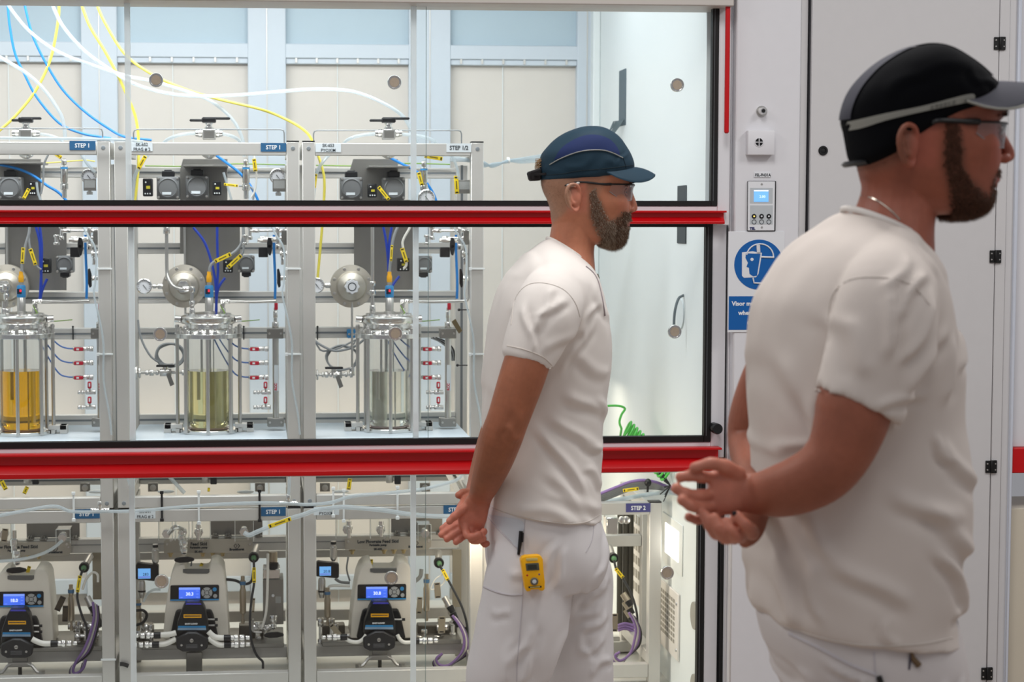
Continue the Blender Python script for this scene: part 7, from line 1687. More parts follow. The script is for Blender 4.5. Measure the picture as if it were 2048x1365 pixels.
# near sleeve, far sleeve
limbp(mb, [(1120, 552, -.08, 38, 1.0), (1114, 572, -.135, 52, .9), (1103, 600, -.178, 66, .86), (1088, 640, -.20, 69, .84), (1070, 684, -.208, 62, .86), (1056, 719, -.212, 55, .9), (1055, 722, -.212, 53, .9)], Y1, 4, 32)
limbp(mb, [(1126, 532, .10, 44, 1.0), (1118, 556, .150, 60, .9), (1104, 594, .185, 66, .84), (1088, 640, .20, 64, .82), (1070, 684, .208, 58, .84), (1056, 719, .212, 52, .9)], Y1, 4, 32)
me = fuse(mb, .0048, 5); v, nn = mesh_np(me)
F1 = [(1060, 838, 1150, 975, 9, .0065), (1085, 815, 1195, 905, 10, .0045), (1070, 930, 1190, 1010, 11, .0050), (1110, 770, 1208, 826, 11, .0042), (1010, 990, 1110, 1010, 10, .003), (1140, 870, 1200, 890, 8, .003),
      (1120, 700, 1200, 740, 12, .003), (1000, 900, 990, 1000, 12, .003), (1030, 650, 1090, 585, 8, .0045), (1040, 620, 1075, 575, 6, .0035), (1050, 690, 1135, 640, 10, .003), (1100, 735, 1150, 640, 7, .004), (1020, 560, 1060, 500, 10, .002), (1165, 560, 1200, 640, 8, .0025), (1028, 690, 1020, 600, 6, .004), (1130, 660, 1165, 600, 7, .0045),
      (1150, 920, 1200, 960, 8, .0035), (1080, 960, 1180, 1040, 9, .003), (1180, 780, 1205, 840, 8, .0025), (980, 760, 1010, 900, 12, .003)]
v = folds(v, nn, Y1, F1, k=1.15); v = rumple(v, nn, .005, 7, (1, 1, .8)); v = rumple(v, nn, .0022, 20, (1, 1, .6), 3.); set_np(me, v)
shirt1, bvs1 = link_mesh('t_shirt', me, M_shirt, man1)
M_seam = mat('hem_stitch', (206, 198, 190), .9)
seam(bvs1, [(972, 1009), (1005, 1024), (1060, 1038), (1110, 1046), (1150, 1048), (1178, 1043), (1199, 1030)], .0012, 'hem_stitch', M_seam, shirt1)
seam(bvs1, [(1014, 692), (1050, 700), (1085, 714), (1104, 731)], .0012, 'sleeve_stitch', M_seam, shirt1)
seam(bvs1, [(1022, 650), (1030, 600), (1052, 572), (1085, 566), (1125, 578), (1150, 605), (1160, 635)], .0009, 'armhole_seam', M_seam, shirt1)
def collar_ring(a, b, w, Ym): a = P(*a, Ym); b = P(*b, Ym); return [(a + b) / 2 + (b - a) / 2 * math.cos(t_) + np.array([0, w * math.sin(t_), 0]) for t_ in np.linspace(0, 2 * PI, 41)]
MB().path(collar_ring((1096, 477), (1174, 530), .0675, Y1), .0046, 8, False).build('collar', M_shirt, shirt1)
# arms and hands in one skin surface
mb = MB()
A1 = Y1
limbp(mb, [(1090, 640, -.20, 44, .95), (1058, 715, -.215, 47, .95), (1041, 765, -.222, 46.5, .95), (1017, 836, -.225, 43, .95), (1001, 880, -.215, 43, .95), (986, 928, -.180, 37.5, .92), (971, 968, -.130, 30, .9), (961, 994, -.095, 24.5, .75), (955, 1012, -.078, 25, .6)], A1, 4, 28)
limbp(mb, [(1090, 640, .20, 40, .95), (1041, 765, .222, 42, .95), (1003, 850, .22, 38, .95), (975, 930, .15, 33, .9), (955, 985, .06, 25, .9), (948, 1005, .03, 24, .7)], A1, 4, 24)
# near hand: palm and digits (photo pixels, depth offset, radius px)
limbp(mb, [(957, 1000, -.088, 24, .7), (950, 1020, -.080, 28, .55), (944, 1042, -.078, 29, .5), (945, 1060, -.075, 24, .45)], A1, 3, 24, 2.6)
def digit(mb, pts, r0, r1, A):
    rr = smooth_pts([np.array(p, float) for p in pts], 4); n = len(rr); q = [P(p[0], p[1], A + p[2]) for p in rr]
    rad = [S((r0 + (r1 - r0) * i / (n - 1)) * (1 + .07 * math.cos(i / (n - 1) * 3 * 2 * PI)), A) for i in range(n)]
    mb.path(q, rad, 12); mb.sph(tuple(q[-1]), rad[-1] * 1.0, 12, 8)
digit(mb, [(936, 1012, -.085), (922, 1022, -.09), (908, 1034, -.092), (899, 1043, -.092)], 10.5, 7, A1)                 # thumb
digit(mb, [(930, 1050, -.085), (934, 1070, -.098), (945, 1074, -.112), (958, 1070, -.115)], 8.5, 7, A1)
digit(mb, [(940, 1055, -.082), (944, 1080, -.095), (955, 1082, -.105), (966, 1078, -.105)], 8.5, 7, A1)
digit(mb, [(950, 1058, -.075), (954, 1072, -.09), (962, 1070, -.098), (968, 1064, -.098)], 8.0, 7, A1)
digit(mb, [(958, 1055, -.07), (964, 1082, -.075), (970, 1090, -.08), (974, 1088, -.08)], 7.5, 6, A1)
# far hand: palm behind, four fingers pointing down and back, thumb above
limbp(mb, [(948, 1003, .03, 24, .7), (940, 1022, .0, 29, .5), (930, 1042, -.035, 28, .45), (924, 1050, -.045, 24, .45)], A1, 3, 24, 2.6)
digit(mb, [(925, 1032, -.045), (908, 1043, -.052), (893, 1052, -.055), (884.5, 1058, -.055)], 8.6, 6.4, A1)
digit(mb, [(930, 1045, -.055), (910, 1054, -.062), (894, 1063, -.065), (883, 1070, -.065)], 8.6, 6.6, A1)
digit(mb, [(935, 1055, -.06), (918, 1064, -.07), (904, 1072, -.072), (894, 1079, -.072)], 8.6, 6.6, A1)
digit(mb, [(940, 1064, -.062), (928, 1073, -.074), (919, 1080, -.078), (912, 1085, -.078)], 7.8, 6.2, A1)
digit(mb, [(946, 1000, .03), (936, 986, .03), (925, 986, .025), (917, 991, .02)], 9.5, 7, A1)
me = fuse(mb, .0022, 2); v, nn = mesh_np(me)
v = folds(v, nn, Y1, [(1000, 800, 990, 870, 9, .002), (975, 830, 1010, 850, 8, .002)]); set_np(me, v)
x, y = w2p(v, Y1 - .2)
col = np.tile(L3((158, 98, 70)), (len(v), 1)); t_ = np.clip((y - 985) / 60, 0, 1)[:, None]; col = col * (1 - t_) + L3((204, 126, 104)) * t_
nz_ = np.array([MN.noise(Vector((a[0] * 30, a[1] * 30, a[2] * 30))) for a in v])[:, None]; col = col * (1 + .12 * nz_)
tint(me, col); arms1, _ = link_mesh('arms_and_hands', me, M_skin, man1)
# trousers
mb = MB()
rings(mb, [(972, 985, 1195, 1005, .160), (968, 1020, 1200, 1035, .170), (966, 1060, 1208, 1062, .176), (968, 1100, 1216, 1098, .178), (972, 1135, 1212, 1135, .176), (985, 1165, 1195, 1165, .165)], Y1, 4, 56, 2.5, TP1)
limbp(mb, [(1070, 1080, -.085, 78, .9), (1060, 1150, -.092, 92, .88), (1050, 1210, -.095, 93, .88), (1032, 1290, -.095, 90, .88), (1016, 1360, -.095, 86, .85), (1006, 1440, -.095, 74, .85), (990, 1560, -.095, 62, .85), (965, 1700, -.095, 56, .85), (945, 1830, -.095, 54, .9)], Y1, 4, 40, 2.2)
limbp(mb, [(1120, 1080, .085, 76, .9), (1142, 1150, .09, 84, .88), (1150, 1210, .092, 80, .88), (1150, 1290, .092, 78, .88), (1148, 1360, .092, 78, .85), (1160, 1440, .09, 68, .85), (1175, 1560, .09, 60, .85), (1180, 1700, .09, 54, .85), (1180, 1820, .09, 52, .9)], Y1, 4, 40, 2.2)
me = fuse(mb, .006, 4); v, nn = mesh_np(me)
T1 = [(1150, 1160, 1100, 1340, 6, .007), (1090, 1060, 1050, 1150, 8, .005), (1110, 1070, 1080, 1150, 7, .005), (1205, 1060, 1180, 1130, 7, .004), (1000, 1130, 1040, 1110, 9, .004), (1000, 1300, 1040, 1215, 9, .006), (1015, 1330, 1045, 1250, 8, .005), (1120, 1300, 1150, 1180, 10, .004), (1060, 1340, 1120, 1230, 10, .005), (985, 1330, 1005, 1240, 8, .003),
      (1170, 1270, 1220, 1235, 8, .006), (1165, 1310, 1215, 1290, 7, .005), (1150, 1250, 1200, 1220, 8, .004), (1180, 1350, 1225, 1325, 9, .006), (1160, 1210, 1215, 1180, 9, .004), (1190, 1200, 1225, 1165, 8, .004), (1180, 1330, 1160, 1270, 8, .004), (965, 1190, 1000, 1200, 8, .003)]
v = folds(v, nn, Y1, T1); v = rumple(v, nn, .006, 7); v = rumple(v, nn, .0025, 22, (1, 1, .7), 5.); set_np(me, v)
trs1, bvt1 = link_mesh('trousers', me, M_trs, man1)
M_seam2 = mat('trouser_seam', (196, 192, 196), .9); M_shade = mat('pocket_lining', (206, 210, 216), .85)
seam(bvt1, [(1050, 1040), (1047, 1100), (1045, 1190), (1040, 1260), (1035, 1320), (1033, 1364)], .0011, 'side_seam', M_seam2, trs1)
seam(bvt1, [(972, 1028), (990, 1052), (1015, 1078), (1034, 1098), (1040, 1112)], .0017, 'pocket_edge', M_seam2, trs1)
patch(bvt1, [(976, 1029), (1003, 1034), (1046, 1044), (1044, 1072), (1036, 1096), (1015, 1075), (992, 1050)], Y1, 'pocket_facing', M_shade, trs1, 5, .0012, cam_=True)
seam(bvt1, [(960, 1170), (975, 1178), (1000, 1187), (1025, 1191), (1045, 1190)], .0022, 'thigh_pocket_edge', M_seam2, trs1)
seam(bvt1, [(1188, 1050), (1184, 1080), (1172, 1105)], .001, 'fly_seam', M_seam2, trs1)
for (cx_, cy_, yo_, nm) in ((950, 1850, -.095, 1), (1185, 1850, .09, 2)):
    c = P(cx_, cy_, Y1 + yo_); m = MB(); X_, Y_ = c[0], Y1 + yo_
    m.path([(X_ - .07, Y_, .05), (X_ - .02, Y_, .055), (X_ + .06, Y_, .045), (X_ + .14, Y_, .035), (X_ + .19, Y_, .028)], [.04, .05, .047, .042, .022], 14); m.box(X_ - .1, X_ + .19, Y_ - .042, Y_ + .042, .0, .025)
    m.build('shoe', M_shoe, man1, bevel=.004)
# gas detector and pen on the trouser pocket, lanyard
def camplate(poly, base, out, th, name, m, par, bevel=.001):
    """prism facing the viewer roughly, at the depth of base"""
    return MB().pprism(poly, base - out - th, th).build(name, m, par, bevel=bevel, bseg=2)
q = castcam(bvt1, 1066, 1150); yb_ = q[1] - .004
gd = thing('gas_detector', 'yellow clip-on gas detector on the green capped man\'s trouser pocket', 'gas detector', q)
MY = mat('detector_yellow', (250, 184, 8), .4, var=.03)
camplate([(1041.5, 1122), (1045, 1116), (1052, 1113.5), (1077, 1112), (1083, 1114), (1086, 1120), (1087, 1140), (1090, 1165), (1089.5, 1180), (1085, 1183), (1079, 1182), (1077, 1179.5), (1062, 1180.5), (1060, 1184), (1053, 1184), (1050, 1176), (1047, 1155)], yb_, .0, .024, 'case', MY, gd, .004)
camplate([(1051, 1128), (1077.5, 1126.5), (1079, 1141), (1053, 1142.5)], yb_ - .024, 0, .0012, 'display', mat('lcd_grey', (86, 88, 76), .25), gd, .0004)
camplate([(1055, 1131), (1073, 1130), (1074, 1139), (1056, 1140)], yb_ - .0252, 0, .0005, 'display_digits', mat('lcd_digit', (50, 54, 46), .4), gd, 0)
camplate([(1052, 1117.5), (1075, 1116.5), (1075.5, 1122), (1053, 1123)], yb_ - .024, 0, .001, 'beeper_strip', mat('strip_pale', (214, 196, 120), .5), gd, .0003)
c = P(1068.5, 1163.5, yb_ - .024)
MB().lathe([(.001, 0), (.0085, 0), (.0085, .002), (.0065, .003), (.006, .001), (.001, .001)], (c[0], yb_ - .024, c[2]), (0, -1, 0), 24).build('sensor_ring', mat('ring_grey', (110, 104, 90), .4), gd)
MB().lathe([(.001, 0), (.0052, 0), (.0045, .0012), (.001, .0016)], (c[0], yb_ - .025, c[2]), (0, -1, 0), 20).build('sensor_disc', M_label_w, gd)
for x_, y_, m_ in ((1054.5, 1151.5, mat('led_red', (180, 40, 30), .4)), (1078.5, 1149.5, mat('led_violet', (120, 90, 120), .4))):
    c = P(x_, y_, yb_ - .024); MB().lathe([(.0005, 0), (.0022, 0), (.0005, .001)], (c[0], yb_ - .024, c[2]), (0, -1, 0), 12).build('led', m_, gd)
camplate([(1057, 1174), (1083, 1172.5), (1083.3, 1176), (1057.3, 1177.5)], yb_ - .024, 0, .0008, 'black_strip', M_blackp, gd, .0002)
camplate([(1060, 1174.8), (1080, 1173.6), (1080.2, 1175.3), (1060.2, 1176.5)], yb_ - .0248, 0, .0004, 'strip_print', mat('strip_pale', (214, 196, 120), .5), gd, 0)
q = castcam(bvt1, 1041, 1085, .004); Yp = q[1]
pn = thing('pen', 'black pen clipped in the green capped man\'s trouser pocket', 'pen', q)
MB().path([P(1042, 1063, Yp), P(1040, 1086, Yp), P(1037, 1110, Yp)], [.0042, .0042, .003], 10).build('barrel', M_blackp, pn)
MB().path([P(1046, 1066, Yp - .006), P(1045, 1085, Yp - .006)], .0018, 6).build('clip', M_blackp, pn)
cpt = [castcam(bvs1, x_, y_, .004) for x_, y_ in ((1172, 533), (1186, 545), (1196, 562), (1202, 585), (1207, 610), (1210, 632))]; cpt = [p for p in cpt if p is not None]
ln = thing('lanyard', 'dark cord and clip hanging at the green capped man\'s chest', 'lanyard', cpt[-1]); MB().path(smooth_pts(cpt, 3), .0016, 6).build('cord', mat('cord_mauve', (150, 138, 142), .7), ln)
MB().path([P(1193, 549, Y1 - .01), P(1196, 558, Y1 - .01)], .004, 8).build('clip', mat('clip_olive', (110, 104, 80), .5), ln)

# ---------------------------------------------------------------- the man in the black cap, nearer the viewer
Y2 = 2.78
man2 = thing('person', 'nearer man in black cap with grey band, white t-shirt, hands behind his back', 'person', (P(1700, 1300, Y2)[0], Y2, 0))
TP2 = .33
mb = MB()
rings(mb, [(1810, 122, 1880, 122, .03), (1775, 142, 1925, 142, .055), (1742, 168, 1955, 168, .069), (1720, 195, 1978, 195, .077), (1708, 217, 1994, 217, .080), (1703, 235, 1998, 235, .081), (1704, 255, 1991, 255, .080), (1707, 275, 1989, 275, .079), (1711, 295, 1992, 295, .077), (1715, 315, 1993, 315, .075), (1718, 335, 1991, 335, .072), (1722, 355, 1987, 355, .069), (1728, 375, 1982, 375, .065), (1740, 395, 1979, 395, .060), (1765, 410, 1972, 410, .053), (1805, 423, 1958, 423, .042), (1855, 430, 1930, 430, .022)], Y2, 3, 56, 2.15, 0, 2.5)
limbp(mb, [(1800, 345, 0, 80, .98), (1800, 385, 0, 78, 1.0), (1792, 425, 0, 80, 1.05), (1780, 470, 0, 90, 1.15), (1760, 550, 0, 110, 1.3)], Y2)
limbp(mb, [(1990, 240, 0, 9, .9), (1996, 260, 0, 10, 1.0), (2006, 285, 0, 12.5, 1.1), (2014, 305, 0, 14.5, 1.2), (2013, 317, 0, 13, 1.35)], Y2, 3, 16)
c = P(2016, 311, Y2); mb.sph(tuple(c), (.0105, .011, .0105), 16, 10)
for sg in (-1, 1): c = P(2002, 318, Y2); mb.sph((c[0], Y2 + sg * .0135, c[2]), (.011, .007, .008), 14, 8)
for sg in (-1, 1):
    a = P(1989, 230, Y2); mb.path(smooth_pts([(a[0] + .004, Y2 + sg * .012, a[2] - .001), (a[0] + .001, Y2 + sg * .032, a[2] + .003), (a[0] - .016, Y2 + sg * .055, a[2] - .001)], 3), [.0068] * 3 + [.006] * 3 + [.004], 8)
a = P(1988, 361, Y2); mb.path(smooth_pts([(a[0] - .013, Y2 - .027, a[2]), (a[0] + .001, Y2 - .012, a[2] + .001), (a[0] + .0035, Y2, a[2] + .001), (a[0] + .001, Y2 + .012, a[2] + .001), (a[0] - .013, Y2 + .027, a[2])], 3), .0045, 8)
a = P(1984, 371, Y2); mb.path(smooth_pts([(a[0] - .012, Y2 - .023, a[2]), (a[0] + .003, Y2, a[2]), (a[0] - .012, Y2 + .023, a[2])], 5), .0052, 8)
EY2 = Y2 - .078
ear(mb, 1813, 292, 84, EY2, .10, s=1.05); ear(mb, 1813, 292, 84, Y2 + .078, .10, True)
me = fuse(mb, .0024, 3); v, nn = mesh_np(me)
v = bump_at(v, Y2, 1984, 258, .031, (.017, .018, .012), (-.012, 0, 0)); v = bump_at(v, Y2, 1950, 290, .054, (.024, .02, .018), (.002, .004, 0)); v = bump_at(v, Y2, 1950, 345, .062, (.03, .02, .024), (0, -.004, 0)); v = bump_at(v, Y2, 1920, 245, .078, (.02, .014, .022), (0, -.005, 0))
set_np(me, v); head_f = [tuple(p.vertices) for p in me.polygons]
beard2 = [(1856, 262), (1884, 262), (1894, 300), (1898, 335), (1908, 356), (1935, 374), (1956, 396), (1960, 372), (1966, 352), (1980, 334), (2003, 330), (2010, 345), (2012, 445), (1890, 450), (1878, 420), (1862, 375), (1850, 330), (1850, 290)]
lip2 = [(1976, 354), (2002, 354), (2002, 379), (1976, 379)]
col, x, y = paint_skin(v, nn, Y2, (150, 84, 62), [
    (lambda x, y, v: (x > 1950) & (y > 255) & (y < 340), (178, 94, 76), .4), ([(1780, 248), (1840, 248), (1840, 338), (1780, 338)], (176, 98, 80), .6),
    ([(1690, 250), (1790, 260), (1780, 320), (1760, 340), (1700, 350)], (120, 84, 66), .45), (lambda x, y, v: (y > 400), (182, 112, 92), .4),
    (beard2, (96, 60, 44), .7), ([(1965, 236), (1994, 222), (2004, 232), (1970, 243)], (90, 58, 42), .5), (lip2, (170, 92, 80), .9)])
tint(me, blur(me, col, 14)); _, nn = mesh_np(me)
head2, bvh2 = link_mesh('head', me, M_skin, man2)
mb = MB(); lids(mb, 1964, 258, Y2, .031); me2 = fuse(mb, .0012, 1); tint(me2, np.tile(L3((168, 98, 80)), (len(me2.vertices), 1))); link_mesh('eyelids', me2, M_skin, head2)
eye(head2, 1962, 259, Y2, .031, 1.0, (80, 92, 100))
xj, yj = x + rng.normal(0, 5, len(x)), y + rng.normal(0, 6, len(x))
mk = inpoly(xj, yj, [(1846, 246), (1888, 240)] + beard2[1:]) & ~inpoly(x, y, [(1972, 356), (2010, 356), (2010, 378), (1972, 378)])
def len2(p):
    q = w2p(p[None], Y2); return .004 + .006 * min(1, max(0, (q[1][0] - 380) / 50))
strands(None, v, nn, [list(f) for f in head_f], mk, 14000, lambda p: .002 + len2(p), lambda p, n_: n_ * .4 + np.array([.15, 0, -.7]), lambda p, r: L3((88, 56, 38)) * r.uniform(.4, 1.8), .0003, 'beard', head2, rng)
mk = inpoly(x, y, [(1700, 300), (1776, 285), (1770, 325), (1712, 348)]) | inpoly(x, y, [(1838, 235), (1900, 225), (1880, 262), (1856, 268)])
strands(None, v, nn, [list(f) for f in head_f], mk, 1800, lambda p: .0016, lambda p, n_: n_ * .5 + np.array([-.3, 0, -.6]), lambda p, r: L3((90, 60, 46)) * r.uniform(.6, 1.4), .0002, 'cropped_hair', head2, rng)
mk = inpoly(x, y, [(1962, 240), (1960, 234), (1992, 220), (2006, 224), (2004, 233)]) & (np.abs(v[:, 1] - Y2) > .01)
strands(None, v, nn, [list(f) for f in head_f], mk, 300, lambda p: .006, lambda p, n_: n_ * .3 + np.array([-.1, np.sign(p[1] - Y2) * .9, .1]), lambda p, r: L3((70, 46, 34)) * r.uniform(.7, 1.3), .00035, 'eyebrows', head2, rng)
MB().lathe([(.001, -.004), (.005, -.003), (.003, .0), (.0005, .002)], tuple(P(1826, 292, EY2 - .001) + np.array([0, .002, 0])), (0, 1, 0), 12).build('ear_canal', mat('ear_shade2', (60, 26, 22), .7), head2)
# cap
M_cap2 = mat('black_cap_cloth', (5, 6, 10), .9, var=.1, scale=16, bump=.2, bscale=1200)
M_cap2.node_tree.nodes['Principled BSDF'].inputs['Specular IOR Level'].default_value = .15
M_cap2b = mat('charcoal_cap_cloth', (62, 62, 72), .75, var=.05, scale=20, bump=.2, bscale=1200)
M_band = mat('grey_reflective_band', (142, 142, 134), .5, var=.04)
mb = MB()
rings(mb, [(1722, 335, 1850, 250, .066), (1704, 322, 1880, 232, .080), (1695, 290, 1930, 218, .0865), (1690, 260, 1975, 208, .089), (1686, 243, 1990, 190, .091), (1692, 212, 1992, 170, .092), (1708, 179, 1978, 156, .091), (1733, 150, 1955, 136, .087), (1764, 123, 1928, 117, .078), (1796, 104, 1903, 101, .062), (1827, 94, 1882, 93, .04), (1848, 90.5, 1862, 90.5, .008)], Y2, 4, 64, 2.1, 0)
me = fuse(mb, .0036, 3); v, nn = mesh_np(me)
v = folds(v, nn, Y2, [(1740, 200, 1790, 150, 12, .002), (1900, 140, 1930, 180, 10, .002), (1790, 160, 1900, 130, 12, .0015), (1940, 160, 1960, 190, 8, .002)]); v = rumple(v, nn, .002, 22); set_np(me, v)
cap2, bvc2 = link_mesh('cap', me, M_cap2, man2, 'black cap with charcoal crown strip and grey reflective band')
# crown strip along the middle of the cap
m = MB(); vs = []; prof = [(1690, 240), (1688, 232), (1694, 205), (1708, 177), (1732, 149), (1763, 121.5), (1794, 103), (1825, 93), (1855, 90), (1886, 93), (1905, 100), (1932, 118), (1957, 137), (1975, 154)]
pp = smooth_pts([P(x_, y_, Y2) for x_, y_ in prof], 4); cc = P(1845, 230, Y2)
bm_ = []
for p in pp:
    row = []
    for o_ in np.linspace(-.027, .027, 11):
        h = bvc2.ray_cast(Vector((p[0] + (p[0] - cc[0]) * .6, Y2 + o_, p[2] + (p[2] - cc[2]) * .6)), Vector((-(p[0] - cc[0]), 0, -(p[2] - cc[2]))).normalized())
        row.append(np.array(h[0]) + np.array(h[1]) * (.0012 if h[1] is not None else 0) if h[0] is not None else None)
    if all(r is not None for r in row): bm_.append(row)
n_ = 11; vs = [q for r in bm_ for q in r]
# orient outwards
vs = [q + (q - np.array([cc[0], Y2, cc[2]])) * .010 for q in vs]
m.add(vs, [(i * n_ + j, (i + 1) * n_ + j, (i + 1) * n_ + j + 1, i * n_ + j + 1) for i in range(len(bm_) - 1) for j in range(n_ - 1)], True)
m.build('crown_strip', M_cap2b, cap2)
for far in (False, True):
    pass
patch(bvc2, [(1688, 245), (1740, 232), (1800, 220), (1850, 207), (1885, 198), (1905, 196), (1905, 208), (1868, 217), (1800, 231), (1740, 246), (1693, 262)], Y2, 'reflective_band', M_band, cap2, 4, .0024, both=True)
q = cast(bvc2, 1842, 222, Y2, .0045)
for i, ch in enumerate('STEELE'):
    q = cast(bvc2, 1818 + i * 8.5, 226.5 - i * 1.9, Y2, .0042)
    if q is not None: text(ch, tuple(q), .0058, mat('band_print', (112, 112, 106), .6), cap2, 'LEFT', bold=.0002)
xf, xc = P(1986, 180, Y2)[0], P(1878, 180, Y2)[0]
brim(Y2, xc, xf, .092, P(1984, 162, Y2)[2],   .074, .040, 1.5, .003, .004, 'brim', M_cap2b, cap2, .036, edge=M_band)
m = MB(); c = P(1706, 325, Y2); m.path(smooth_pts([(c[0] + .01, Y2 - .035, c[2]), (c[0] - .008, Y2 - .018, c[2] - .003), (c[0] - .012, Y2, c[2] - .004), (c[0] - .008, Y2 + .018, c[2] - .003), (c[0] + .01, Y2 + .035, c[2])], 4), .0042, 4); m.build('back_strap', M_blackp, cap2)
gl2 = thing('safety_glasses', 'safety glasses with thick dark arms worn by the black capped man', 'glasses', P(1970, 297, Y2))
glasses(gl2, Y2, (1893, 2008), .076, 249, 298, (1840, 247, 1822, 252), .080, M_lens, M_blackp, None, None, 1.7)
# shirt
mb = MB()
rings(mb, [(1688, 412, 1834, 480, .074), (1662, 424, 1848, 500, .108), (1628, 447, 1860, 522, .150), (1592, 474, 1872, 545, .178), (1560, 510, 1882, 575, .190), (1534, 554, 1890, 610, .195), (1514, 598, 1897, 650, .196), (1504, 645, 1906, 692, .196), (1499, 700, 1914, 738, .196), (1497, 760, 1914, 790, .194), (1499, 820, 1917, 840, .192), (1504, 880, 1926, 890, .192), (1508, 940, 1931, 945, .193), (1504, 1000, 1931, 1000, .195), (1500, 1060, 1925, 1060, .196), (1496, 1120, 1910, 1112, .197), (1493, 1175, 1912, 1170, .198), (1494, 1212, 1904, 1225, .200), (1503, 1226, 1912, 1262, .201), (1506, 1231, 1912, 1268, .198)], Y2, 4, 72, 2.5, TP2)
limbp(mb, [(1790, 500, -.08, 56, 1.0), (1785, 535, -.135, 80, .9), (1778, 582, -.178, 101, .84), (1768, 640, -.200, 108, .80), (1748, 715, -.208, 104, .80), (1728, 780, -.212, 98, .82), (1722, 806, -.213, 97, .85), (1720, 811, -.213, 94, .84)], Y2, 4, 36)
limbp(mb, [(1795, 470, .10, 60, 1.0), (1780, 560, .185, 90, .84), (1740, 640, .200, 90, .80), (1690, 700, .208, 86, .82), (1650, 740, .212, 82, .85)], Y2, 4, 36)
me = fuse(mb, .0052, 5); v, nn = mesh_np(me)
F2 = [(1650, 690, 1680, 560, 11, .007), (1680, 700, 1760, 590, 11, .006), (1640, 780, 1760, 760, 9, .004), (1690, 760, 1800, 640, 13, .006), (1670, 620, 1740, 540, 10, .006), (1660, 575, 1720, 510, 9, .004), (1800, 780, 1830, 660, 13, .005), (1845, 720, 1890, 650, 9, .006), (1770, 450, 1840, 560, 8, .004), (1740, 440, 1800, 540, 8, .003),
      (1530, 700, 1590, 880, 12, .005), (1560, 760, 1600, 930, 12, .004), (1520, 900, 1560, 860, 10, .004), (1590, 620, 1630, 720, 18, .005), (1800, 860, 1905, 960, 14, .006), (1760, 980, 1900, 1080, 16, .007), (1790, 1060, 1895, 1200, 12, .007), (1600, 1080, 1730, 1160, 16, .006), (1560, 1090, 1575, 1200, 10, .005), (1530, 1080, 1530, 1220, 9, .006), (1680, 1190, 1705, 1240, 10, .004), (1840, 1180, 1900, 1220, 12, .005), (1540, 960, 1600, 1080, 12, .005), (1700, 950, 1850, 1010, 16, .005), (1780, 850, 1820, 900, 8, .004), (1850, 480, 1880, 600, 9, .003)]
v = folds(v, nn, Y2, F2, k=1.25); v = rumple(v, nn, .0065, 6, (1, 1, .8), 9.); v = rumple(v, nn, .0025, 18, (1, 1, .6), 2.); set_np(me, v)
shirt2, bvs2 = link_mesh('t_shirt', me, mat('white_cotton_jersey_dim', (216, 206, 198), .85, var=.015, scale=40, bump=.12, bscale=900), man2)  # white jersey darkened for the dimmer light on this man
seam(bvs2, [(1520, 1240), (1577, 1256), (1631, 1273), (1686, 1286), (1741, 1292), (1800, 1292), (1850, 1288), (1905, 1276)], .0012, 'hem_stitch', M_seam, shirt2)
seam(bvs2, [(1655, 640), (1665, 590), (1700, 560), (1760, 555), (1820, 568), (1860, 610)], .0009, 'armhole_seam', M_seam, shirt2)
MB().path(collar_ring((1692, 417), (1832, 484), .0765, Y2), .005, 8, False).build('collar', M_shirt, shirt2)
q = [castcam(bvh2, x_, y_, .0012) for x_, y_ in ((1706, 390), (1722, 391), (1745, 397), (1765, 408), (1785, 424), (1800, 440))]; q = [p for p in q if p is not None]
if len(q) > 2:
    nk = thing('necklace', 'thin silver chain at the black capped man\'s neck', 'necklace', q[-1]); MB().path(smooth_pts(q, 3), .0013, 6).build('chain', mat('silver_chain', (196, 188, 176), .25, .9), nk)
# arms and hands
mb = MB()
limbp(mb, [(1760, 700, -.205, 76, .9), (1714, 800, -.213, 80, .9), (1700, 850, -.217, 76, .9), (1678, 905, -.217, 68, .92), (1645, 945, -.21, 64, .92), (1600, 970, -.19, 60, .92), (1555, 984, -.165, 54, .9), (1515, 988, -.145, 44, .85), (1485, 985, -.135, 39, .7)], Y2, 4, 32)
limbp(mb, [(1600, 640, .2, 56, .9), (1545, 740, .235, 55, .95), (1513, 830, .25, 55, .95), (1505, 890, .24, 50, .95), (1510, 945, .15, 44, .9), (1512, 985, .02, 38, .85), (1505, 1010, -.06, 34, .8)], Y2, 4, 28)
# near (right) hand: palm toward the viewer, fingers pointing back
limbp(mb, [(1495, 985, -.137, 38, .7), (1465, 985, -.135, 46, .5), (1438, 985, -.135, 47, .42), (1420, 987, -.135, 42, .4)], Y2, 3, 28, 2.8)
digit(mb, [(1480, 952, -.14), (1450, 934, -.15), (1420, 928, -.155), (1390, 936, -.155)], 17, 10.5, Y2)
digit(mb, [(1430, 958, -.135), (1400, 954, -.145), (1375, 953, -.15), (1361, 955, -.15)], 13, 10.2, Y2)
digit(mb, [(1428, 988, -.135), (1398, 992, -.15), (1370, 987, -.158), (1353, 978, -.158)], 13.2, 10.8, Y2)
digit(mb, [(1430, 1012, -.135), (1402, 1018, -.155), (1380, 1012, -.168), (1364, 1001, -.168)], 12.5, 10.2, Y2)
digit(mb, [(1436, 1025, -.135), (1412, 1038, -.14), (1392, 1040, -.142), (1378, 1035, -.142)], 11.5, 9, Y2)
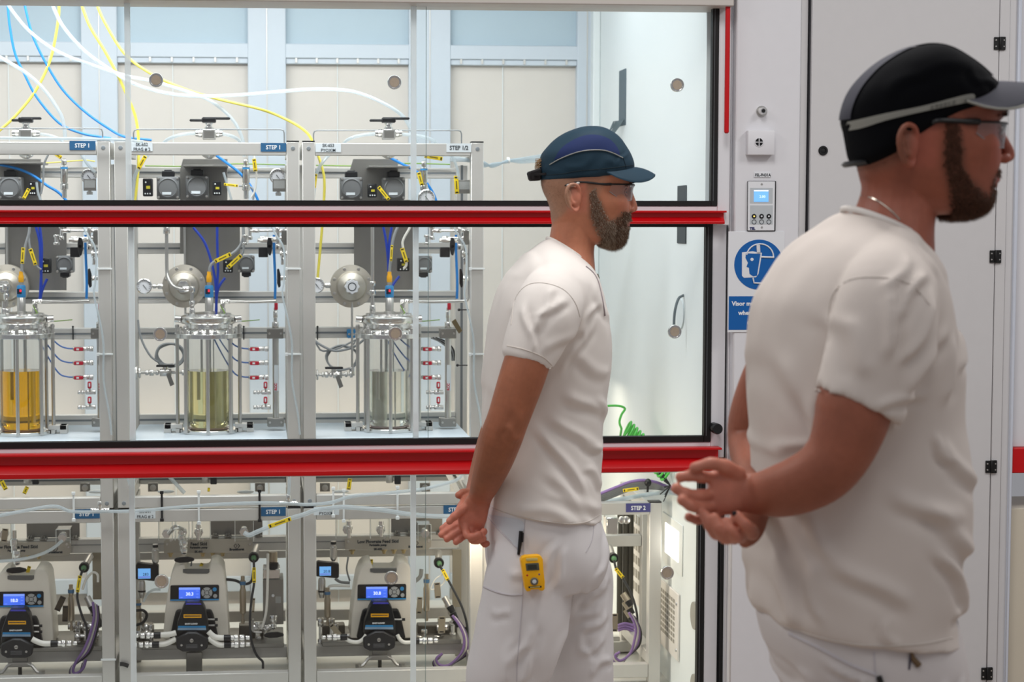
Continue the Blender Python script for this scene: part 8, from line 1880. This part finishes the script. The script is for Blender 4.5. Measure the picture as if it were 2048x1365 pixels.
# far (left) hand gripping from below
limbp(mb, [(1508, 1000, -.04, 36, .8), (1500, 1030, -.08, 40, .6), (1490, 1055, -.105, 40, .5), (1478, 1068, -.12, 34, .45)], Y2, 3, 28, 2.8)
digit(mb, [(1455, 1070, -.115), (1432, 1068, -.16), (1418, 1050, -.175), (1409, 1031, -.17)], 13, 10.5, Y2)
digit(mb, [(1470, 1076, -.115), (1450, 1076, -.165), (1438, 1058, -.185), (1428, 1038, -.18)], 13.5, 11, Y2)
digit(mb, [(1485, 1074, -.12), (1474, 1074, -.17), (1462, 1062, -.185), (1452, 1046, -.18)], 13, 10.5, Y2)
digit(mb, [(1502, 1062, -.11), (1505, 1068, -.16), (1492, 1052, -.185), (1474, 1034, -.18)], 14, 11, Y2)
digit(mb, [(1512, 985, -.03), (1525, 965, -.06), (1530, 955, -.12)], 15, 11, Y2)
me = fuse(mb, .0023, 2); v, nn = mesh_np(me); x, y = w2p(v, Y2 - .15)
col = np.tile(L3((154, 92, 70)), (len(v), 1)); t_ = np.clip((1520 - x) / 60, 0, 1)[:, None] * (y > 900)[:, None]; col = col * (1 - t_) + L3((200, 128, 106)) * t_
nz_ = np.array([MN.noise(Vector((a[0] * 26, a[1] * 26, a[2] * 26))) for a in v])[:, None]; col = col * (1 + .12 * nz_)
tint(me, col); arms2, bva2 = link_mesh('arms_and_hands', me, M_skin, man2)
q = castcam(bva2, 1469, 1028, .0006)
MB().sph(tuple(q), (.0042, .0015, .0042), 12, 8).build('thumb_nail', mat('bruised_nail', (34, 22, 26), .3), arms2, label='dark bruised nail')
q = castcam(bva2, 1455, 1054, .001)
# trousers
mb = MB()
rings(mb, [(1515, 1190, 1898, 1210, .180), (1512, 1240, 1908, 1250, .188), (1524, 1290, 1918, 1300, .192), (1548, 1350, 1922, 1360, .190), (1570, 1420, 1915, 1420, .185)], Y2, 4, 56, 2.5, TP2)
for sg in (-1, 1): limbp(mb, [(1730, 1330, sg * .09, 130, .85), (1740, 1500, sg * .10, 118, .85), (1740, 1750, sg * .105, 92, .85), (1735, 2050, sg * .11, 80, .85), (1735, 2420, sg * .11, 76, .9)], Y2, 4, 40, 2.2)
me = fuse(mb, .007, 4); v, nn = mesh_np(me)
v = folds(v, nn, Y2, [(1570, 1300, 1580, 1365, 9, .005), (1600, 1275, 1720, 1345, 7, .006), (1800, 1310, 1815, 1365, 8, .005), (1850, 1310, 1840, 1365, 8, .004)]); v = rumple(v, nn, .005, 8); set_np(me, v)
trs2, bvt2 = link_mesh('trousers', me, mat('white_twill_darker', (214, 208, 206), .8, var=.015, scale=40, bump=.1, bscale=1100), man2)  # same twill in a slightly darker white
seam(bvt2, [(1578, 1268), (1640, 1298), (1700, 1330), (1750, 1350)], .0022, 'pocket_edge', M_seam2, trs2)
seam(bvt2, [(1748, 1306), (1750, 1340), (1752, 1364)], .0012, 'side_seam', M_seam2, trs2)
for sg in (-1, 1):
    X_, Y_ = P(1735, 1600, Y2)[0], Y2 + sg * .11; m = MB()
    m.path([(X_ - .07, Y_, .05), (X_ - .02, Y_, .055), (X_ + .06, Y_, .045), (X_ + .14, Y_, .035), (X_ + .19, Y_, .028)], [.04, .05, .047, .042, .022], 14); m.box(X_ - .1, X_ + .19, Y_ - .042, Y_ + .042, .0, .025)
    m.build('shoe', M_shoe, man2, bevel=.004)
q = castcam(bvt2, 1763, 1358, .005)
if q is not None:
    pn = thing('pen', 'black pen end in the black capped man\'s trouser pocket', 'pen', q); MB().path([P(1758, 1354, q[1]), P(1766, 1380, q[1])], .0042, 10).build('barrel', M_blackp, pn)
q = castcam(bvt2, 1828, 1315, .004)
if q is not None:
    kf = thing('key_fob', 'small brown and dark fob hanging under the black capped man\'s shirt hem', 'fob', q); MB().path([P(1822, 1303, q[1]), P(1826, 1318, q[1]), P(1838, 1332, q[1])], [.002, .004, .005], 8).build('fob', mat('brown_fob', (104, 82, 56), .5), kf)
    MB().path([P(1822, 1306, q[1]), P(1818, 1340, q[1])], .0016, 6).build('strap', mat('cord_dark', (70, 66, 80), .7), kf)
